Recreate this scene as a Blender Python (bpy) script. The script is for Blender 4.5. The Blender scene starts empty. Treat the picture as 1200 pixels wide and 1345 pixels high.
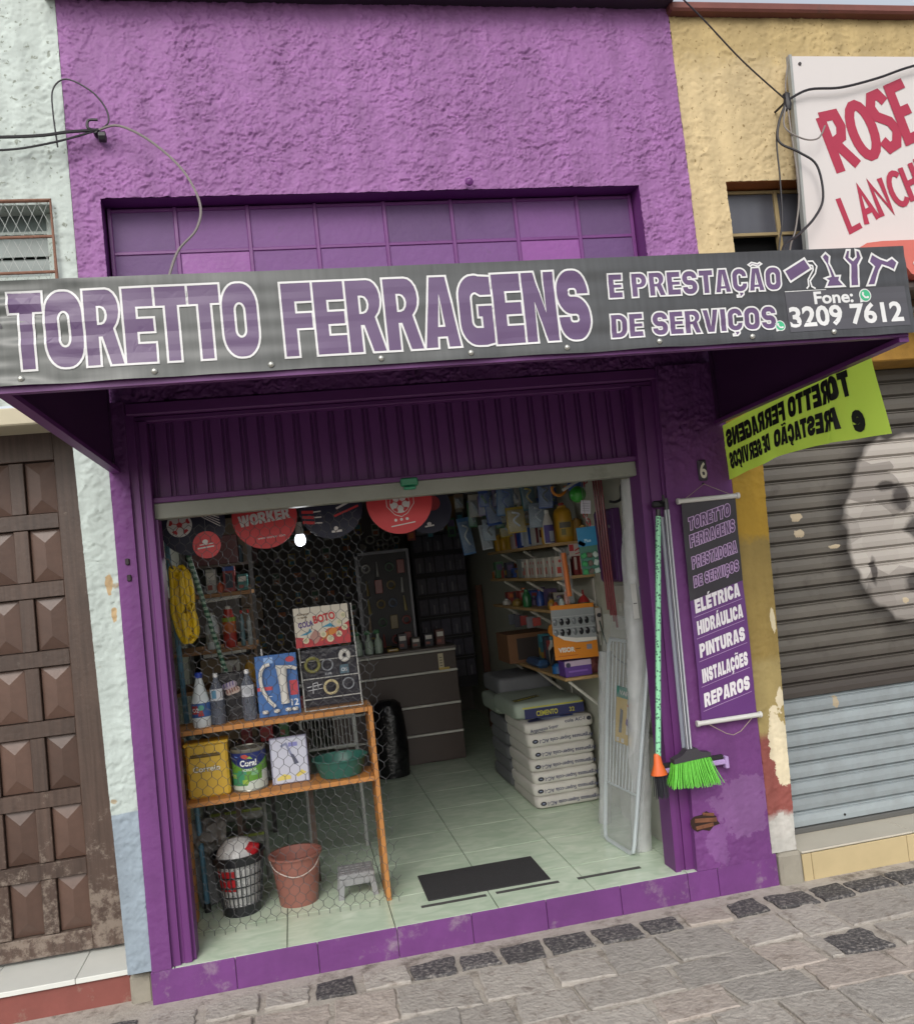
import bpy, bmesh, math, random
import numpy as np
from mathutils import Vector, Matrix
from mathutils.geometry import tessellate_polygon
random.seed(7)
C = bpy.context.scene.collection
SC = bpy.context.scene
# ------------------------------------------------------------------ camera, sky, sun, exposure
cd = bpy.data.cameras.new('camera'); cam = bpy.data.objects.new('camera', cd); C.objects.link(cam)
cd.sensor_fit = 'HORIZONTAL'; cd.sensor_width = 36; cd.lens = 1163.889 / 1200 * 36; cd.clip_start = .05; cd.clip_end = 600
yaw, pit, rol = .1927343, .05872879, -.10755131
fw = Vector((math.sin(yaw) * math.cos(pit), math.cos(yaw) * math.cos(pit), math.sin(pit)))
r0 = fw.cross(Vector((0, 0, 1))).normalized(); u0 = r0.cross(fw)
rt = r0 * math.cos(rol) + u0 * math.sin(rol); up = -r0 * math.sin(rol) + u0 * math.cos(rol)
m = Matrix((rt, up, -fw)).transposed().to_4x4(); m.translation = Vector((0, -3.69646, 1.55)); cam.matrix_world = m
SC.camera = cam
W = bpy.data.worlds.new('World'); SC.world = W; W.use_nodes = True
nt = W.node_tree; bg = nt.nodes['Background']
sky = nt.nodes.new('ShaderNodeTexSky'); sky.sky_type = 'NISHITA'; sky.sun_disc = False
sky.sun_elevation = math.radians(38); sky.sun_rotation = math.radians(200); sky.air_density = 1.2; sky.dust_density = 3
hs = nt.nodes.new('ShaderNodeHueSaturation'); hs.inputs['Saturation'].default_value = .32
nt.links.new(sky.outputs[0], hs.inputs['Color']); nt.links.new(hs.outputs[0], bg.inputs['Color']); bg.inputs['Strength'].default_value = .15
ld = bpy.data.lights.new('sun', 'SUN'); ld.energy = .9; ld.angle = math.radians(28); ld.color = (1, .96, .9)
sun = bpy.data.objects.new('sun', ld); C.objects.link(sun)
el, az = math.radians(38), math.radians(200)
sd = Vector((math.sin(az) * math.cos(el), math.cos(az) * math.cos(el), math.sin(el)))
sun.rotation_euler = sd.to_track_quat('Z', 'Y').to_euler()
SC.view_settings.view_transform = 'Standard'; SC.view_settings.look = 'None'; SC.view_settings.exposure = .38; SC.view_settings.gamma = 1
SC.view_settings.use_curve_mapping = False
SC.cycles.use_denoising = True; SC.cycles.max_bounces = 7; SC.cycles.diffuse_bounces = 4; SC.cycles.transparent_max_bounces = 12
# ------------------------------------------------------------------ materials
def lin(h):
    h = h.lstrip('#'); o = []
    for i in (0, 2, 4):
        v = int(h[i:i + 2], 16) / 255; o.append(v / 12.92 if v <= .04045 else ((v + .055) / 1.055) ** 2.4)
    return tuple(o)
MATS = {}
def M(name, col=None, rough=.6, var=.12, vs=6, bump=0, bs=40, metal=0, dirt=None, dirtcol='#4a443c', dirts=3, alpha=1, trans=0, emit=0, spec=.5, dist=.004, world=False, rnd=0):
    """procedural material: base colour broken by noise, optional dirt patches, fine relief"""
    if name in MATS: return MATS[name]
    c = lin(col) if isinstance(col, str) else col
    mt = bpy.data.materials.new(name); mt.use_nodes = True; N = mt.node_tree.nodes; L = mt.node_tree.links
    p = N['Principled BSDF']; p.inputs['Roughness'].default_value = rough; p.inputs['Metallic'].default_value = metal
    p.inputs['Specular IOR Level'].default_value = spec
    tc = N.new('ShaderNodeTexCoord'); co = tc.outputs['Object']
    if world: co = N.new('ShaderNodeNewGeometry').outputs['Position']
    n1 = N.new('ShaderNodeTexNoise'); n1.inputs['Scale'].default_value = vs; n1.inputs['Detail'].default_value = 6; n1.inputs['Roughness'].default_value = .65
    L.new(co, n1.inputs['Vector'])
    mx = N.new('ShaderNodeMix'); mx.data_type = 'RGBA'
    mx.inputs[6].default_value = tuple(x * (1 - var * 1.6) for x in c) + (1,); mx.inputs[7].default_value = tuple(min(1, x * (1 + var * 1.6)) for x in c) + (1,)
    L.new(n1.outputs['Fac'], mx.inputs[0]); out = mx.outputs[2]
    if dirt:
        n2 = N.new('ShaderNodeTexNoise'); n2.inputs['Scale'].default_value = dirts; n2.inputs['Detail'].default_value = 9; n2.inputs['Roughness'].default_value = .75
        L.new(co, n2.inputs['Vector'])
        rp = N.new('ShaderNodeMapRange'); rp.inputs['From Min'].default_value = .68 - dirt * .4; rp.inputs['From Max'].default_value = .82 - dirt * .4
        rp.inputs['To Max'].default_value = .85
        L.new(n2.outputs['Fac'], rp.inputs['Value'])
        m2 = N.new('ShaderNodeMix'); m2.data_type = 'RGBA'; m2.inputs[7].default_value = lin(dirtcol) + (1,)
        L.new(rp.outputs[0], m2.inputs[0]); L.new(out, m2.inputs[6]); out = m2.outputs[2]
    if rnd:
        oi = N.new('ShaderNodeObjectInfo'); mr = N.new('ShaderNodeMapRange'); mr.inputs['To Min'].default_value = 1 - rnd; mr.inputs['To Max'].default_value = 1 + rnd; L.new(oi.outputs['Random'], mr.inputs[0])
        hv = N.new('ShaderNodeHueSaturation'); L.new(out, hv.inputs['Color']); L.new(mr.outputs[0], hv.inputs['Value']); out = hv.outputs[0]
    L.new(out, p.inputs['Base Color'])
    if bump:
        n3 = N.new('ShaderNodeTexNoise'); n3.inputs['Scale'].default_value = bs; n3.inputs['Detail'].default_value = 5
        L.new(co, n3.inputs['Vector']); b = N.new('ShaderNodeBump'); b.inputs['Strength'].default_value = bump; b.inputs['Distance'].default_value = dist
        L.new(n3.outputs['Fac'], b.inputs['Height']); L.new(b.outputs[0], p.inputs['Normal'])
    if emit: p.inputs['Emission Color'].default_value = c + (1,); p.inputs['Emission Strength'].default_value = emit
    if alpha < 1: p.inputs['Alpha'].default_value = alpha
    if trans: p.inputs['Transmission Weight'].default_value = trans; p.inputs['IOR'].default_value = 1.3
    MATS[name] = mt; return mt
def P(col, rough=.55, **k): return M('plain ' + col + str(rough), col, rough, var=.06, vs=9, **k)
def tree(mt): return mt.node_tree.nodes, mt.node_tree.links, mt.node_tree.nodes['Principled BSDF']
# ------------------------------------------------------------------ mesh builder
ORG = {}
class MB:
    def __init__(s): s.v = []; s.f = []; s.m = []; s.sm = []
    def add(s, vs, fs, mi=0, sm=False):
        o = len(s.v); s.v += [tuple(x) for x in vs]; s.f += [tuple(i + o for i in f) for f in fs]; s.m += [mi] * len(fs); s.sm += [sm] * len(fs); return s
    def box(s, x0, x1, y0, y1, z0, z1, mi=0, bev=0, mat=None):
        if bev <= 0:
            vs = [(x, y, z) for z in (z0, z1) for y in (y0, y1) for x in (x0, x1)]
            fs = [(0, 2, 3, 1), (4, 5, 7, 6), (0, 1, 5, 4), (2, 6, 7, 3), (0, 4, 6, 2), (1, 3, 7, 5)]
        else:
            b = min(bev, (x1 - x0) * .45, (y1 - y0) * .45, (z1 - z0) * .45)
            bm = bmesh.new(); bmesh.ops.create_cube(bm, size=1)
            for v in bm.verts: v.co = ((x0 + x1) / 2 + v.co.x * (x1 - x0), (y0 + y1) / 2 + v.co.y * (y1 - y0), (z0 + z1) / 2 + v.co.z * (z1 - z0))
            bmesh.ops.bevel(bm, geom=bm.edges[:], offset=b, segments=1, affect='EDGES')
            bm.verts.index_update(); vs = [tuple(v.co) for v in bm.verts]; fs = [tuple(v.index for v in f.verts) for f in bm.faces]; bm.free()
        if mat is not None: vs = [mat @ Vector(v) for v in vs]
        return s.add(vs, fs, mi)
    def tube(s, pts, r, n=8, mi=0, cap=True, closed=False):
        pts = [Vector(p) for p in pts]; k = len(pts); rr = r if isinstance(r, (list, tuple)) else [r] * k
        vs = []; fs = []; ref = None
        for i, p in enumerate(pts):
            a = pts[(i - 1) % k] if (i or closed) else p; b = pts[(i + 1) % k] if (i < k - 1 or closed) else p
            t = (b - a).normalized() if (b - a).length > 1e-9 else Vector((0, 0, 1))
            if ref is None: ref = t.orthogonal().normalized()
            ref = (ref - t * ref.dot(t)); ref = ref.normalized() if ref.length > 1e-6 else t.orthogonal().normalized()
            bn = t.cross(ref)
            for j in range(n):
                q = 2 * math.pi * j / n; vs.append(p + (ref * math.cos(q) + bn * math.sin(q)) * rr[i])
        for i in range(k if closed else k - 1):
            for j in range(n):
                a = i * n + j; b = i * n + (j + 1) % n; i2 = (i + 1) % k; fs.append((a, b, i2 * n + (j + 1) % n, i2 * n + j))
        if cap and not closed: fs.append(tuple(range(n))[::-1]); fs.append(tuple((k - 1) * n + j for j in range(n)))
        return s.add(vs, fs, mi, True)
    def lathe(s, prof, c=(0, 0, 0), n=20, mi=0, sx=1, sy=1, cap=True, mat=None):
        vs = []; fs = []; k = len(prof)
        for r, z in prof:
            for j in range(n):
                q = 2 * math.pi * j / n; vs.append(Vector((c[0] + r * math.cos(q) * sx, c[1] + r * math.sin(q) * sy, c[2] + z)))
        for i in range(k - 1):
            for j in range(n): fs.append((i * n + j, i * n + (j + 1) % n, (i + 1) * n + (j + 1) % n, (i + 1) * n + j))
        if cap:
            if prof[0][0] > 1e-5: fs.append(tuple(range(n))[::-1])
            if prof[-1][0] > 1e-5: fs.append(tuple((k - 1) * n + j for j in range(n)))
        if mat is not None: vs = [mat @ v for v in vs]
        return s.add(vs, fs, mi, True)
    def prism(s, poly, fn, d, mi=0):
        """poly: 2-D outline; fn(u, v, w) -> point; thickness d"""
        n = len(poly); vs = [fn(u, v, 0) for u, v in poly] + [fn(u, v, d) for u, v in poly]
        fs = [tuple(range(n)), tuple(range(2 * n - 1, n - 1, -1))] + [(i, i + n, (i + 1) % n + n, (i + 1) % n) for i in range(n)]
        return s.add(vs, fs, mi)
    def grid(s, fn, nu, nv, mi=0, sm=True):
        vs = [fn(i / nu, j / nv) for j in range(nv + 1) for i in range(nu + 1)]
        fs = [(j * (nu + 1) + i, j * (nu + 1) + i + 1, (j + 1) * (nu + 1) + i + 1, (j + 1) * (nu + 1) + i) for j in range(nv) for i in range(nu)]
        return s.add(vs, fs, mi, sm)
    def build(s, name, mats, parent=None, label=None, kind=None):
        me = bpy.data.meshes.new(name); o = ORG.get(parent.name, Vector()) if parent else Vector()
        vs = [(v[0] - o.x, v[1] - o.y, v[2] - o.z) for v in s.v]
        me.from_pydata(vs, [], s.f); mats = mats if isinstance(mats, (list, tuple)) else [mats]
        for q in mats: me.materials.append(q)
        me.polygons.foreach_set('material_index', s.m); me.polygons.foreach_set('use_smooth', s.sm)
        bm = bmesh.new(); bm.from_mesh(me); bmesh.ops.recalc_face_normals(bm, faces=bm.faces[:]); bm.to_mesh(me); bm.free()
        if any(s.sm): me.set_sharp_from_angle(angle=math.radians(38))
        ob = bpy.data.objects.new(name, me); C.objects.link(ob)
        if parent: ob.parent = parent; ORG[ob.name] = o
        else: ORG[ob.name] = Vector()
        if label: ob['label'] = label
        if kind: ob['kind'] = kind
        return ob
def thing(name, label, cat, loc=(0, 0, 0), group=None, rz=0):
    o = bpy.data.objects.new(name, None); C.objects.link(o); o.location = loc; o.rotation_euler = (0, 0, rz); o.empty_display_size = .05
    ORG[o.name] = Vector(loc) if not rz else Vector(); o['label'] = label; o['category'] = cat
    if group: o['group'] = group
    return o
def tag(o, label, cat, group=None):
    o['label'] = label; o['category'] = cat
    if group: o['group'] = group
    return o
def clone(root, loc, label, group=None, rz=None):
    def rec(o, par):
        c = o.copy(); C.objects.link(c); c.parent = par
        for ch in o.children: rec(ch, c)
        return c
    r = rec(root, None); r.location = loc; r['label'] = label; ORG[r.name] = Vector(loc)
    if group: r['group'] = group
    if rz is not None: r.rotation_euler.z = rz
    return r
def piece(src, loc, parent=None):
    c = src.copy(); C.objects.link(c); c.parent = parent or src.parent; c.location = loc; ORG[c.name] = Vector(); return c
def bx(name, b, mat, parent=None, bev=0, **k): return MB().box(*b, bev=bev).build(name, mat, parent, **k)
# ------------------------------------------------------------------ noise for plaster relief
def vnoise(x, y, seed):
    rs = np.random.RandomState(seed); G = rs.rand(512, 512).astype(np.float32) * 2 - 1
    xi = np.floor(x).astype(int); yi = np.floor(y).astype(int); fx = x - xi; fy = y - yi
    fx = fx * fx * (3 - 2 * fx); fy = fy * fy * (3 - 2 * fy); g = lambda a, b: G[a % 512, b % 512]
    return (g(xi, yi) * (1 - fx) + g(xi + 1, yi) * fx) * (1 - fy) + (g(xi, yi + 1) * (1 - fx) + g(xi + 1, yi + 1) * fx) * fy
def fbm(x, y, seed, o=4):
    r = 0; a = 1; t = 0
    for i in range(o): r = r + a * vnoise(x * 2 ** i + i * 17.3, y * 2 ** i + i * 9.1, seed + i); t += a; a *= .5
    return r / t
def relief(x, z, seed, rough=1.):
    """torn, dragged plaster: flat flakes with ragged steps and curved ridges, in metres"""
    wx = x + .030 * fbm(x * 9, z * 9, seed + 1, 3) + .015 * fbm(x * 40, z * 40, seed + 5, 2); wz = z + .030 * fbm(x * 9 + 40, z * 9, seed + 2, 3) + .015 * fbm(x * 40, z * 40 + 9, seed + 6, 2)
    a = fbm(wx * 34, wz * 42, seed + 11, 2); b = fbm(wx * 52 + 7, wz * 60, seed + 21, 2); c = fbm(x * 5, z * 5, seed + 31, 3); d = fbm(wx * 30 + 3, wz * 46, seed + 51, 2)
    st = lambda v, w: np.clip(v / w + .5, 0, 1)
    h = .0040 * st(a - .02, .04) + .0034 * st(b - .16, .05) + .0062 * np.clip(1 - np.abs(d) / .085, 0, 1) ** 1.2 * st(a + .15, .3) - .0060 * np.clip(1 - np.abs(b + .22) / .06, 0, 1)
    dens = np.clip(.95 + .8 * c, .35, 1.2)
    return (h * dens + .003 * c + .0008 * fbm(x * 120, z * 120, seed + 41, 2)) * rough
def stucco(name, x0, x1, z0, z1, Y, mat, parent, seed=1, step=.005, amp=1., holes=(), smooth_below=None, axis='y', edge=None):
    nx = max(2, int((x1 - x0) / step)); nz = max(2, int((z1 - z0) / step))
    xs = np.linspace(x0, x1, nx + 1); zs = np.linspace(z0, z1, nz + 1); X, Z = np.meshgrid(xs, zs)
    H = relief(X, Z, seed, amp)
    if smooth_below is not None: H = H * np.clip((Z - smooth_below) / .5 + .25, .25, 1)
    if edge is not None: H = H
    co = np.stack([X, Y - H, Z], -1) if axis == 'y' else np.stack([np.full_like(X, Y) - H, X, Z], -1)
    I = np.arange((nx + 1) * (nz + 1)).reshape(nz + 1, nx + 1)
    q = np.stack([I[:-1, :-1], I[:-1, 1:], I[1:, 1:], I[1:, :-1]], -1).reshape(-1, 4)
    cx = ((X[:-1, :-1] + X[1:, 1:]) / 2).ravel(); cz = ((Z[:-1, :-1] + Z[1:, 1:]) / 2).ravel(); keep = np.ones(len(q), bool)
    for hx0, hx1, hz0, hz1 in holes: keep &= ~((cx > hx0) & (cx < hx1) & (cz > hz0) & (cz < hz1))
    q = q[keep]; n = len(q)
    me = bpy.data.meshes.new(name); me.vertices.add(I.size); me.vertices.foreach_set('co', co.reshape(-1).astype(np.float32))
    me.loops.add(4 * n); me.loops.foreach_set('vertex_index', q.ravel().astype(np.int32)); me.polygons.add(n)
    me.polygons.foreach_set('loop_start', np.arange(0, 4 * n, 4, dtype=np.int32)); me.polygons.foreach_set('use_smooth', np.ones(n, bool))
    me.update(calc_edges=True); me.validate(); me.materials.append(mat)
    ob = bpy.data.objects.new(name, me); C.objects.link(ob); ob.parent = parent; ORG[ob.name] = Vector(); return ob
# ------------------------------------------------------------------ lettering
def arc(cx, cy, rx, ry, a0, a1, n=7): return [(cx + rx * math.cos(math.radians(a0 + (a1 - a0) * i / n)), cy + ry * math.sin(math.radians(a0 + (a1 - a0) * i / n))) for i in range(n + 1)]
def rr(x0, y0, x1, y1, r):
    r = min(r, (x1 - x0) / 2, (y1 - y0) / 2)
    return arc(x1 - r, y1 - r, r, r, 0, 90) + arc(x0 + r, y1 - r, r, r, 90, 180) + arc(x0 + r, y0 + r, r, r, 180, 270) + arc(x1 - r, y0 + r, r, r, 270, 360)
def rib(pts, w, closed=False):
    n = len(pts); L = []; R = []
    for i, p in enumerate(pts):
        a = pts[(i - 1) % n] if (closed or i) else p; b = pts[(i + 1) % n] if (closed or i < n - 1) else p
        d1 = (p[0] - a[0], p[1] - a[1]); d2 = (b[0] - p[0], b[1] - p[1]); l1 = math.hypot(*d1) or 1; l2 = math.hypot(*d2) or 1
        if d1 == (0, 0): d1 = d2; l1 = l2
        if d2 == (0, 0): d2 = d1; l2 = l1
        t = (d1[0] / l1 + d2[0] / l2, d1[1] / l1 + d2[1] / l2); l = math.hypot(*t) or 1; t = (t[0] / l, t[1] / l)
        c = max(.45, t[0] * d1[0] / l1 + t[1] * d1[1] / l1); k = w / 2 / c
        L.append((p[0] - t[1] * k, p[1] + t[0] * k)); R.append((p[0] + t[1] * k, p[1] - t[0] * k))
    return (L, R) if closed else L + R[::-1]
S_ = .185
def glyphs():
    g = {}; h = .68; s = S_
    g['T'] = (.44, [(0, h), (.44, h), (.44, h - s), (.315, h - s), (.315, 0), (.125, 0), (.125, h - s), (0, h - s)], [])
    g['O'] = (.50, rr(0, 0, .5, h, .22), [rr(.185, .19, .315, h - .19, .065)])
    bowl = arc(.30, h - .19, .17, .19, 90, -60, 8)
    g['R'] = (.50, [(0, 0), (0, h)] + bowl + [(.50, 0), (.31, 0), (.215, .25), (.19, .25), (.19, 0)], [[(.185, .37)] + arc(.22, .445, .07, .075, -90, 90, 6) + [(.185, .52)]])
    g['P'] = (.48, [(0, 0), (0, h), (.28, h)] + arc(.27, h - .215, .20, .215, 80, -80, 9) + [(.19, .25), (.19, 0)], [[(.185, .39)] + arc(.22, .46, .07, .07, -90, 90, 6) + [(.185, .53)]])
    g['E'] = (.42, [(0, 0), (0, h), (.42, h), (.42, h - s), (.19, h - s), (.19, .405), (.41, .405), (.41, .275), (.19, .275), (.19, s), (.42, s), (.42, 0)], [])
    g['F'] = (.41, [(0, 0), (0, h), (.41, h), (.41, h - s), (.19, h - s), (.19, .405), (.40, .405), (.40, .25), (.19, .25), (.19, 0)], [])
    g['A'] = (.50, [(0, 0), (.13, h), (.37, h), (.50, 0), (.315, 0), (.305, .10), (.195, .10), (.185, 0)], [[(.215, .21), (.285, .21), (.25, .49)]])
    cc = lambda: arc(.23, h - .22, .23, .22, 90, 180)[::1] + arc(.23, .22, .23, .22, 180, 270)
    cin = arc(.25, .235, .065, .055, 270, 180) + arc(.25, h - .235, .065, .055, 180, 90)
    g['C'] = (.47, [(.47, .42), (.47, .46)] + arc(.25, .46, .22, .22, 0, 90)[1:] + cc()[1:] + arc(.25, .22, .22, .22, 270, 360)[1:] + [(.47, .26), (.30, .26), (.30, .21), (.25, .18)] + cin[1:-1] + [(.25, .50), (.30, .47), (.30, .42)], [])
    g['G'] = (.48, [(.48, .47)] + [(.48, .66)] + arc(.25, .46, .22, .22, 70, 90)[1:] + cc()[1:] + [(.35, 0), (.48, .02), (.48, .385), (.26, .385), (.26, .27), (.31, .27), (.31, .18)] + cin[1:-1] + [(.25, .50), (.31, .47)], [])
    sc = [(.385, .44), (.385, .47)] + arc(.265, .47, .12, .12, 0, 90)[1:] + arc(.215, .47, .12, .12, 90, 180) + arc(.215, .46, .12, .12, 180, 270) + arc(.265, .22, .12, .12, 90, 0) + arc(.265, .21, .12, .12, 0, -90) + arc(.215, .21, .12, .12, 270, 180) + [(.095, .24)]
    g['S'] = (.48, rib(sc, s), [])
    g['N'] = (.48, [(0, 0), (0, h), (.19, h), (.315, .30), (.315, h), (.48, h), (.48, 0), (.30, 0), (.17, .37), (.17, 0)], [])
    g['D'] = (.49, [(0, 0), (0, h), (.24, h)] + arc(.24, h - .25, .25, .25, 90, 0)[1:] + arc(.24, .25, .25, .25, 0, -90), [[(.185, .17)] + arc(.22, .25, .085, .08, -90, 0) + arc(.22, h - .25, .085, .08, 0, 90) + [(.185, h - .17)]])
    g['V'] = (.50, [(0, h), (.14, 0), (.36, 0), (.50, h), (.315, h), (.25, .24), (.185, h)], [])
    g['I'] = (.19, [(0, 0), (0, h), (.19, h), (.19, 0)], [])
    g['L'] = (.40, [(0, 0), (0, h), (.19, h), (.19, s), (.40, s), (.40, 0)], [])
    g['H'] = (.49, [(0, 0), (0, h), (.185, h), (.185, .42), (.305, .42), (.305, h), (.49, h), (.49, 0), (.305, 0), (.305, .25), (.185, .25), (.185, 0)], [])
    g['U'] = (.48, [(0, h)] + arc(.22, .22, .22, .22, 180, 270) + arc(.26, .22, .22, .22, 270, 360) + [(.48, h), (.30, h), (.30, .21), (.24, .16), (.18, .21), (.18, h)], [])
    g['W'] = (.70, [(0, h), (.11, 0), (.29, 0), (.35, .30), (.41, 0), (.59, 0), (.70, h), (.54, h), (.49, .26), (.43, h), (.27, h), (.21, .26), (.16, h)], [])
    g['K'] = (.50, [(0, 0), (0, h), (.185, h), (.185, .44), (.30, h), (.50, h), (.35, .36), (.50, 0), (.30, 0), (.185, .27), (.185, 0)], [])
    g['M'] = (.64, [(0, 0), (0, h), (.22, h), (.32, .32), (.42, h), (.64, h), (.64, 0), (.47, 0), (.47, .40), (.37, 0), (.27, 0), (.17, .40), (.17, 0)], [])
    return {k: (w, [[(x, y / h) for x, y in o]] + [[(x, y / h) for x, y in q] for q in hs_]) for k, (w, o, hs_) in g.items()}
GL = glyphs()
ACC = {'Ç': ('C', [(.17, 0), (.33, 0), (.33, -.10), (.25, -.20), (.12, -.20), (.12, -.13), (.20, -.12)]), 'Ã': ('A', rib([(.07, 1.09), (.16, 1.17), (.25, 1.14), (.34, 1.09), (.43, 1.17)], .085)),
       'Õ': ('O', rib([(.07, 1.09), (.16, 1.17), (.25, 1.14), (.34, 1.09), (.43, 1.17)], .085)), 'É': ('E', [(.14, 1.04), (.22, 1.04), (.36, 1.22), (.20, 1.22)]), 'Á': ('A', [(.18, 1.04), (.26, 1.04), (.40, 1.22), (.24, 1.22)])}
def fat(s, x, y, h, wid=None, gap=.015, fill='a', line=None, lw=.01, layer=1, slant=0, rot=0):
    """block lettering; returns shapes, stretched to the width given"""
    out = []; cx = 0; raw = []
    for ch in s:
        if ch == ' ': cx += .22; continue
        b, ex = ACC.get(ch, (ch, None)); w, loops = GL[b]
        raw.append([[(p[0] + cx, p[1]) for p in l] for l in loops])
        if ex: raw.append([[(p[0] + cx, p[1]) for p in ex]])
        cx += w + gap
    k = (wid / (cx - gap)) if wid else h * .8
    ca, sa = math.cos(rot), math.sin(rot)
    def T(p):
        px, py = p[0] * k + p[1] * h * slant, p[1] * h; return (x + px * ca - py * sa, y + px * sa + py * ca)
    for loops in raw:
        L = [[T(p) for p in l] for l in loops]
        if fill: out.append((fill, layer, L))
        if line:
            for l in L:
                a, b = rib(l, lw, True); out.append((line, layer + 1, ('strip', a, b)))
    return out
def txt(s, x, y, size, col, layer=1, bold=0, wid=None, rot=0, slant=0, mirror=False, line=None, lw=.0):
    out = []
    def one(col, bold, layer):
        cu = bpy.data.curves.new('t', 'FONT'); cu.body = s; cu.size = 1; cu.offset = bold; cu.resolution_u = 3
        ob = bpy.data.objects.new('t', cu); me = ob.to_mesh()
        vs = [(v.co.x, v.co.y) for v in me.vertices]; fs = [tuple(p.vertices) for p in me.polygons]; ob.to_mesh_clear(); bpy.data.objects.remove(ob); bpy.data.curves.remove(cu)
        if not vs: return
        x0 = min(v[0] for v in vs); x1 = max(v[0] for v in vs); k = (wid / (x1 - x0)) if wid else size; ca, sa = math.cos(rot), math.sin(rot); V = []
        for a, b in vs:
            a = (a - x0) * k; b = b * size; a += b * slant
            if mirror: a = -a
            V.append((x + a * ca - b * sa, y + a * sa + b * ca))
        out.append((col, layer, ('tri', V, fs)))
    one(col, bold, layer + (1 if line else 0))
    if line: one(line, bold + lw, layer)
    return out
def rect(x0, y0, x1, y1, col, layer=0): return (col, layer, [[(x0, y0), (x1, y0), (x1, y1), (x0, y1)]])
def ell(cx, cy, rx, ry, col, layer=1, n=24): return (col, layer, [[(cx + rx * math.cos(2 * math.pi * i / n), cy + ry * math.sin(2 * math.pi * i / n)) for i in range(n)]])
def poly(pts, col, layer=1): return (col, layer, [pts])
def line(pts, w, col, layer=1): return (col, layer, [rib(pts, w)])
def printed(name, shapes, fn, parent, step=None, pal=None, dz=.0007, rough=.5, base=.0008, label=None):
    """flat print laid over a surface: fn(u, v, lift) -> point"""
    bm = bmesh.new(); cols = []; lay = bm.verts.layers.float.new('l')
    for col, layer, L in shapes:
        if col not in cols: cols.append(col)
        mi = cols.index(col)
        if isinstance(L, tuple) and L[0] == 'strip':
            a, b = L[1], L[2]; n = len(a); va = [bm.verts.new((p[0], p[1], 0)) for p in a]; vb = [bm.verts.new((p[0], p[1], 0)) for p in b]
            F = [(va[i], va[(i + 1) % n], vb[(i + 1) % n], vb[i]) for i in range(n)]; VV = va + vb
        elif isinstance(L, tuple):
            VV = [bm.verts.new((p[0], p[1], 0)) for p in L[1]]; F = [tuple(VV[i] for i in f) for f in L[2]]
        else:
            VV = [bm.verts.new((p[0], p[1], 0)) for l in L for p in l]; F = [tuple(VV[i] for i in t) for t in tessellate_polygon([[Vector((p[0], p[1], 0)) for p in l] for l in L])]
        for v in VV: v[lay] = layer
        for f in F:
            try: q = bm.faces.new(f); q.material_index = mi
            except ValueError: pass
    if step:
        for ax in (0, 1):
            lo = min(v.co[ax] for v in bm.verts); hi = max(v.co[ax] for v in bm.verts); k = math.ceil(lo / step)
            while k * step < hi:
                pc = Vector((0, 0, 0)); pc[ax] = k * step; no = Vector((0, 0, 0)); no[ax] = 1
                bmesh.ops.bisect_plane(bm, geom=bm.verts[:] + bm.edges[:] + bm.faces[:], dist=1e-6, plane_co=pc, plane_no=no); k += 1
    o = ORG.get(parent.name, Vector()) if parent else Vector()
    for v in bm.verts:
        p = fn(v.co.x, v.co.y, base + v[lay] * dz); v.co = Vector(p) - o
    me = bpy.data.meshes.new(name); bm.to_mesh(me); bm.free()
    for c in cols:
        q = (pal or {}).get(c, c); me.materials.append(q if not isinstance(q, str) else P(q, rough))
    ob = bpy.data.objects.new(name, me); C.objects.link(ob)
    if parent: ob.parent = parent
    ORG[ob.name] = o
    if label: ob['label'] = label
    return ob
def front(x0, y, z0, tilt=0):
    return lambda u, v, l: (x0 + u * math.cos(tilt) - v * math.sin(tilt), y - l, z0 + u * math.sin(tilt) + v * math.cos(tilt))
def plane(o, ux, vx):
    o, ux, vx = Vector(o), Vector(ux).normalized(), Vector(vx).normalized(); n = ux.cross(vx).normalized()
    return lambda u, v, l: o + ux * u + vx * v + n * l
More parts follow.
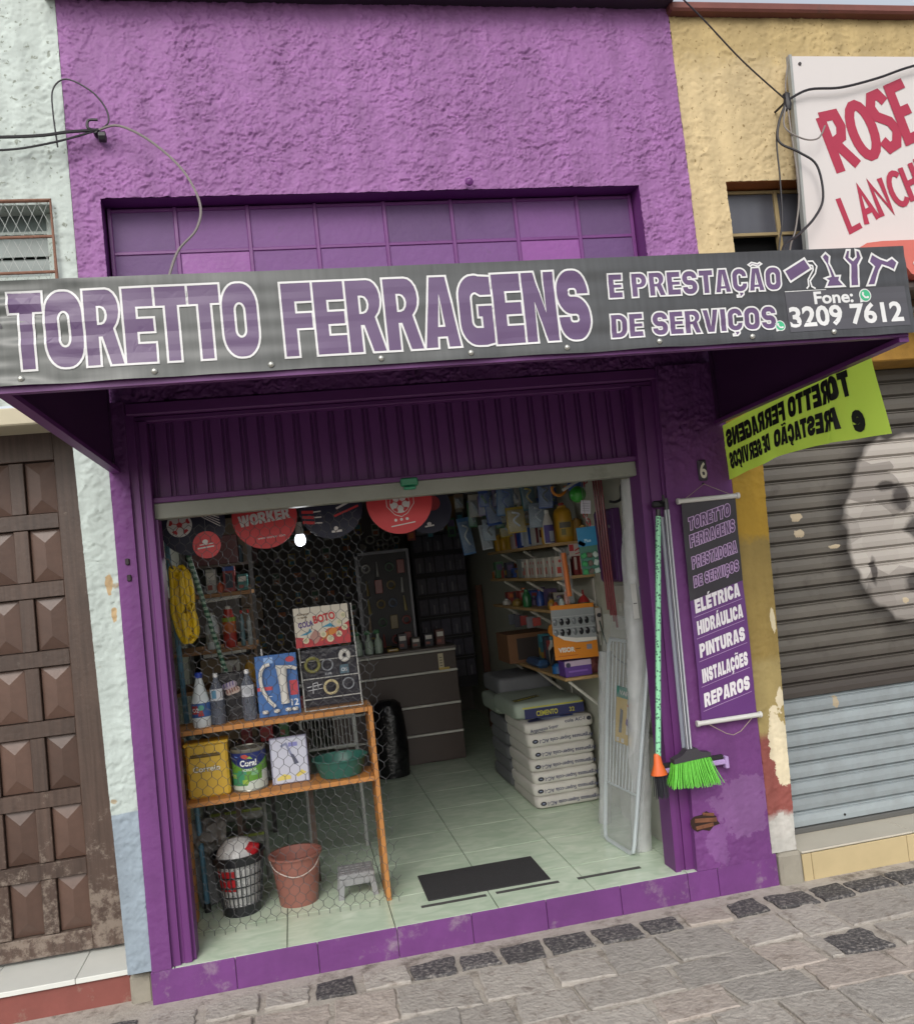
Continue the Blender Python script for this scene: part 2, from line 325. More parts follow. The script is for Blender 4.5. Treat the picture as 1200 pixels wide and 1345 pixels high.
# ================================================================== SETTING
def coordnode(mt, world=True):
    N, L, p = tree(mt); return N.new('ShaderNodeNewGeometry').outputs['Position']
def zbands(name, bands, rough=.75, jit=.03, var=.10, vs=7, bump=.25, bs=90, spots=None, patch=()):
    """paint in horizontal bands (height, colour) with ragged borders, plus irregular worn patches (x, z, rx, rz, colour)"""
    mt = bpy.data.materials.new(name); mt.use_nodes = True; N, L, p = tree(mt); p.inputs['Roughness'].default_value = rough; p.inputs['Specular IOR Level'].default_value = .35
    pos = N.new('ShaderNodeNewGeometry').outputs['Position']; sx = N.new('ShaderNodeSeparateXYZ'); L.new(pos, sx.inputs[0])
    nz = N.new('ShaderNodeTexNoise'); nz.inputs['Scale'].default_value = 14; nz.inputs['Detail'].default_value = 8; nz.inputs['Roughness'].default_value = .7; L.new(pos, nz.inputs['Vector'])
    def math_(op, a, b=None, c=None):
        n = N.new('ShaderNodeMath'); n.operation = op
        for i, v in enumerate((a, b, c)):
            if v is None: continue
            if isinstance(v, (int, float)): n.inputs[i].default_value = v
            else: L.new(v, n.inputs[i])
        return n.outputs[0]
    def mixc(f, a, b):
        n = N.new('ShaderNodeMix'); n.data_type = 'RGBA'; L.new(f, n.inputs[0])
        for i, v in ((6, a), (7, b)):
            if isinstance(v, tuple): n.inputs[i].default_value = v + (1,)
            else: L.new(v, n.inputs[i])
        return n.outputs[2]
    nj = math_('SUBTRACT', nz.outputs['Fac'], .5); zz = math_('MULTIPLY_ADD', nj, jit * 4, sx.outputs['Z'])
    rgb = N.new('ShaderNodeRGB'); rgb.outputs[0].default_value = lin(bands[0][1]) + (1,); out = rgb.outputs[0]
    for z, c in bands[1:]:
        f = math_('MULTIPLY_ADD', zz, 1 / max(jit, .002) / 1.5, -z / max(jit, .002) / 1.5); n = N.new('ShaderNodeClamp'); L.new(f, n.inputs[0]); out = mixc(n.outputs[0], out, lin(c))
    for (px, pz, rx, rz, c) in patch:
        dx = math_('DIVIDE', math_('SUBTRACT', sx.outputs['X'], px), rx); dz = math_('DIVIDE', math_('SUBTRACT', sx.outputs['Z'], pz), rz)
        r = math_('SQRT', math_('ADD', math_('MULTIPLY', dx, dx), math_('MULTIPLY', dz, dz))); r = math_('MULTIPLY_ADD', nj, 2.6, r)
        mr = N.new('ShaderNodeMapRange'); mr.inputs['From Min'].default_value = 1.0; mr.inputs['From Max'].default_value = .92; L.new(r, mr.inputs[0]); out = mixc(mr.outputs[0], out, lin(c))
    n1 = N.new('ShaderNodeTexNoise'); n1.inputs['Scale'].default_value = vs; n1.inputs['Detail'].default_value = 7; n1.inputs['Roughness'].default_value = .7; L.new(pos, n1.inputs['Vector'])
    st_ = N.new('ShaderNodeMapping'); st_.inputs['Scale'].default_value = (11, 11, .9); L.new(pos, st_.inputs[0]); ns = N.new('ShaderNodeTexNoise'); ns.inputs['Scale'].default_value = 1; ns.inputs['Detail'].default_value = 5; L.new(st_.outputs[0], ns.inputs['Vector']); ms_ = N.new('ShaderNodeMapRange'); ms_.inputs['From Min'].default_value = .35; ms_.inputs['From Max'].default_value = .62; ms_.inputs['To Min'].default_value = .84; ms_.inputs['To Max'].default_value = 1.03; L.new(ns.outputs['Fac'], ms_.inputs[0]); h0 = N.new('ShaderNodeHueSaturation'); L.new(out, h0.inputs['Color']); L.new(ms_.outputs[0], h0.inputs['Value']); out = h0.outputs[0]
    hv = N.new('ShaderNodeHueSaturation'); L.new(out, hv.inputs['Color']); mr = N.new('ShaderNodeMapRange'); mr.inputs['From Min'].default_value = .25; mr.inputs['From Max'].default_value = .75
    mr.inputs['To Min'].default_value = 1 - var * 1.5; mr.inputs['To Max'].default_value = 1 + var; L.new(n1.outputs['Fac'], mr.inputs[0]); L.new(mr.outputs[0], hv.inputs['Value']); out = hv.outputs[0]
    if spots:
        n2 = N.new('ShaderNodeTexNoise'); n2.inputs['Scale'].default_value = spots[1]; n2.inputs['Detail'].default_value = 3; L.new(pos, n2.inputs['Vector'])
        mr = N.new('ShaderNodeMapRange'); mr.inputs['From Min'].default_value = spots[2]; mr.inputs['From Max'].default_value = spots[2] + .04; mr.inputs['To Max'].default_value = .8; L.new(n2.outputs['Fac'], mr.inputs[0]); out = mixc(mr.outputs[0], out, lin(spots[0]))
    L.new(out, p.inputs['Base Color'])
    n3 = N.new('ShaderNodeTexNoise'); n3.inputs['Scale'].default_value = bs; n3.inputs['Detail'].default_value = 6; L.new(pos, n3.inputs['Vector'])
    b = N.new('ShaderNodeBump'); b.inputs['Strength'].default_value = bump; b.inputs['Distance'].default_value = .003; L.new(n3.outputs['Fac'], b.inputs['Height']); L.new(b.outputs[0], p.inputs['Normal'])
    return mt
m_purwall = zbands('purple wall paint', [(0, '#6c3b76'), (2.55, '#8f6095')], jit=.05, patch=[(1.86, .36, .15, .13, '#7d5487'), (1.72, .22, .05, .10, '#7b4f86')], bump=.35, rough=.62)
m_purtrim = M('purple trim enamel', '#652e6e', .42, var=.14, vs=5, bump=.25, bs=35, dirt=.12, dirtcol='#43304a', dirts=5)
m_purdark = M('purple sheet metal', '#612c6a', .48, var=.10, vs=4, bump=.05, bs=20)
m_riser = M('purple step paint', '#673672', .5, rnd=.08, var=.2, vs=7, bump=.5, bs=30, dirt=.3, dirtcol='#8f7f8d', dirts=6)
m_white = zbands('pale green white wall paint', [(0, '#8d9aa5'), (.725, '#b4bfbb')], jit=.004, spots=('#9d8a6c', 11, .70), patch=[(-.70, 1.62, .012, .05, '#b39a75'), (-.69, 1.50, .012, .03, '#b39a75')])
m_whiteup = zbands('pale green white wall', [(0, '#b9c3be')], spots=('#7d8377', 40, .63))
m_yellow = zbands('pale yellow wall paint', [(0, '#c4b088'), (3.72, '#b29d70')], jit=.08, spots=('#7a6740', 48, .635), var=.12)
m_mustard = zbands('mustard pilaster paint', [(0, '#b4b2ac'), (.27, '#854a44'), (.62, '#9b8a5a'), (.95, '#8f7a45'), (1.5, '#a8862f')], jit=.03, patch=[(2.075, .58, .05, .18, '#d4c8ab'), (2.10, .80, .02, .05, '#d4c8ab'), (2.03, .24, .05, .05, '#b9b6b0'), (2.115, 1.15, .012, .06, '#cfc3a4')])
m_cement = M('grey cement', '#8d887c', .9, var=.18, vs=9, bump=.6, bs=40, dirt=.3, dirtcol='#5a564c')
m_stone = M('worn paving stone', '#a39d96', .88, rnd=.1, var=.22, vs=22, bump=1, bs=55, dirt=.4, dirtcol='#7a7068', dirts=16, dist=.008)
m_stone2 = M('pinkish paving stone', '#a59b93', .88, rnd=.1, var=.25, vs=18, bump=1, bs=50, dirt=.4, dirtcol='#7d7269', dirts=12, dist=.008)
m_stone3 = M('grey paving stone', '#9b9690', .88, rnd=.1, var=.22, vs=25, bump=1, bs=60, dirt=.38, dirtcol='#75706a', dirts=14, dist=.008)
m_basalt = M('dark basalt cobble', '#454345', .8, rnd=.25, var=.3, vs=30, bump=1, bs=70, dirt=.5, dirtcol='#8f8a85', dirts=60, dist=.008)
m_mortar = M('sandy mortar', '#a8a198', .95, var=.2, vs=25, bump=1, bs=90, dirt=.42, dirtcol='#645b52', dirts=9)
g = bx('ground', (-150, 150, -160, 60, -.6, -.02), m_mortar, kind='structure')
pav = bx('pavement', (-6, 7, -3.2, .4, -.03, -.008), m_mortar, kind='structure')
bx('road', (-150, 150, -14, -3.35, -.06, -.0155), M('asphalt', '#3e3e40', .9, var=.15, bump=.4, bs=120), kind='structure')
bx('kerb', (-6, 7, -3.35, -3.2, -.05, -.005), m_cement, kind='structure')
# paving stones: a first row of small cobbles along the houses, then large irregular slabs almost flush with their mortar
def stone(poly, mat, h):
    n = len(poly); cx = sum(p[0] for p in poly) / n; cy = sum(p[1] for p in poly) / n; b = MB()
    tl = [random.uniform(-.002, .002) for _ in range(2)]
    ring = lambda k, z: [(cx + (p[0] - cx) * k, cy + (p[1] - cy) * k, z + tl[0] * (p[0] - cx) * 20 + tl[1] * (p[1] - cy) * 20) for p in poly]
    v = ring(1.0, -.02) + ring(1.0, h - .0035) + ring(.96, h); f = []
    for r in (0, 1):
        for i in range(n): f.append((r * n + i, r * n + (i + 1) % n, (r + 1) * n + (i + 1) % n, (r + 1) * n + i))
    f.append(tuple(2 * n + i for i in range(n))); b.add(v, f); return b.build('paving_stone', mat, pav)
def ragged(x0, x1, y0, y1, j, n=4):
    c = [(x0, y0), (x1, y0), (x1, y1), (x0, y1)]; c = [(x + random.uniform(-j, j), y + random.uniform(-j, j)) for x, y in c]; out = []
    for i in range(4):
        a, b = c[i], c[(i + 1) % 4]
        for k in range(n): t = k / n; out.append((a[0] + (b[0] - a[0]) * t + (random.uniform(-j, j) * .5 if k else 0), a[1] + (b[1] - a[1]) * t + (random.uniform(-j, j) * .5 if k else 0)))
    return out
rd = random.Random(5)
x = -1.5; k = 0
while x < 3.4:
    w = rd.uniform(.17, .22); dark = -.17 < x < 0 or .2 < x < 1.36 or x > 1.58 or x < -.85
    stone(ragged(x, x + w - .03, -.235, -.105, .012), m_basalt if dark else rd.choice([m_stone, m_stone2]), .002 if dark else .003)
    x += w; k += 1
y = -.265; row = 0
while y > -1.5:
    d = rd.uniform(.17, .26); x = -1.5 + rd.uniform(-.2, .1)
    while x < 3.4:
        w = rd.uniform(.18, .36)
        dark = abs(x + w / 2 - 1.97) < .15 and row == 1
        if dark: stone(ragged(x, x + w * .3, y - d + .014, y, .010, 3), m_stone, .001); stone(ragged(x + w * .34, x + w * .34 + .20, y - d * .8, y - .02, .028), m_basalt, .001); w = max(w, w * .34 + .23)
        else: stone(ragged(x, x + w - .014, y - d + .014, y, .012, 5), rd.choice([m_stone, m_stone, m_stone2, m_stone3]), rd.choice([.0004, .001, .0022]))
        x += w
    y -= d; row += 1
# ------------------------------------------------------------------ shop interior shell
m_inwall = M('interior plaster', '#a9aa9c', .8, var=.08, vs=3, bump=.2, bs=25)
m_tile = None
def marble():
    mt = M('pale green marbled tile', '#a9bfa5', .2, var=.06, vs=3, spec=.5); N, L, p = tree(mt)
    pos = N.new('ShaderNodeNewGeometry').outputs['Position']; mp = N.new('ShaderNodeMapping'); mp.inputs['Scale'].default_value = (6, 11, 1); mp.inputs['Rotation'].default_value = (0, 0, .5); L.new(pos, mp.inputs[0])
    n = N.new('ShaderNodeTexNoise'); n.inputs['Scale'].default_value = 1.2; n.inputs['Detail'].default_value = 7; n.inputs['Distortion'].default_value = 1.2; L.new(mp.outputs[0], n.inputs['Vector'])
    cr = N.new('ShaderNodeValToRGB'); e = cr.color_ramp.elements; e[0].position = .25; e[0].color = lin('#b2c7ae') + (1,); e[1].position = .7; e[1].color = lin('#d0ddc9') + (1,); L.new(n.outputs['Fac'], cr.inputs[0]); L.new(cr.outputs[0], p.inputs['Base Color'])
    return mt
m_tile = marble()
fl = bx('floor', (-.66, 1.72, .052, 5.0, 0, .109), M('dark grout', '#3f4a3f', .9), kind='structure')
xs = [-.66, -.578, -.148, .285, .717, 1.14, 1.56, 1.72]; ys = [.003] + [.33 + .43 * i for i in range(11)] + [5.0]
for i in range(len(xs) - 1):
    for j in range(len(ys) - 1):
        e = .0022; MB().box(xs[i] + e, xs[i + 1] - e, ys[j] + e, ys[j + 1] - e, .1005 if j else .104, .115).build('floor_tile', m_tile, fl)
wl = bx('side_wall', (-.72, -.62, .16, 5.0, .0, 2.7), m_inwall, kind='structure')
wr = bx('side_wall', (1.662, 1.76, .16, 5.0, .0, 2.7), m_inwall, kind='structure')
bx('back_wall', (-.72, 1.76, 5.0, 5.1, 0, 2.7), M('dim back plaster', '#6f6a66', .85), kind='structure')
bx('ceiling', (-.72, 1.76, .16, 5.1, 2.7, 2.8), M('ceiling board', '#8f8c84', .8), kind='structure')
# ================================================================== PURPLE SHOP BUILDING
shop = thing('shop_building', 'purple rough-plastered shop front with a row of painted-over panes and an open doorway', 'building')
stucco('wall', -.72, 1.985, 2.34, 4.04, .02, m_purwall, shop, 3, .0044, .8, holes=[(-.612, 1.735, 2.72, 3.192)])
def strip(name, fL, fR, z0, z1, Y, mat, parent, seed, amp, step=.006, below=None):
    nx = max(2, int((fR(1) - fL(1)) / step)); ob = stucco(name, 0, 1, z0, z1, Y, mat, parent, seed, 1e9, amp) if 0 else None
    nz = int((z1 - z0) / step); zs = np.linspace(z0, z1, nz + 1); t = np.linspace(0, 1, nx + 1); T, Z = np.meshgrid(t, zs)
    X = np.vectorize(fL)(Z) * (1 - T) + np.vectorize(fR)(Z) * T
    H = relief(X, Z, seed, amp)
    if below is not None: H = H * np.clip((Z - below) / .5 + .3, .3, 1)
    co = np.stack([X, Y - H, Z], -1).reshape(-1, 3); I = np.arange(co.shape[0]).reshape(nz + 1, nx + 1)
    q = np.stack([I[:-1, :-1], I[:-1, 1:], I[1:, 1:], I[1:, :-1]], -1).reshape(-1, 4)
    # returns at both sides so that the piece has thickness
    b0 = len(co); L_ = I[:, 0]; R_ = I[:, -1]; back = []
    for col, dy in ((L_, .13), (R_, .13)): c2 = co[col].copy(); c2[:, 1] = Y + dy; back.append(c2)
    co = np.concatenate([co] + back); nb = len(L_); BL = b0 + np.arange(nb); BR = b0 + nb + np.arange(nb)
    qL = np.stack([BL[:-1], L_[:-1], L_[1:], BL[1:]], -1); qR = np.stack([R_[:-1], BR[:-1], BR[1:], R_[1:]], -1); q = np.concatenate([q, qL, qR])
    me = bpy.data.meshes.new(name); n = len(q); me.vertices.add(len(co)); me.vertices.foreach_set('co', co.reshape(-1).astype(np.float32)); me.loops.add(4 * n); me.loops.foreach_set('vertex_index', q.ravel().astype(np.int32))
    me.polygons.add(n); me.polygons.foreach_set('loop_start', np.arange(0, 4 * n, 4, dtype=np.int32)); me.polygons.foreach_set('use_smooth', np.ones(n, bool)); me.update(calc_edges=True); me.validate(); me.materials.append(mat); me.set_sharp_from_angle(angle=1.0)
    ob = bpy.data.objects.new(name, me); C.objects.link(ob); ob.parent = parent; ORG[ob.name] = Vector(); return ob
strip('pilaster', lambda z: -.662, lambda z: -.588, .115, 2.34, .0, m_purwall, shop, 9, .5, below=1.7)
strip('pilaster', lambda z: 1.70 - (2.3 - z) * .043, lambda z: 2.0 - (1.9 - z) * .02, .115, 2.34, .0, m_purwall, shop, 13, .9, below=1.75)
bx('wall_core', (-.715, 1.98, .05, .15, 3.21, 4.04), m_purdark, shop); bx('wall_core', (-.715, 1.98, .05, .15, 2.345, 2.70), m_purdark, shop)
bx('eave', (-.76, 1.985, -.10, .2, 4.035, 4.10), M('dark roof trim', '#2e2530', .7), shop)
# window with painted panes
win = bx('window', (-.64, 1.76, .16, .18, 2.68, 3.24), M('window back', '#241a28', .8), shop)
MB().box(-.63, 1.75, .024, .158, 3.19, 3.235).build('lintel', m_purtrim, win)
MB().box(-.635, -.612, .024, .158, 2.69, 3.19).build('reveal', m_purtrim, win); MB().box(1.735, 1.76, .024, .158, 2.69, 3.19).build('reveal', m_purtrim, win)
MB().box(-.612, 1.735, .024, .158, 2.69, 2.72).build('sill', m_purtrim, win)
fr = MB(); cols = [-.596, -.331, -.030, .258, .562, .866, 1.163, 1.460, 1.722]
for cx_ in cols: fr.box(cx_ - .009, cx_ + .009, .110, .135, 2.722, 3.188, bev=.003)
for z in (3.176, 2.992, 2.805, 2.733): fr.box(-.60, 1.726, .113, .132, z - .008, z + .008, bev=.003)
fr.build('frame', m_purtrim, win)
def hammered(name, col, rough):
    return M(name, col, rough, var=.10, vs=14, bump=.5, bs=45, dist=.004, dirt=.12, dirtcol='#4a3a50', dirts=7)
mg = [hammered('grey purple hammered glass', '#5b3c6c', .6), hammered('purple hammered glass', '#6a4179', .6), hammered('bright purple painted pane', '#7f4489', .45), hammered('dark mauve hammered glass', '#553865', .6)]
pick = [[0, 1, 1, 1, 3, 0, 1, 3], [0, 2, 1, 1, 1, 1, 2, 0], [0, 1, 1, 1, 0, 1, 1, 0]]
for r, (za, zb) in enumerate(((2.999, 3.169), (2.812, 2.985), (2.740, 2.798))):
    for c in range(8): MB().box(cols[c] + .0085, cols[c + 1] - .0085, .118, .126, za, zb).build('pane', mg[pick[r][c]], win)
MB().lathe([(0.001, 0), (.017, .004), (.02, .014), (.012, .024), (.001, .028)], (0, 0, 0), 9, mat=Matrix.Translation((.93, -.008, 3.205)) @ Matrix.Rotation(1.3, 4, 'X')).build('plaster_lump', m_purtrim, shop)
# transom of ribbed sheet above the opening
tr = bx('transom', (-.585, 1.70, .105, .12, 1.93, 2.34), m_purdark, shop)
prof = [(0, .1), (.003, .088), (.046, .088), (.049, .1), (.056, .1), (.058, .092), (.064, .092), (.066, .1), (.0737, .1)]
def slatmesh():
    b = MB(); z0, z1 = 1.952, 2.272; v = [(p[0], p[1], z) for z in (z0, z1) for p in prof]; n = len(prof); f = [(i, i + 1, n + i + 1, n + i) for i in range(n - 1)]; b.add(v, f); return b.build('ribbed_slat', m_purdark, tr)
s0 = slatmesh(); s0.location.x = -.563
for i in range(1, 30): piece(s0, (-.563 + .0737 * i, 0, 0))
b = MB(); b.box(-.588, 1.705, .012, .10, 2.285, 2.338, bev=.006); b.box(-.57, 1.69, .04, .10, 2.262, 2.284, bev=.004); b.box(-.52, 1.60, .055, .104, 1.928, 1.951, bev=.003)
b.build('header_frame', m_purdark, tr)
gb = bx('roller_beam', (-.515, 1.575, .06, .135, 1.862, 1.927), M('grey galvanised beam', '#87897f', .5, var=.12, vs=8, dirt=.2, dirtcol='#5d5c50'), shop, bev=.004)
# door jambs, stepped profiles
j = MB(); j.box(-.588, -.556, .018, .15, .115, 2.284); j.box(-.556, -.542, .034, .15, .115, 2.262); j.box(-.542, -.512, .026, .15, .115, 2.262, bev=.003); j.box(-.512, -.500, .05, .15, .115, 1.86)
j.build('door_jamb', m_purdark, shop)
def slant(b, x0, x1, y0, y1, z0, z1, k=.03):
    sh = lambda z: -(1.9 - z) * k; v = [(x + sh(z), y, z) for z in (z0, z1) for y in (y0, y1) for x in (x0, x1)]; return b.add(v, [(0, 2, 3, 1), (4, 5, 7, 6), (0, 1, 5, 4), (2, 6, 7, 3), (0, 4, 6, 2), (1, 3, 7, 5)])
j = MB(); slant(j, 1.575, 1.60, .03, .15, .115, 2.26); slant(j, 1.60, 1.622, .045, .15, .115, 2.26); slant(j, 1.622, 1.672, .034, .15, .115, 2.26); slant(j, 1.672, 1.714, .018, .15, .115, 2.284, .03); j.build('door_jamb', m_purdark, shop)
# step with painted riser tiles
st = bx('step', (-.668, 1.985, .012, .052, -.02, .106), m_cement, shop)
e = [-.668, -.35, -.03, .29, .60, .92, 1.25, 1.56, 1.70, 1.985]
for i in range(len(e) - 1): MB().box(e[i] + .001, e[i + 1] - .001, 0, .012, -.02, .1135 if e[i] < 1.7 else .128, bev=.002).build('riser_tile', m_riser, st)
MB().box(1.702, 1.985, .0125, .052, .1, .124).build('step_top', m_riser, st)
MB().box(-.666, -.58, .0125, .052, .1, .1145).build('step_top', m_riser, st)
# broken hole in the pilaster with exposed brick
h = MB(); rdm = random.Random(3)
ring = [(1.668 + .066 * math.cos(a) * rdm.uniform(.75, 1.2), .318 + .042 * math.sin(a) * rdm.uniform(.7, 1.2)) for a in [i * 2 * math.pi / 14 for i in range(14)]]
hole = printed('broken_hole', [poly(ring, 'd')], front(0, -.004, 0), shop, pal={'d': M('dark hollow', '#2c1a14', .95, var=.3, vs=40)}, base=0)  # flat patch; the shade inside the hole is painted dark
b = MB()
for (x0, z0, w, hh, ro) in ((1.672, .325, .105, .020, .10), (1.665, .300, .085, .018, -.06), (1.688, .348, .055, .014, .2)): b.box(-w / 2, w / 2, -.001, .008, -hh / 2, hh / 2, bev=.003, mat=Matrix.Translation((x0, -.006, z0)) @ Matrix.Rotation(ro, 4, 'Y'))
b.build('exposed_brick', M('broken orange brick', '#6b4430', .95, var=.5, vs=30, bump=.8, bs=60), shop)
for (x0, z0) in ((-.622, 1.70), (-.62, 1.635)): MB().box(x0 - .008, x0 + .008, -.010, .004, z0 - .013, z0 + .013, bev=.003).build('hinge_plug', M('dark rusty iron', '#2a2226', .7), shop)
# cornice bits above
# ================================================================== PALE NEIGHBOUR (left)
lb = thing('neighbour_building', 'pale green white rough-plastered building with a panelled brown door, left of the purple shop', 'building')
stucco('wall', -2.6, -.722, 2.36, 4.2, .022, m_whiteup, lb, 41, .0065, .55, holes=[(-1.9, -.800, 2.62, 3.175)])
bx('wall_core', (-2.6, -.722, .06, .2, 3.2, 4.2), m_cement, lb)
bx('roof_edge', (-2.7, -.765, -.06, .2, 4.2, 4.28), m_cement, lb)
strip('pilaster', lambda z: -.795 + (2.3 - z) * .020, lambda z: -.664, .118, 2.36, .01, m_white, lb, 52, .6)
bx('wall', (-2.6, -1.75, .01, .2, 0, 2.36), m_white, lb)
lw = bx('window', (-1.9, -.79, .19, .21, 2.60, 3.2), M('dark room behind', '#1e2120', .9), lb)
MB().box(-1.9, -.79, .03, .18, 3.175, 3.20).build('reveal', m_whiteup, lw); MB().box(-.800, -.785, .03, .18, 2.6, 3.175).build('reveal', m_whiteup, lw)
b = MB()
mgl = M('dusty louvre glass', '#6a7674', .4, var=.25, vs=9)
for i, z in enumerate((3.135, 3.04, 2.945, 2.85, 2.755, 2.66)):
    MB().box(-1.88, -.845, -.045, .045, -.003, .003, mat=Matrix.Translation((0, .13, z)) @ Matrix.Rotation(1.42, 4, 'X')).build('louvre_pane', mgl, lw)
b.box(-.845, -.80, .11, .15, 2.60, 3.172); b.box(-1.9, -.845, .12, .14, 3.09, 3.102); b.box(-1.9, -.845, .12, .14, 2.90, 2.912); b.build('window_frame', m_whiteup, lw)
rust = M('rusty iron', '#7d5a4a', .85, var=.3, vs=40, bump=.5, bs=90, dirt=.3, dirtcol='#3a241c', dirts=18)
b = MB(); b.tube([(-1.9, -.005, 3.180), (-.797, -.005, 3.178), (-.795, -.005, 2.6)], .0085, 7)
for z in (3.03, 2.885, 2.74): b.tube([(-1.9, -.003, z), (-.797, -.003, z)], .006, 6)
b.build('window_grille', rust, lw)
b = MB(); X0 = -1.9
for k in range(-12, 34):
    xa = X0 + k * .042
    for sgn in (1, -1):
        q_ = [(xa + sgn * s_ * .45, 3.175 - s_) for s_ in [i * .03 for i in range(19)]]; q_ = [(x, .004, z) for x, z in q_ if -1.9 < x < -.802]
        if len(q_) > 1: b.tube([q_[0], q_[-1]], .0011, 3, cap=False)
b.build('grille_mesh', M('thin galvanised wire', '#8b8f8c', .5, metal=.6), lw)
bx('lintel_trim', (-2.6, -.700, -.012, .2, 2.275, 2.345), M('cream trim', '#b9b199', .7, var=.1), lb, bev=.006)
# panelled door
m_wood = M('dark varnished door wood', '#4a3a32', .5, rnd=.16, var=.28, vs=4, bump=.3, bs=50, dirt=.12, dirtcol='#8a8078', dirts=10)
def graindoor():
    N, L, p = tree(m_wood); pos = N.new('ShaderNodeNewGeometry').outputs['Position']; mp = N.new('ShaderNodeMapping'); mp.inputs['Scale'].default_value = (60, 60, 3); L.new(pos, mp.inputs[0])
    n = N.new('ShaderNodeTexNoise'); n.inputs['Scale'].default_value = 1; n.inputs['Detail'].default_value = 5; L.new(mp.outputs[0], n.inputs['Vector'])
    sx = N.new('ShaderNodeSeparateXYZ'); L.new(pos, sx.inputs[0]); wr_ = N.new('ShaderNodeMapRange'); wr_.inputs['From Min'].default_value = .85; wr_.inputs['From Max'].default_value = .2; L.new(sx.outputs['Z'], wr_.inputs[0])
    nn = N.new('ShaderNodeTexNoise'); nn.inputs['Scale'].default_value = 16; nn.inputs['Detail'].default_value = 9; nn.inputs['Roughness'].default_value = .8; L.new(pos, nn.inputs['Vector'])
    mm = N.new('ShaderNodeMath'); mm.operation = 'MULTIPLY_ADD'; mm.inputs[1].default_value = .17; L.new(wr_.outputs[0], mm.inputs[0]); L.new(nn.outputs['Fac'], mm.inputs[2])
    th = N.new('ShaderNodeMapRange'); th.inputs['From Min'].default_value = .62; th.inputs['From Max'].default_value = .72; th.inputs['To Max'].default_value = .75; L.new(mm.outputs[0], th.inputs[0])
    src = p.inputs['Base Color'].links[0].from_socket
    m1 = N.new('ShaderNodeMix'); m1.data_type = 'RGBA'; m1.blend_type = 'MULTIPLY'; m1.inputs[0].default_value = .55; L.new(src, m1.inputs[6]); cr = N.new('ShaderNodeValToRGB'); cr.color_ramp.elements[0].position = .35; cr.color_ramp.elements[0].color = (.45, .4, .36, 1); cr.color_ramp.elements[1].position = .6; L.new(n.outputs['Fac'], cr.inputs[0]); L.new(cr.outputs[0], m1.inputs[7])
    m2 = N.new('ShaderNodeMix'); m2.data_type = 'RGBA'; m2.inputs[7].default_value = lin('#83776c') + (1,); L.new(th.outputs[0], m2.inputs[0]); L.new(m1.outputs[2], m2.inputs[6]); L.new(m2.outputs[2], p.inputs['Base Color'])
graindoor()
m_wood2 = M('reddish door panel wood', '#523e35', .42, rnd=.25, var=.35, vs=7, bump=.2, bs=50, dirt=.1, dirtcol='#80746a', dirts=9)
dr = bx('door', (-2.1, -.72, .345, .38, .125, 2.36), m_wood, lb)
bb = MB(); bb.box(-.935, -.70, .30, .345, .135, 2.36, bev=.003); bb.build('stile', m_wood, dr)
px = [-1.060 - .183 * i for i in range(5)]; pz = [2.175 - .289 * i for i in range(7)]
for i, z in enumerate(pz):
    lo = z - .222; nx = (pz[i + 1] if i < 6 else .2)
    MB().box(-2.0, -.9355, .305, .345, nx + .001 if i < 6 else .135, lo - .001, bev=.002).build('rail', m_wood, dr)
MB().box(-2.0, -.9355, .305, .345, 2.178, 2.36, bev=.002).build('rail', m_wood, dr)
def pyramid():
    b = MB(); w, hh = .120, .216; v = [(0, .342, 0), (w, .342, 0), (w, .342, hh), (0, .342, hh), (0, .328, 0), (w, .328, 0), (w, .328, hh), (0, .328, hh), (w / 2, .313, .055), (w / 2, .313, hh - .055)]
    f = [(0, 1, 5, 4), (1, 2, 6, 5), (2, 3, 7, 6), (3, 0, 4, 7), (4, 5, 8), (5, 6, 9, 8), (6, 7, 9), (7, 4, 8, 9)]; return b.add(v, f).build('raised_panel', m_wood2, dr)
pp = pyramid(); mu = MB().box(0, .058, .310, .345, 0, .2195, bev=.002).build('muntin', m_wood, dr); first = True
for z in pz:
    for x in px:
        if first: pp.location = (x + .0015, 0, z - .219); mu.location = (x - .0595, 0, z - .2208); first = False
        else: piece(pp, (x + .0015, 0, z - .219)); piece(mu, (x - .0595, 0, z - .2208))
m_sill = M('white glazed tile', '#d3d5cf', .22, var=.05, dirt=.08, dirtcol='#a39c8c')
ls = bx('doorstep', (-2.6, -.755, .09, .345, -.02, .098), m_cement, lb)
MB().box(-2.6, -.757, .078, .09, -.02, .094, bev=.003).build('riser', M('worn red step paint', '#7d463f', .7, var=.2, dirt=.25, dirtcol='#8d8778', dirts=8, bump=.4), ls)
for a, b_ in ((-2.6, -1.62), (-1.618, -1.29), (-1.288, -.955), (-.953, -.722)): MB().box(a, b_, .062, .343, .099, .119, bev=.002).build('sill_tile', m_sill, ls)
MB().box(-.755, -.671, .045, .2, -.02, .097, bev=.01).build('mortar_block', m_cement, ls)
# ================================================================== YELLOW NEIGHBOUR (right)
yb = thing('neighbour_building', 'yellow rough-plastered building with a grimy roller shutter, right of the purple shop', 'building')
stucco('wall', 1.987, 4.6, 2.34, 4.0, .022, m_yellow, yb, 71, .0068, .62, holes=[(2.17, 3.3, 2.55, 3.197), (2.19, 4.6, 2.2, 2.345)])
bx('wall_core', (1.99, 4.6, .06, .2, 3.22, 3.99), m_cement, yb)
m_brick = M('brown red cornice paint', '#6d3f38', .7, var=.2, vs=10, dirt=.2, dirtcol='#4a3a35')
bx('cornice', (1.975, 4.7, -.035, .22, 4.0, 4.045), m_brick, yb, bev=.01)
bx('roof', (1.95, 4.7, .0, 3.5, 4.046, 4.06), m_cement, yb); bx('roof', (-2.6, 1.85, .2, 5.2, 4.11, 4.2), m_cement, shop)
bx('flank_wall', (2.0, 2.1, .2, 3.5, .12, 3.95), m_cement, yb)
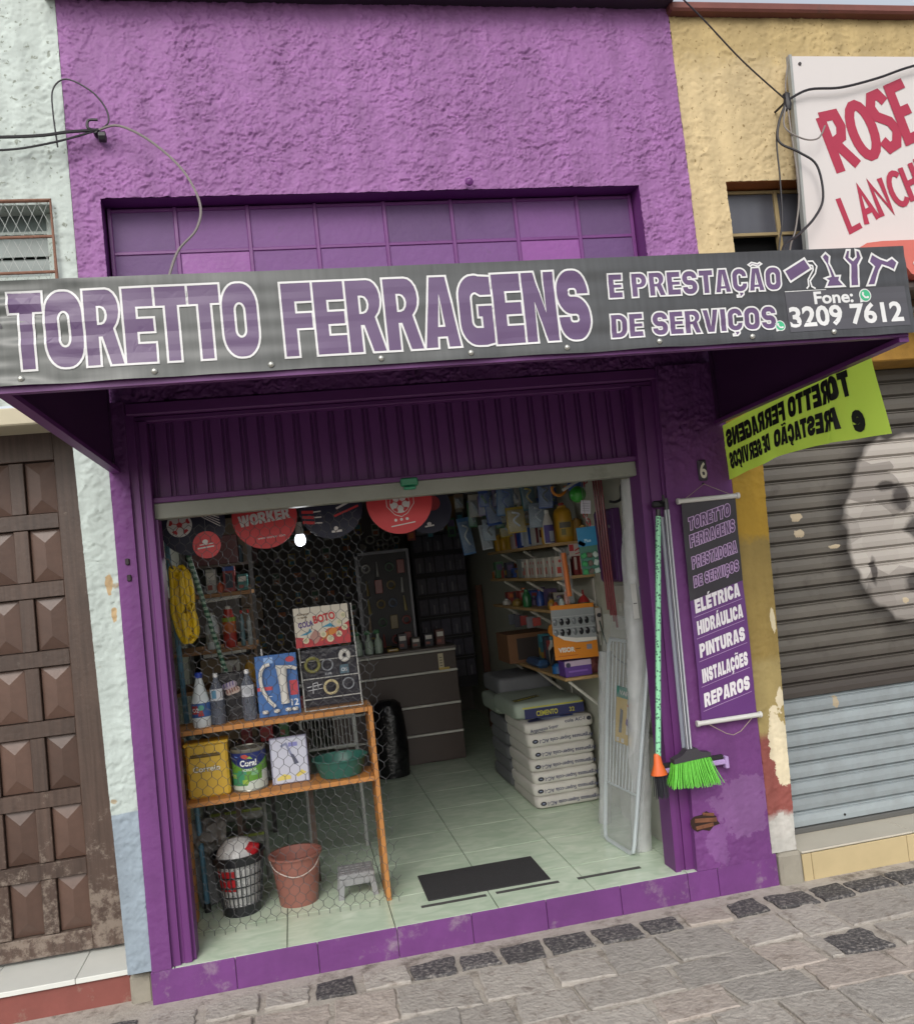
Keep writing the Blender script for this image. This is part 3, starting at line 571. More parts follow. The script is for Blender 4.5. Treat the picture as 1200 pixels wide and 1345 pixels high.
strip('pilaster', lambda z: 2.003 - (1.9 - z) * .02, lambda z: 2.185 - (2.33 - z) * .045, .13, 2.34, .005, m_mustard, yb, 83, .35)
bx('lintel', (2.19, 4.6, -.01, .2, 2.29, 2.43), zbands('mustard lintel paint', [(0, '#9a7430')], var=.25), yb, bev=.006)
yw = bx('window', (2.16, 3.32, .19, .2, 2.5, 3.25), M('dark behind window', '#0f1012', .9), yb)
m_orange = M('orange brown reveal paint', '#9a5c2c', .7, var=.15)
MB().box(2.16, 3.31, .026, .188, 3.195, 3.24).build('lintel', m_orange, yw); MB().box(2.14, 2.168, .026, .188, 2.5, 3.195).build('reveal', m_orange, yw)
b = MB(); fy = M('cream window frame paint', '#8d7c58', .6, var=.2, dirt=.2, dirtcol='#5a3a26')
for x in (2.178, 2.47, 2.76, 3.05): b.box(x - .010, x + .010, .105, .135, 2.52, 3.188, bev=.002)
for z in (3.18, 2.972, 2.76, 2.55): b.box(2.17, 3.3, .108, .132, z - .008, z + .008, bev=.002)
b.build('window_frame', fy, yw)
gl2 = M('grey window glass', '#4c4d54', .2, var=.15)
for i, x in enumerate((2.178, 2.47, 2.76)):
    for k, z in enumerate((2.98, 2.768)):
        if (i, k) == (0, 1): MB().box(-.132, .132, -.09, .09, -.002, .002, mat=Matrix.Translation((x + .146, .15, z + .06)) @ Matrix.Rotation(.25, 4, 'X')).build('tilted_pane', gl2, yw); continue
        MB().box(x + .0105, x + .282, .117, .123, z, z + (.19 if k == 0 else .195)).build('pane', gl2, yw)
# roller shutter
def shutmat():
    mt = M('grimy painted shutter', '#6f6a62', .5, var=.1, vs=5, bump=.3, bs=8, dist=.006); N, L, p = tree(mt); pos = N.new('ShaderNodeNewGeometry').outputs['Position']; sx = N.new('ShaderNodeSeparateXYZ'); L.new(pos, sx.inputs[0])
    def mt_(op, a, b=None, c=None):
        n = N.new('ShaderNodeMath'); n.operation = op
        for i, v in enumerate((a, b, c)):
            if v is None: continue
            if isinstance(v, (int, float)): n.inputs[i].default_value = v
            else: L.new(v, n.inputs[i])
        return n.outputs[0]
    def noise(s, d=6, vec=None, r=.6):
        n = N.new('ShaderNodeTexNoise'); n.inputs['Scale'].default_value = s; n.inputs['Detail'].default_value = d; n.inputs['Roughness'].default_value = r; L.new(vec or pos, n.inputs['Vector']); return n.outputs['Fac']
    def mix(f, a, b, ty='MIX'):
        n = N.new('ShaderNodeMix'); n.data_type = 'RGBA'; n.blend_type = ty
        if isinstance(f, float): n.inputs[0].default_value = f
        else: L.new(f, n.inputs[0])
        for i, v in ((6, a), (7, b)):
            if isinstance(v, tuple): n.inputs[i].default_value = v + (1,)
            else: L.new(v, n.inputs[i])
        return n.outputs[2]
    def rg(v, a, b, hi=1.):
        n = N.new('ShaderNodeMapRange'); n.inputs['From Min'].default_value = a; n.inputs['From Max'].default_value = b; n.inputs['To Max'].default_value = hi; L.new(v, n.inputs[0]); return n.outputs[0]
    cr = N.new('ShaderNodeValToRGB'); el_ = cr.color_ramp.elements; el_[0].position = 0; el_[0].color = lin('#4c4843') + (1,); el_[1].position = 1; el_[1].color = lin('#6d6860') + (1,); L.new(noise(4), cr.inputs[0]); c = cr.outputs[0]
    c = mix(rg(sx.outputs['Z'], 1.02, .78, .8), c, lin('#332d2b')); c = mix(rg(noise(9, 8), .56, .7, .5), c, lin('#3a322d'))
    # faded mural: a big pale round head with grey patches on a dark halo
    dx = mt_('SUBTRACT', sx.outputs['X'], 3.06); dz = mt_('SUBTRACT', sx.outputs['Z'], 1.49); w = mt_('MULTIPLY_ADD', noise(5, 2), .14, -.07)
    r = mt_('ADD', mt_('SQRT', mt_('ADD', mt_('MULTIPLY', dx, dx), mt_('MULTIPLY', mt_('MULTIPLY', dz, dz), .72))), w)
    c = mix(rg(r, .50, .41, .8), c, lin('#2b2623'))
    vo = N.new('ShaderNodeTexVoronoi'); vo.inputs['Scale'].default_value = 6.5; L.new(pos, vo.inputs['Vector']); pc = N.new('ShaderNodeValToRGB'); q = pc.color_ramp.elements; q[0].position = .25; q[0].color = lin('#77716c') + (1,); q[1].position = .75; q[1].color = lin('#b3ada6') + (1,)
    sp = N.new('ShaderNodeSeparateColor'); L.new(vo.outputs['Color'], sp.inputs[0]); L.new(sp.outputs[0], pc.inputs[0])
    c = mix(rg(r, .40, .375), c, mix(.45, pc.outputs[0], lin('#98928c')))
    for (x, z, rx, rz) in ((3.00, 1.64, .05, .07), (3.05, 1.49, .05, .05), (2.80, 1.29, .018, .07), (3.02, 1.22, .06, .05), (2.93, 1.71, .05, .025)):
        a = mt_('DIVIDE', mt_('SUBTRACT', sx.outputs['X'], x), rx); b = mt_('DIVIDE', mt_('SUBTRACT', sx.outputs['Z'], z), rz); q3 = mt_('MULTIPLY_ADD', noise(12, 3), 1.2, mt_('SQRT', mt_('ADD', mt_('MULTIPLY', a, a), mt_('MULTIPLY', b, b)))); c = mix(rg(q3, 1.8, 1.35, .85), c, lin('#2f2928'))
    # newer lower slats
    low = mt_('LESS_THAN', sx.outputs['Z'], .7405); c2 = mix(rg(noise(10, 7), .4, .75, .6), lin('#8f989c'), lin('#7b7f7f')); c2 = mix(rg(noise(3, 4), .5, .8, .35), c2, lin('#9aa6ab')); c = mix(low, c, c2)
    for (x, z, rx, rz) in ((2.42, 1.60, .035, .022), (2.425, 1.52, .03, .018), (2.60, 1.44, .03, .010), (2.50, .70, .016, .03), (2.95, 1.14, .018, .014)):
        a = mt_('DIVIDE', mt_('SUBTRACT', sx.outputs['X'], x), rx); b = mt_('DIVIDE', mt_('SUBTRACT', sx.outputs['Z'], z), rz); rr_ = mt_('MULTIPLY_ADD', noise(40, 3), 1.6, mt_('SQRT', mt_('ADD', mt_('MULTIPLY', a, a), mt_('MULTIPLY', b, b)))); c = mix(rg(rr_, 1.8, 1.7), c, lin('#b3a48a'))
    oi = N.new('ShaderNodeObjectInfo'); mr = N.new('ShaderNodeMapRange'); mr.inputs['To Min'].default_value = .82; mr.inputs['To Max'].default_value = 1.08; L.new(oi.outputs['Random'], mr.inputs[0]); hv = N.new('ShaderNodeHueSaturation'); L.new(c, hv.inputs['Color']); L.new(mr.outputs[0], hv.inputs['Value']); L.new(hv.outputs[0], p.inputs['Base Color']); return mt
m_sh = shutmat()
sh = bx('roller_shutter', (2.10, 4.5, .235, .24, .12, 2.32), M('shutter back', '#2a2725', .8), yb)
sp_ = [(.218, 0), (.206, .006), (.203, .030), (.206, .056), (.216, .060), (.212, .063), (.212, .067), (.224, .070), (.218, .0745)]
b = MB(); n = len(sp_); v = [(x, y, z) for x in (2.09, 4.5) for y, z in sp_]; b.add(v, [(i, i + 1, n + i + 1, n + i) for i in range(n - 1)])
s0 = b.build('slat', m_sh, sh); s0.location.z = .145
for i in range(1, 29): piece(s0, (0, 0, .145 + .0745 * i))
MB().box(2.09, 4.5, .195, .22, .121, .1455, bev=.003).build('bottom_rail', M('dull steel rail', '#565654', .5), sh)
b = MB()
for x in (2.47, 2.86, 3.2): b.lathe([(.006, 0), (.006, .003)], (0, 0, 0), 8, mat=Matrix.Translation((x, .2035, .172)) @ Matrix.Rotation(math.pi / 2, 4, 'X'))
b.build('bolt', M('dark bolt', '#1b1b1b', .5), sh)
m_beige = M('beige glazed step tile', '#b5a47f', .4, var=.12, vs=5, dirt=.15, dirtcol='#7e7562')
rs = bx('doorstep', (2.1, 4.6, .0, .25, -.02, .112), m_cement, yb)
for a, b_ in ((2.10, 2.145), (2.147, 2.625), (2.627, 3.06), (3.062, 3.5), (3.502, 4.6)): MB().box(a, b_, -.012, 0, -.02, .108, bev=.002).build('riser_tile', m_beige, rs)
m_slab = M('pale stone sill', '#b8b2a4', .5, var=.1, vs=4, dirt=.1, dirtcol='#8d8574')
for a, b_ in ((2.10, 2.66), (2.661, 3.5), (3.501, 4.6)): MB().box(a, b_, -.014, .225, .1125, .121, bev=.002).build('sill_slab', m_slab, rs)
MB().box(1.988, 2.098, -.02, .1, -.02, .128, bev=.012).build('corner_block', m_cement, yb)
bx('wall', (4.5, 5.2, .0, .2, 0, 3.95), m_yellow, yb)
# ================================================================== CANOPY WITH PRINTED BANNER
from mathutils import noise as mn
can = thing('shop_canopy', 'dark purple metal canopy over the doorway, fronted by a long grey vinyl banner', 'canopy', (0, 0, 2.1))
YS = -1.272
b = MB(); b.add([(-.70, YS + .01, 2.39), (1.985, YS + .01, 2.385), (1.985, .0, 2.56), (-.70, .0, 2.56), (-.70, YS + .01, 2.375), (1.985, YS + .01, 2.37), (1.985, .0, 2.545), (-.70, .0, 2.545)], [(0, 1, 2, 3), (4, 7, 6, 5), (0, 4, 5, 1), (1, 5, 6, 2), (2, 6, 7, 3), (3, 7, 4, 0)])
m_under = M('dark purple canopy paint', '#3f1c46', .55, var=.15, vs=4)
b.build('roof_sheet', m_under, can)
for sx_, zf, x in ((1, 2.128, -.694), (-1, 2.112, 1.972)):
    b = MB(); zw = 2.072; t = .006
    v = [(x, YS + .012, zf), (x, -.0, zw), (x, -.0, 2.55), (x, YS + .012, 2.38)]; xx = .045 if sx_ < 0 else .0
    if sx_ > 0: v = [(x - .0, YS + .012, zf), (x + .045, -.0, zw), (x + .045, -.0, 2.55), (x, YS + .012, 2.38)]
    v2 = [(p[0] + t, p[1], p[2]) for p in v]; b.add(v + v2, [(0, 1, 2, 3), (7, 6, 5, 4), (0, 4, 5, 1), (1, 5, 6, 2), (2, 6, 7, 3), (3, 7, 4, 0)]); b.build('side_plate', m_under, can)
    b = MB(); a0 = Vector(v[0]); a1 = Vector(v[1])
    for (dx, dz, w, hh) in ((-.004, -.016, .034, .016),):
        q = []
        for p in (a0, a1):
            for (ex, ez) in ((0, 0), (w, 0), (w, hh), (0, hh)): q.append((p.x + dx + ex - (w - .012 if sx_ < 0 else 0) * 1, p.y, p.z + dz + ez))
        b.add(q, [(0, 1, 2, 3), (7, 6, 5, 4), (0, 4, 5, 1), (1, 5, 6, 2), (2, 6, 7, 3), (3, 7, 4, 0)])
    b.build('edge_angle', m_purdark, can)
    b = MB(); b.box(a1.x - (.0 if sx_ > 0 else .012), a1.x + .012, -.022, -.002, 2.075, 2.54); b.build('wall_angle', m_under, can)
    b = MB(); b.lathe([(.001, .004), (.006, .003), (.007, 0)], (0, 0, 0), 8, mat=Matrix.Translation((a1.x + .006, -.024, 2.09)) @ Matrix.Rotation(math.pi / 2, 4, 'X')); b.build('bolt', M('dull zinc', '#9a9a96', .4, metal=.6), can)
b = MB(); b.box(-.70, 1.975, YS + .004, YS + .03, 2.112, 2.135); b.box(-.70, 1.975, YS + .004, YS + .03, 2.37, 2.395)
for x in (-.6, -.05, .5, 1.05, 1.6): b.box(x, x + .02, YS + .006, YS + .026, 2.13, 2.372)
b.build('front_frame', m_purdark, can)
for x in (.6,):
    b = MB(); b.box(x, x + .02, YS + .03, -.02, 2.365, 2.385); b.build('rafter', m_under, can)
def rip(x, z):
    w = min(1, max(0, (2.20 - z) / .07)); a = mn.noise(Vector((x * 2.2, z * 26, 1))) * .0035 + mn.noise(Vector((x * 7, z * 9, 5))) * .0016
    a += w * (.006 * mn.noise(Vector((x * 6.5, 3, 2))) + .004 * abs(math.sin((x - .08) * math.pi / .285)))
    lt = max(0, -.25 - x); a += lt * .016 * mn.noise(Vector((x * 9, z * 40, 7)))
    return a
zt = lambda x: 2.405 - .006 * (x + .7) / 2.6; zb = lambda x: 2.128 - .010 * (x + .7) / 2.7 + .0035 * mn.noise(Vector((x * 5, 0, 3)))
def ban(x, z, l): return (x, YS - .006 - rip(x, z) - l, z)
b = MB(); x0, x1 = -.705, 1.992
b.grid(lambda u, v: ban(x0 + (x1 - x0) * u, zb(x0 + (x1 - x0) * u) * (1 - v) + zt(x0 + (x1 - x0) * u) * v, 0), 300, 40)
m_vinyl = M('grey vinyl banner', '#4a4b4c', .38, var=.10, vs=5, spec=.5); N, L, p_ = tree(m_vinyl)
pos = N.new('ShaderNodeNewGeometry').outputs['Position']; mp = N.new('ShaderNodeMapping'); mp.inputs['Scale'].default_value = (70, 1, 5); L.new(pos, mp.inputs[0]); nn = N.new('ShaderNodeTexNoise'); nn.inputs['Scale'].default_value = 1; nn.inputs['Detail'].default_value = 4; L.new(mp.outputs[0], nn.inputs['Vector'])
mp2 = N.new('ShaderNodeMapping'); mp2.inputs['Scale'].default_value = (1.4, 1, 1); L.new(pos, mp2.inputs[0]); n2 = N.new('ShaderNodeTexNoise'); n2.inputs['Scale'].default_value = 2; L.new(mp2.outputs[0], n2.inputs['Vector'])
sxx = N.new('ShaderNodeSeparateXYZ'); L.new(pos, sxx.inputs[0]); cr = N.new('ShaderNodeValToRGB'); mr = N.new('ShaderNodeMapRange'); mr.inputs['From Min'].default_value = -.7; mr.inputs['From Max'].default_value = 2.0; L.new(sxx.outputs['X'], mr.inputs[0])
e = cr.color_ramp.elements; e[0].position = 0; e[0].color = lin('#5b5e5c') + (1,); e[1].position = .8; e[1].color = lin('#3c3d41') + (1,); L.new(mr.outputs[0], cr.inputs[0])  # sheen put into the vinyl colour: lighter at the left, darker to the right
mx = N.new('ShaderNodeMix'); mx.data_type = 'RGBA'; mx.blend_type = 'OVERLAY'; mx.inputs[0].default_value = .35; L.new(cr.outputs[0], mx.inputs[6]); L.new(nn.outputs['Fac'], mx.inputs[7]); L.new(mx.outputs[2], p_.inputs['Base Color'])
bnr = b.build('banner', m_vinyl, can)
m_bp = M('faded purple print', '#5a4468', .4, var=.10, vs=8); m_bw = M('white banner print', '#d0d0d0', .45, var=.05); m_gp = M('newer grey patch print', '#4a494f', .38, var=.05); m_wg = M('green logo print', '#3aa678', .4, var=.03)
pal = {'p': m_bp, 'w': m_bw, 'g': m_gp, 'k': m_wg}
o = ban
sh_ = []
sh_ += fat('TORETTO', -.648, 2.165, .208, .632, .002, 'p', 'w', .0058)
sh_ += fat('FERRAGENS', .046, 2.158, .209, .885, .002, 'p', 'w', .0058)
sh_ += fat('E PRESTAÇÃO', .992, 2.276, .074, .560, .03, 'p', 'w', .0048, slant=.04)
sh_ += fat('DE SERVIÇOS', .985, 2.157, .072, .535, .03, 'p', 'w', .0048, slant=.04)
sh_.append(rect(1.560, 2.143, 1.975, 2.270, 'g', .4)); sh_.append(rect(1.56, 2.2695, 1.70, 2.2715, 'w', 1))
sh_ += txt('Fone:', 1.655, 2.228, .053, 'w', 1, .028, wid=.135)
sh_ += txt('3209 7612', 1.565, 2.160, .086, 'w', 1, .030, wid=.390)
def phone(cx, cz, r):
    s = [ell(cx, cz, r, r, 'w', 1), poly([(cx - r * .95, cz - r * 1.05), (cx - r * .2, cz - r * .9), (cx - r * .9, cz - r * .2)], 'w', 1), ell(cx, cz, r * .84, r * .84, 'k', 2)]
    s.append(line([(cx - r * .38, cz + r * .42), (cx - r * .42, cz + r * .1), (cx - r * .1, cz - r * .32), (cx + r * .4, cz - r * .38)], r * .26, 'w', 3)); s.append(ell(cx - r * .34, cz + r * .34, r * .17, r * .2, 'w', 3, 10)); s.append(ell(cx + r * .36, cz - r * .3, r * .2, r * .17, 'w', 3, 10)); return s
sh_ += phone(1.832, 2.246, .021) + phone(1.530, 2.166, .017)
def outl(loop, f='p', lw=.006, closed=True):
    a, bb_ = rib(loop, lw, True); return [(f, 1, [loop]), ('w', 2, ('strip', a, bb_))]
# roller, screwdriver, spanner and hammer drawn in outline
sh_ += outl([(1.566, 2.335), (1.640, 2.372), (1.658, 2.338), (1.584, 2.300)])
sh_ += [line([(1.650, 2.362), (1.668, 2.362), (1.678, 2.345), (1.670, 2.322), (1.650, 2.300), (1.652, 2.282), (1.664, 2.275)], .005, 'w', 2), line([(1.653, 2.350), (1.664, 2.347), (1.664, 2.334), (1.644, 2.305), (1.642, 2.284), (1.634, 2.276)], .005, 'w', 2)]
sh_ += outl([(1.700, 2.374), (1.714, 2.386), (1.728, 2.374), (1.723, 2.352), (1.738, 2.312), (1.755, 2.312), (1.750, 2.298), (1.765, 2.278), (1.700, 2.278), (1.712, 2.298), (1.700, 2.306), (1.722, 2.312), (1.712, 2.352)])
sh_ += outl([(1.785, 2.276), (1.795, 2.345), (1.778, 2.368), (1.788, 2.392), (1.800, 2.392), (1.797, 2.370), (1.808, 2.360), (1.820, 2.370), (1.819, 2.392), (1.832, 2.388), (1.840, 2.366), (1.822, 2.343), (1.814, 2.276)])
sh_ += outl([(1.842, 2.276), (1.876, 2.335), (1.862, 2.352), (1.876, 2.378), (1.905, 2.360), (1.925, 2.352), (1.945, 2.362), (1.960, 2.345), (1.945, 2.320), (1.926, 2.330), (1.905, 2.338), (1.892, 2.322), (1.870, 2.276)])
sh_ += [line([(-.70, 2.33), (-.675, 2.305), (-.665, 2.28)], .006, 'g', 1)]
printed('lettering', sh_, o, can, step=.018, pal=pal, dz=.0006, base=.0012)
scw = MB().lathe([(.0005, .006), (.004, .0055), (.0075, .003), (.0085, 0)], (0, 0, 0), 12, mat=Matrix.Rotation(math.pi / 2, 4, 'X')).build('screw', M('bright zinc screw', '#bdbdb6', .3, metal=.7), can)
for i, px_ in enumerate((-.628, -.298, .005, .305, .560, .845, 1.13, 1.43, 1.705)):
    z = zb(px_) + .017; loc = (px_, YS - .008 - rip(px_, z), z - 2.1)
    if i == 0: scw.location = loc; o_ = Vector((0, 0, 2.1)); scw.data.transform(Matrix.Translation(o_))
    else: piece(scw, loc)
# ================================================================== LIME GREEN CLOTH BANNER
gbn = thing('cloth_banner', 'lime green cloth banner hanging crooked from the canopy side, black letters showing mirrored', 'banner', (2.0, -.5, 2.0))
def gsurf(u, v):
    """u 0 at the front end .. 1.10 at the wall, v 0 at the top .. 1 at the hem"""
    t = u / 1.09; zt_ = 2.128 - .083 * t; h_ = .30 - .05 * t - .035 * math.sin(math.pi * t); y = -1.062 + u
    curl = max(0, .30 - t) / .30; sw = v * v * (.018 * curl) + .012 * math.sin(u * 9) * v + .006 * math.sin(u * 23 + v * 3) * v
    fold = math.exp(-((u - .20 - v * .05) / .035) ** 2) * (.3 + .7 * v) * .035
    return Vector((1.985 + sw - fold, y - .03 * v * curl + .05 * v * t * 0 + .055 * v * (1 - abs(t - .5)) * 0, zt_ - v * h_ + .02 * v * math.sin(math.pi * t) * 0))
b = MB(); b.grid(lambda a, c: gsurf(a * 1.075, c), 90, 16)
m_lime = M('lime green fabric', '#c9ea62', .8, var=.05, vs=4); N, L, p_ = tree(m_lime); tl = N.new('ShaderNodeBsdfTranslucent'); tl.inputs[0].default_value = lin('#d2f55e') + (1,); ms = N.new('ShaderNodeMixShader'); ms.inputs[0].default_value = .62
out = N['Material Output']; L.new(p_.outputs[0], ms.inputs[1]); L.new(tl.outputs[0], ms.inputs[2]); L.new(ms.outputs[0], out.inputs['Surface'])
b.build('cloth', m_lime, gbn)
def gpr(u, v, l):   # v measured upward from the hem, metres
    vv = 1 - v / .27; e = 1e-3; p0 = gsurf(u, vv); n_ = (gsurf(u + e, vv) - p0).cross(gsurf(u, vv + e) - p0).normalized()
    if n_.x > 0: n_ = -n_
    return p0 + n_ * l
g_ = fat('TORETTO FERRAGENS', .135, .150, .088, .90, .03, 'b') + txt('e', .10, .030, .13, 'b', 1, .06) + fat('PRESTAÇÃO', .215, .045, .080, .42, .03, 'b') + fat('DE SERVIÇOS', .675, .045, .080, .36, .03, 'b')
pal_b = {'b': M('black banner ink', '#17191a', .6, var=.1)}
printed('lettering', g_, gpr, gbn, step=.02, pal=pal_b, base=.0015)
printed('lettering', g_, lambda u, v, l: gpr(u, v, -l), gbn, step=.02, pal=pal_b, base=.0015)
# ================================================================== HANGING VERTICAL BANNER
vb = thing('hanging_banner', 'tall purple and black vinyl banner listing the shop services, hung on the right pilaster', 'banner', (1.84, -.02, 1.75))
tl_ = .030
def vs(u, v, l):    # u across 0..0.262, v up from the bottom 0..0.96
    return (1.698 + u + v * tl_, -.028 - l - .004 * math.sin(v * 7) - .003 * mn.noise(Vector((u * 12, v * 8, 0))), .758 + v)
b = MB(); b.grid(lambda a, c: vs(a * .262, c * .96, 0), 14, 60); b.build('vinyl', M('purple vinyl print', '#5d3170', .4, var=.06), vb)
def shear(shapes, k, x0=0):
    f = lambda pts: [(p[0], p[1] + (p[0] - x0) * k) for p in pts]; out = []
    for c, l, L in shapes:
        if isinstance(L, tuple) and L[0] == 'strip': L = ('strip', f(L[1]), f(L[2]))
        elif isinstance(L, tuple): L = (L[0], f(L[1]), L[2])
        else: L = [f(q3) for q3 in L]
        out.append((c, l, L))
    return out
q = [poly([(0, .52), (.262, .585), (.262, .96), (0, .96)], 'k', .3)]; qs = []
for s, y, h_, w in (('TORETTO', .850, .058, .205), ('FERRAGENS', .775, .056, .222), ('PRESTADORA', .680, .054, .222), ('DE SERVIÇOS', .598, .050, .222)): qs += fat(s, .026, y - .028, h_, w, .03, 'p', 'l', .0032)
for s, y, w in (('ELÉTRICA', .485, .222), ('HIDRÁULICA', .390, .224), ('PINTURAS', .290, .222), ('INSTALAÇÕES', .180, .224), ('REPAROS', .075, .222)):
    qs += fat(s, .020, y - .026, .060, w, .04, 'w', None); qs.append(line([(.012, y - .040), (.248, y - .040)], .0018, 'l', 1))
printed('lettering', q + shear(qs, .24), vs, vb, step=.04, pal={'k': M('black vinyl print', '#2e2a31', .4, var=.06), 'p': M('dull violet print', '#4d3558', .4), 'l': M('lilac line print', '#b79ac2', .45), 'w': M('white vinyl print', '#dcd8dc', .45, var=.04)}, base=.001)
wp = M('white plastic rod', '#c9c8c4', .4, var=.04)
for z, x0_, x1_ in ((1.722, 1.712, 1.998), (.748, 1.676, 1.972)):
    MB().tube([(x0_, -.036, z), (x1_, -.036, z)], .011, 10).build('rod', wp, vb)
    for x in (x0_, x1_): MB().tube([(x - .006, -.036, z), (x + .006, -.036, z)], .014, 10).build('rod_cap', wp, vb)
str_ = M('beige string', '#9c8e80', .9)
MB().tube([(1.745, -.036, 1.73), (1.855, -.012, 1.790), (1.965, -.036, 1.73)], .0015, 5).build('hanging_string', str_, vb)
MB().tube([(1.72, -.04, .742), (1.80, -.04, .69), (1.835, -.035, .677), (1.87, -.04, .69), (1.935, -.04, .742)], .0016, 5).build('hanging_string', str_, vb)
MB().lathe([(.001, .012), (.004, .01), (.003, 0)], (0, 0, 0), 8, mat=Matrix.Translation((1.855, .0, 1.792)) @ Matrix.Rotation(math.pi / 2, 4, 'X')).build('nail', M('dark nail', '#2a2a2a', .5, metal=.5), vb)
# number plate
npl = thing('number_plate', 'small dark house number plate with a white 6 above the hanging banner', 'house number', (1.858, -.01, 1.85))
b = MB(); b.box(1.838, 1.880, -.014, .004, 1.805, 1.900, bev=.006); b.build('plate', M('dark plate plastic', '#3b3340', .5), npl)
printed('numeral', txt('6', 1.842, 1.818, .098, 'w', 1, .02, wid=.033), front(0, -.0142, 0), npl, pal={'w': M('ivory print', '#d5cfc0', .5)})
# ================================================================== WHITE SIGN BOARD
sb = thing('sign_board', 'large white sign board with slanting crimson lettering on the yellow wall', 'sign', (2.5, 0, 2.7))
sl = lambda z: (z - 2.7) * .048
b = MB(); v = [(2.488 + sl(z), y, z) for z in (2.70, 3.758) for y in (-.065, -.045)] + [(4.3, y, z) for z in (2.70, 3.758) for y in (-.065, -.045)]
b.add(v, [(0, 2, 6, 4), (1, 5, 7, 3), (0, 1, 3, 2), (4, 6, 7, 5), (2, 3, 7, 6), (0, 4, 5, 1)]); b.build('board', M('off white enamel board', '#c6c1bf', .35, var=.03, vs=2, dirt=.05, dirtcol='#b5afa8'), sb)
b = MB(); v = [(2.474 + sl(z), y, z) for z in (2.70, 3.765) for y in (-.068, -.04)] + [(2.487 + sl(z), y, z) for z in (2.70, 3.765) for y in (-.068, -.04)]
b.add(v, [(0, 2, 6, 4), (1, 5, 7, 3), (0, 1, 3, 2), (4, 6, 7, 5), (2, 3, 7, 6), (0, 4, 5, 1)]); b.build('frame', M('grey sign edge', '#8f9290', .4), sb)
rz_ = .30
def hand(s, x, z, h_, wid, rot, w):
    """thick brush strokes for the painted words"""
    ST = {'R': [[(0, 0), (.02, 1)], [(0, 1), (.34, .95), (.38, .72), (.3, .55), (.04, .50)], [(.12, .5), (.42, 0)]], 'O': [arc(.25, .5, .23, .46, 0, 360, 18)], 'S': [[(.40, .80), (.30, .97), (.14, .97), (.04, .80), (.10, .62), (.34, .45), (.42, .26), (.30, .05), (.12, .03), (.02, .2)]],
          'E': [[(.4, .97), (.04, .97), (.02, .03), (.4, .03)], [(.03, .52), (.33, .52)]], 'L': [[(.02, 1), (0, .04), (.38, .05)]], 'A': [[(0, 0), (.2, 1), (.42, 0)], [(.08, .32), (.35, .32)]], 'N': [[(0, 0), (.02, .98), (.36, .05), (.38, 1)]], 'C': [arc(.26, .5, .24, .46, 45, 315, 14)], 'H': [[(0, 0), (.02, 1)], [(.36, 0), (.38, 1)], [(.02, .5), (.37, .5)]], 'I': [[(0, 0), (.01, 1)]]}
    cx = 0; out = []; adv = {'I': .16}; tot = sum(adv.get(c, .56) for c in s); k = wid / tot; ca, sa = math.cos(rot), math.sin(rot)
    for c in s:
        for st_ in ST[c]:
            pts = [(x + (p[0] + cx) * k * ca - p[1] * h_ * sa * .75, z + (p[0] + cx) * k * sa + p[1] * h_ * ca) for p in st_]
            if c in 'OC' : 
                if c == 'O': a, bb_ = rib(pts[:-1], w, True); out.append(('r', 1 + s.index(c) * .9, ('strip', a, bb_))); continue
            out.append(('r', 1 + s.index(c) * .9 + .25 * ST[c].index(st_), [rib(pts, w)]))
        cx += adv.get(c, .56)
    return out
q = hand('ROSE', 2.715, 3.19, .285, .54, .36, .050) + hand('LANCHES', 2.725, 2.90, .175, .66, .38, .028)
printed('lettering', q, front(0, -.065, 0), sb, pal={'r': M('crimson brush paint', '#9c2440', .5, var=.1)})
MB().lathe([(.008, 0), (.008, .004)], (0, 0, 0), 8, mat=Matrix.Translation((2.575, -.066, 3.72)) @ Matrix.Rotation(math.pi / 2, 4, 'X')).build('screw', M('dark screw', '#333', .4) if 0 else P('#3a3436'), sb)
# red awning housing
aw = thing('awning', 'faded red rounded awning end behind the canopy corner, below the white sign', 'awning', (3, -.2, 2.65))
pr = [(2.57, 2.735), (2.62, 2.762), (2.70, 2.768), (3.6, 2.768), (3.6, 2.60), (2.86, 2.60), (2.82, 2.615), (2.79, 2.66), (2.76, 2.70), (2.72, 2.722), (2.66, 2.735)]
b = MB(); b.prism(pr, lambda u, v, w: (u, -.30 + w, v), .24); b.build('shell', M('faded red plastic', '#c26459', .35, var=.08), aw)
b = MB(); b.box(2.80, 3.6, -.26, -.09, 2.555, 2.595, bev=.01); b.build('support', P('#4a3f3b'), aw)
MB().lathe([(.001, .005), (.010, .004), (.012, 0)], (0, 0, 0), 10, mat=Matrix.Translation((2.845, -.302, 2.66)) @ Matrix.Rotation(math.pi / 2, 4, 'X')).build('bolt', P('#c9bdb8', .3), aw)
b = MB(); b.tube([(2.3, -.14, 2.495), (3.6, -.14, 2.495)], .016, 10); tag(b.build('awning_tube', P('#57534f', .5)), 'grey steel tube running along the wall under the red awning', 'tube')
b = MB(); b.box(2.55, 3.6, -.09, -.02, 2.52, 2.60, bev=.004); tag(b.build('timber_beam', M('rough brown timber', '#5b4330', .85, var=.3, vs=20)), 'rough brown timber beam on the wall under the red awning', 'beam')
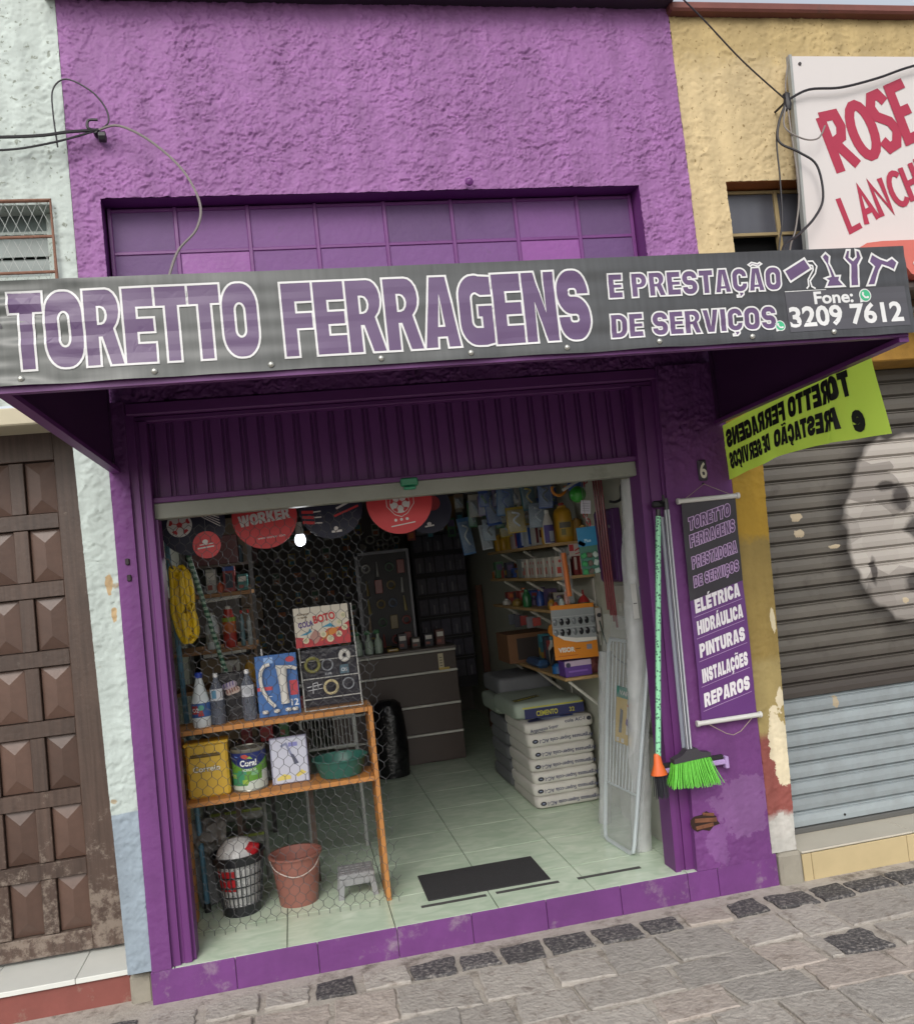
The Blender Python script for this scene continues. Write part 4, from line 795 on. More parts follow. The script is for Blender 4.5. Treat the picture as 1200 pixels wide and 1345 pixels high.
# ================================================================== CABLES
m_cab = M('black cable', '#1e1c22', .5); m_cg = M('grey cable', '#77716d', .5)
def sm(pts, n=6):
    out = []
    for i in range(len(pts) - 1):
        p0, p1, p2, p3 = (Vector(pts[max(i - 1, 0)]), Vector(pts[i]), Vector(pts[i + 1]), Vector(pts[min(i + 2, len(pts) - 1)]))
        for k in range(n):
            t = k / n; out.append(.5 * ((2 * p1) + (p2 - p0) * t + (2 * p0 - 5 * p1 + 4 * p2 - p3) * t * t + (3 * p1 - p0 - 3 * p2 + p3) * t ** 3))
    return out + [Vector(pts[-1])]
def cable(label, pts, r, mat, extra=()):
    t = tag(MB().tube(sm(pts), r, 6).build('cable', mat), label, 'cable', 'overhead cables'); return t
J = (-.585, -.03, 3.455)
cable('thick black cable running left from the wall hook on the purple wall', [(-2.6, -.10, 3.40), (-1.6, -.08, 3.405), (-.90, -.05, 3.42), (-.70, -.045, 3.44), J], .0065, m_cab)
cable('thin black cable sagging below the thick one on the pale wall', [(-2.6, -.11, 3.42), (-1.5, -.09, 3.36), (-1.0, -.06, 3.36), (-.78, -.05, 3.39), J], .0045, m_cab)
cable('thin dark cable looping up over the wall hook beside the pale wall', [(-.745, -.04, 3.38), (-.752, -.04, 3.52), (-.745, -.04, 3.62), (-.69, -.045, 3.66), (-.60, -.045, 3.61), (-.55, -.04, 3.54), (-.545, -.04, 3.48), J], .0035, m_cab)
cable('grey cable arching down from the wall hook across the painted panes to the banner', [J, (-.50, -.07, 3.45), (-.38, -.12, 3.36), (-.26, -.2, 3.20), (-.20, -.3, 3.02), (-.215, -.4, 2.88), (-.28, -.5, 2.76), (-.32, -.6, 2.60), (-.33, -.75, 2.48)], .005, m_cg)
wh = thing('wall_hook', 'dark iron hook with cable ends on the purple wall near the pale wall', 'hook', (-.60, 0, 3.45))
b = MB(); b.tube([(-.60, .01, 3.45), (-.60, -.035, 3.45)], .010, 8); b.tube(sm([(-.60, -.035, 3.45), (-.625, -.04, 3.46), (-.62, -.04, 3.49), (-.585, -.04, 3.492)]), .006, 6); b.build('hook', m_cab, wh)
MB().lathe([(.001, 0), (.022, .004), (.022, .03), (.001, .034)], (0, 0, 0), 9, mat=Matrix.Translation((-.592, -.02, 3.43)) @ Matrix.Rotation(math.pi / 2, 4, 'Y')).build('connector', m_cab, wh)
K = (2.470, -.085, 3.53)
cable('thin cable descending from the roof to the junction on the yellow wall', [(1.86, -.20, 4.03), (2.05, -.16, 3.88), (2.25, -.12, 3.70), K], .004, m_cab)
cable('black cable running right across the top of the white sign', [K, (2.58, -.10, 3.575), (2.75, -.10, 3.585), (2.95, -.10, 3.63), (3.15, -.10, 3.69), (3.5, -.1, 3.76)], .006, m_cab)
cable('black cable looping beside the white sign edge down to the yellow window', [K, (2.41, -.09, 3.42), (2.40, -.09, 3.33), (2.48, -.11, 3.27), (2.555, -.12, 3.20), (2.565, -.12, 3.05), (2.50, -.13, 2.95), (2.40, -.14, 2.87), (2.30, -.16, 2.80), (2.25, -.2, 2.6)], .006, m_cab)
cable('thin dark cable hanging straight from the junction to the yellow window', [K, (2.40, -.08, 3.38), (2.385, -.08, 3.15), (2.37, -.08, 2.97), (2.33, -.1, 2.86), (2.28, -.12, 2.7)], .004, m_cab)
cable('pale grey wire hanging from the junction beside the white sign', [K, (2.46, -.10, 3.38), (2.46, -.10, 3.10), (2.42, -.10, 2.92), (2.36, -.12, 2.80), (2.34, -.13, 2.6)], .004, m_cg)
cable('short grey wire end curling in front of the white sign edge', [K, (2.43, -.1, 3.40), (2.50, -.12, 3.33), (2.58, -.12, 3.33), (2.625, -.12, 3.39)], .004, m_cg)
cable('thin wire rising along the left edge of the white sign', [K, (2.485, -.07, 3.62), (2.52, -.07, 3.76)], .003, m_cg)
wk = thing('cable_junction', 'lump of black tape where cables meet at the white sign edge', 'junction', K)
MB().lathe([(.001, -.05), (.014, -.045), (.02, -.02), (.014, .01), (.018, .03), (.001, .045)], K, 8).build('tape_lump', m_cab, wk)
MB().tube([(2.47, .02, 3.53), (2.47, -.08, 3.53)], .006, 6).build('stud', m_cab, wk)
# ================================================================== BROOMS OUTSIDE
def stripes(name, c1, c2, sc, spiral):
    mt = M(name, c1, .35, var=.03); N, L, p = tree(mt); tc = N.new('ShaderNodeTexCoord'); w = N.new('ShaderNodeTexWave'); w.inputs['Scale'].default_value = sc; w.bands_direction = 'Z' if spiral else 'X'; w.inputs['Distortion'].default_value = 1.5 if spiral else 0
    L.new(tc.outputs['Object'], w.inputs[0]); cr = N.new('ShaderNodeValToRGB'); e = cr.color_ramp.elements; e[0].position = .48; e[0].color = lin(c1) + (1,); e[1].position = .52; e[1].color = lin(c2) + (1,); L.new(w.outputs['Fac'], cr.inputs[0]); L.new(cr.outputs[0], p.inputs['Base Color']); return mt
br = thing('broom', 'green bristled broom with a black and white striped handle hanging on the right pilaster', 'broom', (1.6, -.08, .56))
T_ = Vector((1.648, -.045, 1.69)); B_ = Vector((1.600, -.085, .655))
MB().tube([B_, T_], .0105, 12).build('handle', M('dark steel handle', '#4d4f58', .35, var=.05), br)
b = MB(); dd = T_ - B_; ax = dd.normalized()
for k in range(5):
    a = k / 5 * 2 * math.pi; off = Vector((math.cos(a), math.sin(a), 0)) * .0105; b.tube([B_ + off, T_ + off], .0022, 4)
b.build('stripe', P('#c9ccd2', .35), br)
MB().tube([T_, T_ + ax * .05], [.012, .010], 8).build('hanging_cap', P('#1b1b1d', .4), br)
b = MB(); cz = .612
pr = [(-.085, 0), (.085, .005), (.083, .022), (.04, .030), (.022, .05), (-.022, .05), (-.045, .030), (-.085, .018)]
b.prism(pr, lambda u, v, w: (1.603 + u, -.105 + w, cz + v + u * .03), .045); b.build('head', P('#38363b', .45), br)
b = MB(); rb = random.Random(2)
for r in range(6):
    for k in range(40):
        t = k / 39 + rb.uniform(-.01, .01); x0_ = 1.603 - .080 + .160 * t; y0_ = -.10 + .008 * r; x1_ = 1.603 - .108 + .222 * t + rb.uniform(-.004, .004); z1_ = .500 + .012 * abs(t - .5) + rb.uniform(-.004, .004) + (t - .5) * -.01
        b.tube([(x0_, y0_, cz + .004), ((x0_ * .45 + x1_ * .55), y0_ - .006 + r * .003, .555), (x1_ + rb.uniform(-.005, .005), y0_ - .018 + .01 * r, z1_)], [.0022, .0022, .0016], 4)
b.build('bristles', M('lime green bristle', '#64bb40', .4, var=.25, vs=60), br, kind='stuff')
b2 = thing('broom', 'small black bristled brush on a mint green wrapped pole beside the green broom', 'brush', (1.47, -.05, .53))
T2 = Vector((1.605, -.045, 1.665)); B2 = Vector((1.463, -.06, .615))
mg_ = M('mint green film with dark flecks', '#86cda0', .35, var=.03); N, L, p = tree(mg_); pos = N.new('ShaderNodeNewGeometry').outputs['Position']; vo = N.new('ShaderNodeTexVoronoi'); vo.inputs['Scale'].default_value = 75; L.new(pos, vo.inputs['Vector']); cr = N.new('ShaderNodeValToRGB'); e = cr.color_ramp.elements; e[0].position = .30; e[0].color = lin('#3f6b58') + (1,); e[1].position = .36; e[1].color = lin('#8ed2a8') + (1,); L.new(vo.outputs['Distance'], cr.inputs[0]); L.new(cr.outputs[0], p.inputs['Base Color'])
MB().tube([B2, T2], .0118, 12).build('pole', mg_, b2)
MB().tube([T2, T2 + (T2 - B2).normalized() * .03], .011, 8).build('hanging_cap', P('#1b1b1d', .4), b2)
MB().lathe([(.012, .09), (.016, .08), (.020, .045), (.036, .005), (.036, 0)], (1.462, -.06, .565), 14, sy=.8).build('socket', P('#d4622a', .4), b2)
b = MB()
for k in range(60):
    a = rb.uniform(0, 6.28); r = rb.uniform(0, .028); b.tube([(1.462 + r * math.cos(a), -.06 + r * math.sin(a) * .7, .568), (1.462 + r * 1.15 * math.cos(a), -.06 + r * math.sin(a), .470 + rb.uniform(-.006, .006))], .0016, 3)
b.build('bristles', P('#2c2c33', .6), b2, kind='stuff')
b3 = thing('squeegee', 'lilac floor squeegee with a black rubber blade behind the green broom', 'squeegee', (1.62, -.05, .58))
b = MB(); b.box(1.495, 1.790, -.040, -.014, .558, .580, bev=.004); b.box(1.778, 1.796, -.044, -.012, .540, .592, bev=.003); b.build('blade_holder', P('#a98fc0', .4), b3)
MB().box(1.495, 1.776, -.036, -.018, .582, .600, bev=.002).build('rubber_blade', P('#1d1a1f', .7), b3)
MB().tube([(1.60, -.026, .575), (1.632, -.02, 1.66)], .009, 8).build('handle', P('#8e93a0', .3), b3)
hk = thing('broom_hook', 'small black clip holding the broom handles on the purple jamb', 'clip', (1.64, -.03, 1.70))
MB().box(1.598, 1.668, -.03, .0, 1.705, 1.735, bev=.006).build('clip_body', P('#17171a', .5), hk); MB().tube([(1.632, -.02, 1.72), (1.632, -.06, 1.73), (1.632, -.062, 1.755)], .006, 6).build('clip_finger', P('#17171a', .5), hk)
# green clip on the beam
gc = thing('clip', 'small green plastic clip on the grey beam above the red football disc', 'clip', (.51, .05, 1.93))
MB().box(.500, .575, .040, .072, 1.905, 1.940, bev=.005).build('clip_body', P('#1f7a55', .35), gc); MB().box(.512, .563, .034, .060, 1.890, 1.903, bev=.004).build('clip_jaw', P('#2a8a66', .35), gc)
# ================================================================== INSIDE THE SHOP, LEFT
m_ply = M('orange plywood edge', '#b47a40', .6, var=.2, vs=14, bump=.2, bs=60); m_plyf = M('plywood face', '#8d6844', .65, var=.15, vs=8)
rk = thing('wooden_rack', 'orange plywood display rack with two shelves behind the chicken wire', 'rack', (-.12, .4, .115))
m_p = [m_ply]
for x0, x1, n_ in ((-.553, -.533, 'upright'), (.284, .304, 'upright')): MB().box(x0, x1, .30, .52, .1155, .943 if x0 < 0 else .966, bev=.002).build(n_, m_ply, rk)
MB().box(-.555, .283, .298, .53, .9445, .966, bev=.002).build('shelf', m_ply, rk); MB().box(-.532, .283, .30, .53, .640, .660, bev=.002).build('shelf', m_ply, rk)
# chicken wire
cw = thing('chicken_wire_screen', 'hexagonal chicken wire stretched across the left half of the doorway', 'wire screen', (-.1, .22, .13))
b = MB(); cwid, ch_ = .0425, .0355; rw = .0011
def wp_(x, z): return (x + .020 * mn.noise(Vector((x * 3, z * 3, 4))) * min(1, (x + .53) * 2) + max(0, .9 - z) * .04 * max(0, x), .235 + .022 * mn.noise(Vector((x * 2.5, z * 2.5, 9))) - .02 * max(0, .5 - z), z + .013 * mn.noise(Vector((x * 5, z * 4, 14))))
nx_ = int(.885 / cwid); nz_ = int(1.735 / ch_)
for r in range(nz_):
    for c in range(nx_ + (0 if r % 2 else 1)):
        x = -.527 + cwid * (c + (.5 if r % 2 else 0)); z = .135 + ch_ * r
        p0 = wp_(x, z); p1 = wp_(x, z + ch_ * .52); b.tube([p0, p1], rw * 1.5, 3, cap=False)
        if r < nz_ - 1 or True:
            for sg in (-1, 1):
                xn = x + sg * cwid / 2
                if -.53 < xn < .36: b.tube([p1, wp_(xn, z + ch_)], rw, 3, cap=False)
m_wire = M('dull galvanised wire', '#4f5053', .45, metal=.3, var=.2, vs=20)
b.build('wire_netting', m_wire, cw, kind='stuff')
b = MB(); b.tube([wp_(-.527, .135 + i * .1) for i in range(18)], .0018, 5); b.build('edge_wire', m_wire, cw)
def bottle(label, x, y, z, r, h, body, cap='#d8d8d8', band=None, kind='bottle', cat='bottle', neck=.32, shoulder=.6, group=None, sq=1, capr=.42):
    t = thing(kind, label, cat, (x, y, z), group)
    MB().lathe([(r * .92, 0), (r, .01), (r, h * shoulder), (r * .85, h * (shoulder + .1)), (r * neck, h * .88), (r * neck, h * .92)], (x, y, z), 18, sy=sq).build('body', body, t)
    MB().lathe([(r * capr, h * .90), (r * capr, h * .985), (r * capr * .8, h)], (x, y, z), 12, sy=sq).build('cap', P(cap, .35), t)
    if band:
        for (z0, z1, col) in band: MB().lathe([(r * 1.012, h * z0), (r * 1.012, h * z1)], (x, y, z), 18, cap=False, sy=sq).build('label_band', P(col, .5), t)
    return t
m_milk = M('white bottle plastic', '#cfd6d8', .35, var=.04); m_clear = M('clear bottle', '#9fa6b5', .08, var=.05, trans=.75, spec=.6)
zS = .966
t = bottle('white bleach bottle with blue cap and blue label behind the chicken wire', -.432, .37, zS, .040, .235, m_milk, '#2540a0', None, neck=.36, shoulder=.45)
cyl = lambda cx, cy, r: (lambda u, v, l: (cx + (r + l) * math.sin(u / r), cy - (r + l) * math.cos(u / r), v))
printed('label', [rect(-.055, zS + .045, .06, zS + .105, 'b', 0), rect(-.04, zS + .06, -.012, zS + .095, 'r', 1), ell(.004, zS + .085, .012, .012, 'g', 1), poly([(-.01, zS + .05), (.014, zS + .05), (.008, zS + .075), (-.006, zS + .072)], 'r', 2)] + txt('O2', -.036, zS + .068, .024, 'w', 2, .02), cyl(-.432, .37, .0405), t, step=.01, pal={'b': P('#3c5f9a', .4), 'r': P('#b13b38', .4), 'g': P('#5aa08c', .4), 'w': P('#e0e0e0', .4)})
for i, (x, lab) in enumerate(((-.362, 'clear plastic spray bottle standing between bleach bottle and black package'), (-.228, 'clear plastic bottle with wide white label standing left of the blue blister card'))):
    t = bottle(lab, x, .38, zS, .031, .222, m_clear, '#cfcfcf', None, neck=.35, shoulder=.62, capr=.34)
    printed('label', [rect(-.03, zS + .105, .03, zS + .155, 'w', 0)] + ([rect(-.02, zS + .115, .0, zS + .15, 'b', 1)] if i == 0 else [ell(.0, zS + .13, .015, .015, 'g', 1)]), cyl(x, .38, .0315), t, step=.012, pal={'w': P('#b9bcc2', .4), 'b': P('#4f7f9a', .4), 'g': P('#9da0a6', .4)})
t = thing('black_package', 'black hanging package with two white oval stickers between the clear bottles', 'package', (-.30, .43, zS))
b = MB(); b.box(-.375, -.235, .425, .445, zS, zS + .215, bev=.004); b.build('bag', M('black shrink film', '#1d1b20', .25, bump=.6, bs=25, dist=.01), t)
printed('sticker', [(c, l, [[(-.302 + (p[0]) * math.cos(.25) - p[1] * math.sin(.25) + dx, zS + .145 + dz + p[0] * math.sin(.25) + p[1] * math.cos(.25)) for p in rr(-.033, -.014, .033, .014, .014)]]) for c, l, dx, dz in (('a', 0, -.006, .012), ('b', 1, .006, -.014))] + [line([(-.331 + i * .013, zS + .145 + i * .0033), (-.333 + i * .013, zS + .165 + i * .0033)], .005, 'c', 2) for i in range(4)] + [line([(-.318 + i * .011, zS + .121 + i * .003), (-.322 + i * .011, zS + .139 + i * .003)], .005, 'd', 3) for i in range(5)], front(0, .4245, 0), t, pal={'a': P('#a99ba8', .5), 'b': P('#b7a59a', .5), 'c': P('#4a3f78', .5), 'd': P('#7c3a30', .5)})
# blister card with white hose sprayer
sy_ = thing('blister_card', 'blue blister card holding a white hose and sprayer kit', 'blister card', (-.09, .37, zS))
MB().box(-.188, -.006, .372, .377, zS + .001, zS + .272, bev=.002).build('card', M('blue printed card', '#3f6aa6', .45, var=.1, vs=20), sy_)
q = [rect(-.187, zS + .118, -.12, zS + .134, 'r', 0), rect(-.045, zS + .085, -.010, zS + .15, 'r', 0), ell(-.035, zS + .245, .02, .013, 'r', 0), rect(-.15, zS + .235, -.11, zS + .262, 'l', 0), line([(-.155, zS + .09), (-.125, zS + .09)], .003, 'w', 0)] + txt('12', -.045, zS + .04, .04, 'w', 1, .02) + txt('KIT', -.175, zS + .120, .013, 'w', 1, .03)
printed('card_print', q, front(0, .372, 0), sy_, pal={'r': P('#b8404a', .5), 'l': P('#8fb0dc', .5), 'w': P('#e2e4e8', .5)})
MB().tube(sm([(-.125, .358, zS + .232), (-.150, .358, zS + .225), (-.168, .358, zS + .19), (-.165, .358, zS + .13), (-.140, .358, zS + .075), (-.115, .358, zS + .045)]), .0085, 10).build('hose', M('white ribbed plastic', '#d5d3cc', .4), sy_)
b = MB(); b.tube([(-.075, .356, zS + .215), (-.072, .356, zS + .12), (-.070, .356, zS + .055)], [.024, .017, .019], 14); b.tube([(-.10, .356, zS + .218), (-.03, .356, zS + .210), (-.01, .356, zS + .2)], .008, 8); b.build('sprayer', M('white ribbed plastic', '#d5d3cc', .4), sy_)
for x in (-.16, -.11, -.06, -.03): MB().lathe([(.001, -.009), (.012, -.006), (.014, 0), (.012, .006), (.001, .009)], (x, .357, zS + .026), 10).build('knob', M('white ribbed plastic', '#d5d3cc', .4), sy_)
MB().box(-.158, -.150, .366, .376, zS + .272, zS + .305, bev=.003).build('hang_tab', P('#c9c9c9', .5), sy_)
# glue display rack
gd = thing('glue_display', 'white wire counter display with a printed glue header card and rings of tape', 'display', (.14, .4, zS))
b = MB(); wy = .392
for x0, x1, y in ((.012, .012, wy), (.268, .268, wy)): b.tube([(x0, y - .03, zS + .004), (x0, y, zS + .02), (x0 - .005, y + .05, zS + .46)], .0035, 6)
for z in (.004, .05, .14, .22): b.tube([(.012, wy + .012 * z * 4 - .03 * (z < .01), zS + z), (.268, wy + .012 * z * 4 - .03 * (z < .01), zS + z)], .0028, 6)
b.build('wire_frame', M('white coated wire', '#b9b9b5', .4), gd)
MB().box(.015, .265, .435, .442, zS + .01, zS + .27, bev=.002).build('backing_bag', M('dark clear film', '#33323a', .15, var=.3, vs=30, bump=.5, bs=40, dist=.008), gd)
hc = MB().box(-.001, .246, .416, .421, zS + .283, zS + .462).build('header_card', P('#cfc8b8', .5), gd)
zc = zS + .283
q = [rect(-.001, zc, .246, zc + .02, 'r', 0), poly([(.246, zc), (.246, zc + .10), (.20, zc + .075), (.15, zc + .075), (.10, zc + .03), (0, zc + .05), (0, zc)], 'r', 0.5), poly([(.11, zc + .02), (.15, zc + .072), (.20, zc + .078), (.18, zc + .05)], 'o', 1)]
q += txt('COLA', .018, zc + .088, .034, 'p', 2, .04, rot=.12, wid=.068) + txt('BOTO', .088, zc + .103, .046, 'R', 2, .05, rot=.14, wid=.10) + txt('Aderente', .015, zc + .145, .014, 'n', 2, .02, rot=.04) + txt('e rapida', .018, zc + .131, .013, 'n', 2, .02, rot=.04)
for x, z, r in ((.222, zc + .128, .014), (.202, zc + .098, .013), (.224, zc + .072, .014), (.196, zc + .045, .014), (.155, zc + .028, .016), (.125, zc + .05, .014), (.045, zc + .03, .014)): q += [ell(x, z, r, r, 'w', 3), ell(x, z, r * .6, r * .6, 'G', 4, 12)]
q += [poly([(.085, zc + .01), (.062, zc + .045), (.09, zc + .078), (.118, zc + .05), (.10, zc + .02)], 'm', 2), poly([(.12, zc + .083), (.16, zc + .098), (.155, zc + .11), (.168, zc + .09), (.185, zc + .078), (.15, zc + .082)], 'B', 2), poly([(.02, zc + .055), (.06, zc + .07), (.065, zc + .085), (.075, zc + .068), (.05, zc + .055)], 'B', 2)]
printed('card_print', q, front(0, .416, 0), gd, pal={'r': P('#b83a40', .5), 'R': P('#c23c3c', .5), 'o': P('#d08238', .5), 'p': P('#5a3f86', .5), 'n': P('#6a5232', .5), 'w': P('#d9cfae', .5), 'G': P('#b8b795', .5), 'm': P('#b0857a', .5), 'B': P('#3f8fb0', .5)}, dz=.0003)
def ring(cx, cz, R, r, mat, name, y=.372): b = MB(); b.tube([(cx + R * math.cos(a), y, cz + R * math.sin(a)) for a in [i * math.pi / 12 for i in range(24)]], r, 8, closed=True); return b.build(name, mat, gd)
ring(.062, zS + .205, .030, .0075, M('olive tape roll', '#77753f', .4), 'tape_ring'); ring(.136, zS + .098, .029, .006, P('#c2b58c', .5), 'tape_ring'); ring(.128, zS + .198, .024, .0035, P('#8c9096', .3), 'tape_ring'); ring(.214, zS + .105, .024, .0035, P('#85898f', .3), 'tape_ring')
b = MB(); b.tube([(.208 + .018 * math.cos(a), .366, zS + .232 + .020 * math.sin(a)) for a in [i * math.pi / 10 for i in range(20)]], .010, 8, closed=True); b.build('white_roll', P('#c9c7c0', .5), gd)
printed('tag', [rect(.115, zS + .14, .145, zS + .165, 'k', 0)] + txt('DUPE', .117, zS + .148, .012, 'w', 1, .03) + [rect(.185, zS + .145, .225, zS + .185, 'c', 0)] + txt('OS', .19, zS + .155, .022, 'w', 1, .03) + [line([(.03, zS + .10), (.10, zS + .108)], .004, 'w', 1), line([(.03, zS + .085), (.10, zS + .09)], .003, 'w', 1), line([(.055, zS + .07), (.058, zS + .115), (.078, zS + .118), (.08, zS + .095)], .003, 'w', 1)], front(0, .4345, 0), gd, pal={'k': P('#3a3d48'), 'w': P('#c9cbd0'), 'c': P('#54707e')})
# lower shelf
z2 = .660
mb_ = thing('mailbox', 'yellow plastic mailbox with a letter slot on the lower rack shelf', 'mailbox', (-.43, .42, z2))
b = MB(); b.box(-.515, -.338, .36, .46, z2, z2 + .235, bev=.010); b.build('box', M('yellow plastic', '#c9a437', .4, var=.06), mb_)
b = MB(); b.box(-.522, -.331, .350, .466, z2 + .225, z2 + .240, bev=.005); b.build('lid', M('yellow plastic', '#c9a437', .4), mb_)
MB().box(-.495, -.370, .352, .3598, z2 + .176, z2 + .190, bev=.003).build('slot', P('#5a4718', .5), mb_)
printed('lettering', txt('Correio', -.488, z2 + .115, .034, 'w', 2, .02, wid=.115, line='k', lw=.035), front(0, .36, 0), mb_, pal={'w': P('#ddd7c4', .4), 'k': P('#58502f', .5)})
cn = thing('paint_can', 'green and blue paint can with metal rim on the lower rack shelf', 'paint can', (-.255, .42, z2))
MB().lathe([(.074, 0), (.076, .004), (.074, .008), (.074, .172), (.077, .176), (.077, .184), (.070, .184), (.068, .178), (.001, .178)], (-.255, .43, z2), 32).build('tin', M('tin plate', '#8f8f86', .35, metal=.6), cn)
uu = lambda t_: t_; z0 = z2
wave = [(-.115 + .23 * i / 24, z0 + .112 + .022 * math.cos((i / 24 - .5) * 5.5) * -1 + .010) for i in range(25)]
q = [rect(-.115, z0 + .010, .115, z0 + .165, 'g', 0), (('b'), 1, [wave + [(.115, z0 + .168), (-.115, z0 + .168)]]), poly([(-.02, z0 + .010), (.115, z0 + .010), (.115, z0 + .085), (.06, z0 + .085), (.058, z0 + .05), (.0, z0 + .045)], 'G', 1), rect(-.115, z0 + .010, .115, z0 + .028, 'G', 1.5), rect(-.115, z0 + .030, -.02, z0 + .085, 't', 1.2)]
for i, (a, c, w_, cc_) in enumerate(((-.09, .060, .03, 'y'), (-.05, .075, .04, 't'), (-.03, .035, .025, 'y'), (.01, .07, .03, 'l'))): q.append(rect(a, z0 + c, a + w_, z0 + c + .018, cc_, 2))
q += txt('Coral', -.036, z0 + .112, .036, 'w', 3, .035, wid=.072); q += [poly([(-.028, z0 + .150), (-.005, z0 + .140), (.008, z0 + .150), (-.01, z0 + .162), (-.028, z0 + .160)], 'r', 3), poly([(-.01, z0 + .146), (.02, z0 + .140), (.01, z0 + .152)], 'y', 4), line([(-.062, z0 + .155), (-.045, z0 + .152)], .004, 'B', 3)] + txt('ACRILICO', -.03, z0 + .09, .014, 'w', 3, .01)
printed('label', q, cyl(-.255, .43, .0745), cn, step=.01, pal={'g': P('#5c8f35', .45), 'b': P('#1f2c66', .4), 'G': P('#b9c2b9', .5), 't': P('#3f8a66', .45), 'y': P('#8fae45', .45), 'l': P('#77ab7c', .45), 'w': P('#dfe2e0', .4), 'r': P('#b5402f', .4), 'B': P('#6f8fc8', .4)}, dz=.0003)
bxw = thing('boxed_shower', 'white and lilac box with a grey shower head picture on the lower rack shelf', 'box', (-.08, .4, z2))
TX = Matrix.Translation((-.078, .40, z2)) @ Matrix.Rotation(-.10, 4, 'X')
MB().box(-.082, .082, 0, .05, .002, .205, bev=.003, mat=TX).build('carton', P('#8f90a6', .5), bxw)
fx = lambda u, v, l: TX @ Vector((u, -l, v))
printed('picture', [rect(-.076, .006, .076, .198, 'w', 0), line([(-.035, .165), (-.01, .175), (.012, .12), (.03, .09)], .010, 'g', 1), poly([(.006, .13), (.02, .125), (.04, .085), (.02, .08)], 'd', 2), poly([(-.06, .03), (-.03, .045), (0, .035), (0, .02), (-.06, .018)], 'y', 1), poly([(.02, .035), (.05, .055), (.07, .04), (.03, .025)], 'y', 1), rect(.0, .16, .04, .178, 'l', 1)], fx, bxw, pal={'w': P('#b9bccb', .45), 'g': P('#7d83a0', .5), 'd': P('#4c4f66', .5), 'y': P('#cdbd62', .5), 'l': P('#7d7fb8', .5)})
bs_ = thing('basin', 'round teal plastic basin on the right end of the lower rack shelf', 'basin', (.145, .43, z2))
MB().lathe([(.001, .004), (.095, .004), (.115, .07), (.118, .075), (.127, .078), (.127, .083), (.118, .083), (.112, .075), (.092, .010), (.001, .010)], (.145, .43, z2), 32, cap=False).build('bowl', M('teal plastic', '#2f6157', .4), bs_)
# on the floor
F = .115
lbk = thing('waste_basket', 'black lattice plastic waste basket with packed goods inside behind the wire', 'basket', (-.345, .50, F))
b = MB(); Rb = lambda z: .082 + (z / .25) * .033; n_ = 30
for z0_, z1_ in ((0, .045), (.222, .26)):
    b.lathe([(Rb(z0_), z0_), (Rb(z1_), z1_), (Rb(z1_) - .003, z1_), (Rb(z0_) - .003, z0_)], (-.345, .50, F), 30, cap=False)
for z in (.088, .131, .175): b.lathe([(Rb(z) + .001, z - .003), (Rb(z) + .001, z + .003)], (-.345, .50, F), 30, cap=False)
for k in range(n_):
    a = k * 2 * math.pi / n_; d = Vector((math.cos(a), math.sin(a), 0)); p0 = Vector((-.345, .50, F + .04)) + d * Rb(.04); p1 = Vector((-.345, .50, F + .225)) + d * Rb(.225); b.tube([p0, p1], .0032, 4, cap=False)
b.lathe([(Rb(.26) + .004, .255), (Rb(.26) + .006, .262), (Rb(.26) - .004, .262)], (-.345, .50, F), 30, cap=False); b.lathe([(.001, .002), (.08, .002)], (-.345, .50, F), 30, cap=False)
b.build('lattice_body', M('black plastic', '#1d1e23', .4), lbk)
bag = M('white printed plastic bag', '#b9b9b8', .3, var=.15, vs=30, bump=.8, bs=30, dist=.012, dirt=.25, dirtcol='#4c4c50', dirts=30); rd_ = M('red printed plastic', '#b0242c', .35, var=.2, vs=30, bump=.6, bs=30, dist=.01)
pk = thing('packed_bags', 'white plastic packages crammed into the black lattice basket', 'packages', (-.345, .50, F + .01))
b = MB(); b.lathe([(.001, 0), (.074, .002), (.100, .23), (.085, .27), (.05, .305), (.001, .315)], (-.345, .50, F + .01), 22); b.build('bag', bag, pk)
b = MB(); b.lathe([(.001, -.03), (.045, -.02), (.05, .01), (.001, .03)], (-.295, .475, F + .275), 12); b.build('red_bag', rd_, pk)
b = MB(); b.grid(lambda u, v: (-.345 + (.090 + v * .012) * math.sin(-1.1 + u * 1.0), .50 - (.090 + v * .012) * math.cos(-1.1 + u * 1.0), F + .115 + v * .09), 8, 3); b.build('red_patch', rd_, pk)
bk = thing('bucket', 'dusty pink plastic bucket with a wire handle on the tiled floor', 'bucket', (-.095, .50, F))
MB().lathe([(.001, .006), (.083, .006), (.083, 0), (.086, 0), (.110, .205), (.120, .208), (.121, .218), (.108, .218), (.084, .010), (.001, .010)], (-.095, .50, F), 36, cap=False).build('pail', M('dusty pink plastic', '#8a5a50', .45, var=.06), bk)
MB().tube(sm([(-.213, .50, F + .205), (-.18, .40, F + .175), (-.10, .372, F + .145), (-.02, .40, F + .165), (.023, .50, F + .205)]), .0022, 6).build('wire_handle', P('#b5aaa2', .35), bk)
stl = thing('step_stool', 'small grey plastic step stool on the tiled floor by the rack foot', 'stool', (.17, .45, F))
b = MB(); v = [(.085, .42), (.245, .42), (.245, .56), (.085, .56)]
b.box(.088, .248, .41, .56, F + .085, F + .105, bev=.004)
b.build('top', M('grey plastic', '#87888a', .55, bump=.4, bs=150, var=.12, vs=60), stl)
for sx_ in (0, 1):
    for y in (.41, .535):
        x = .090 if sx_ == 0 else .222; d = -.012 if sx_ == 0 else .012; vv = [(x, y), (x + .024, y), (x + .024, y + .025), (x, y + .025)]
        b = MB(); b.add([(p[0] + d, p[1] - .004, F) for p in vv] + [(p[0], p[1], F + .085) for p in vv], [(0, 1, 2, 3), (7, 6, 5, 4), (0, 4, 5, 1), (1, 5, 6, 2), (2, 6, 7, 3), (3, 7, 4, 0)]); b.build('leg', MATS['grey plastic'], stl)
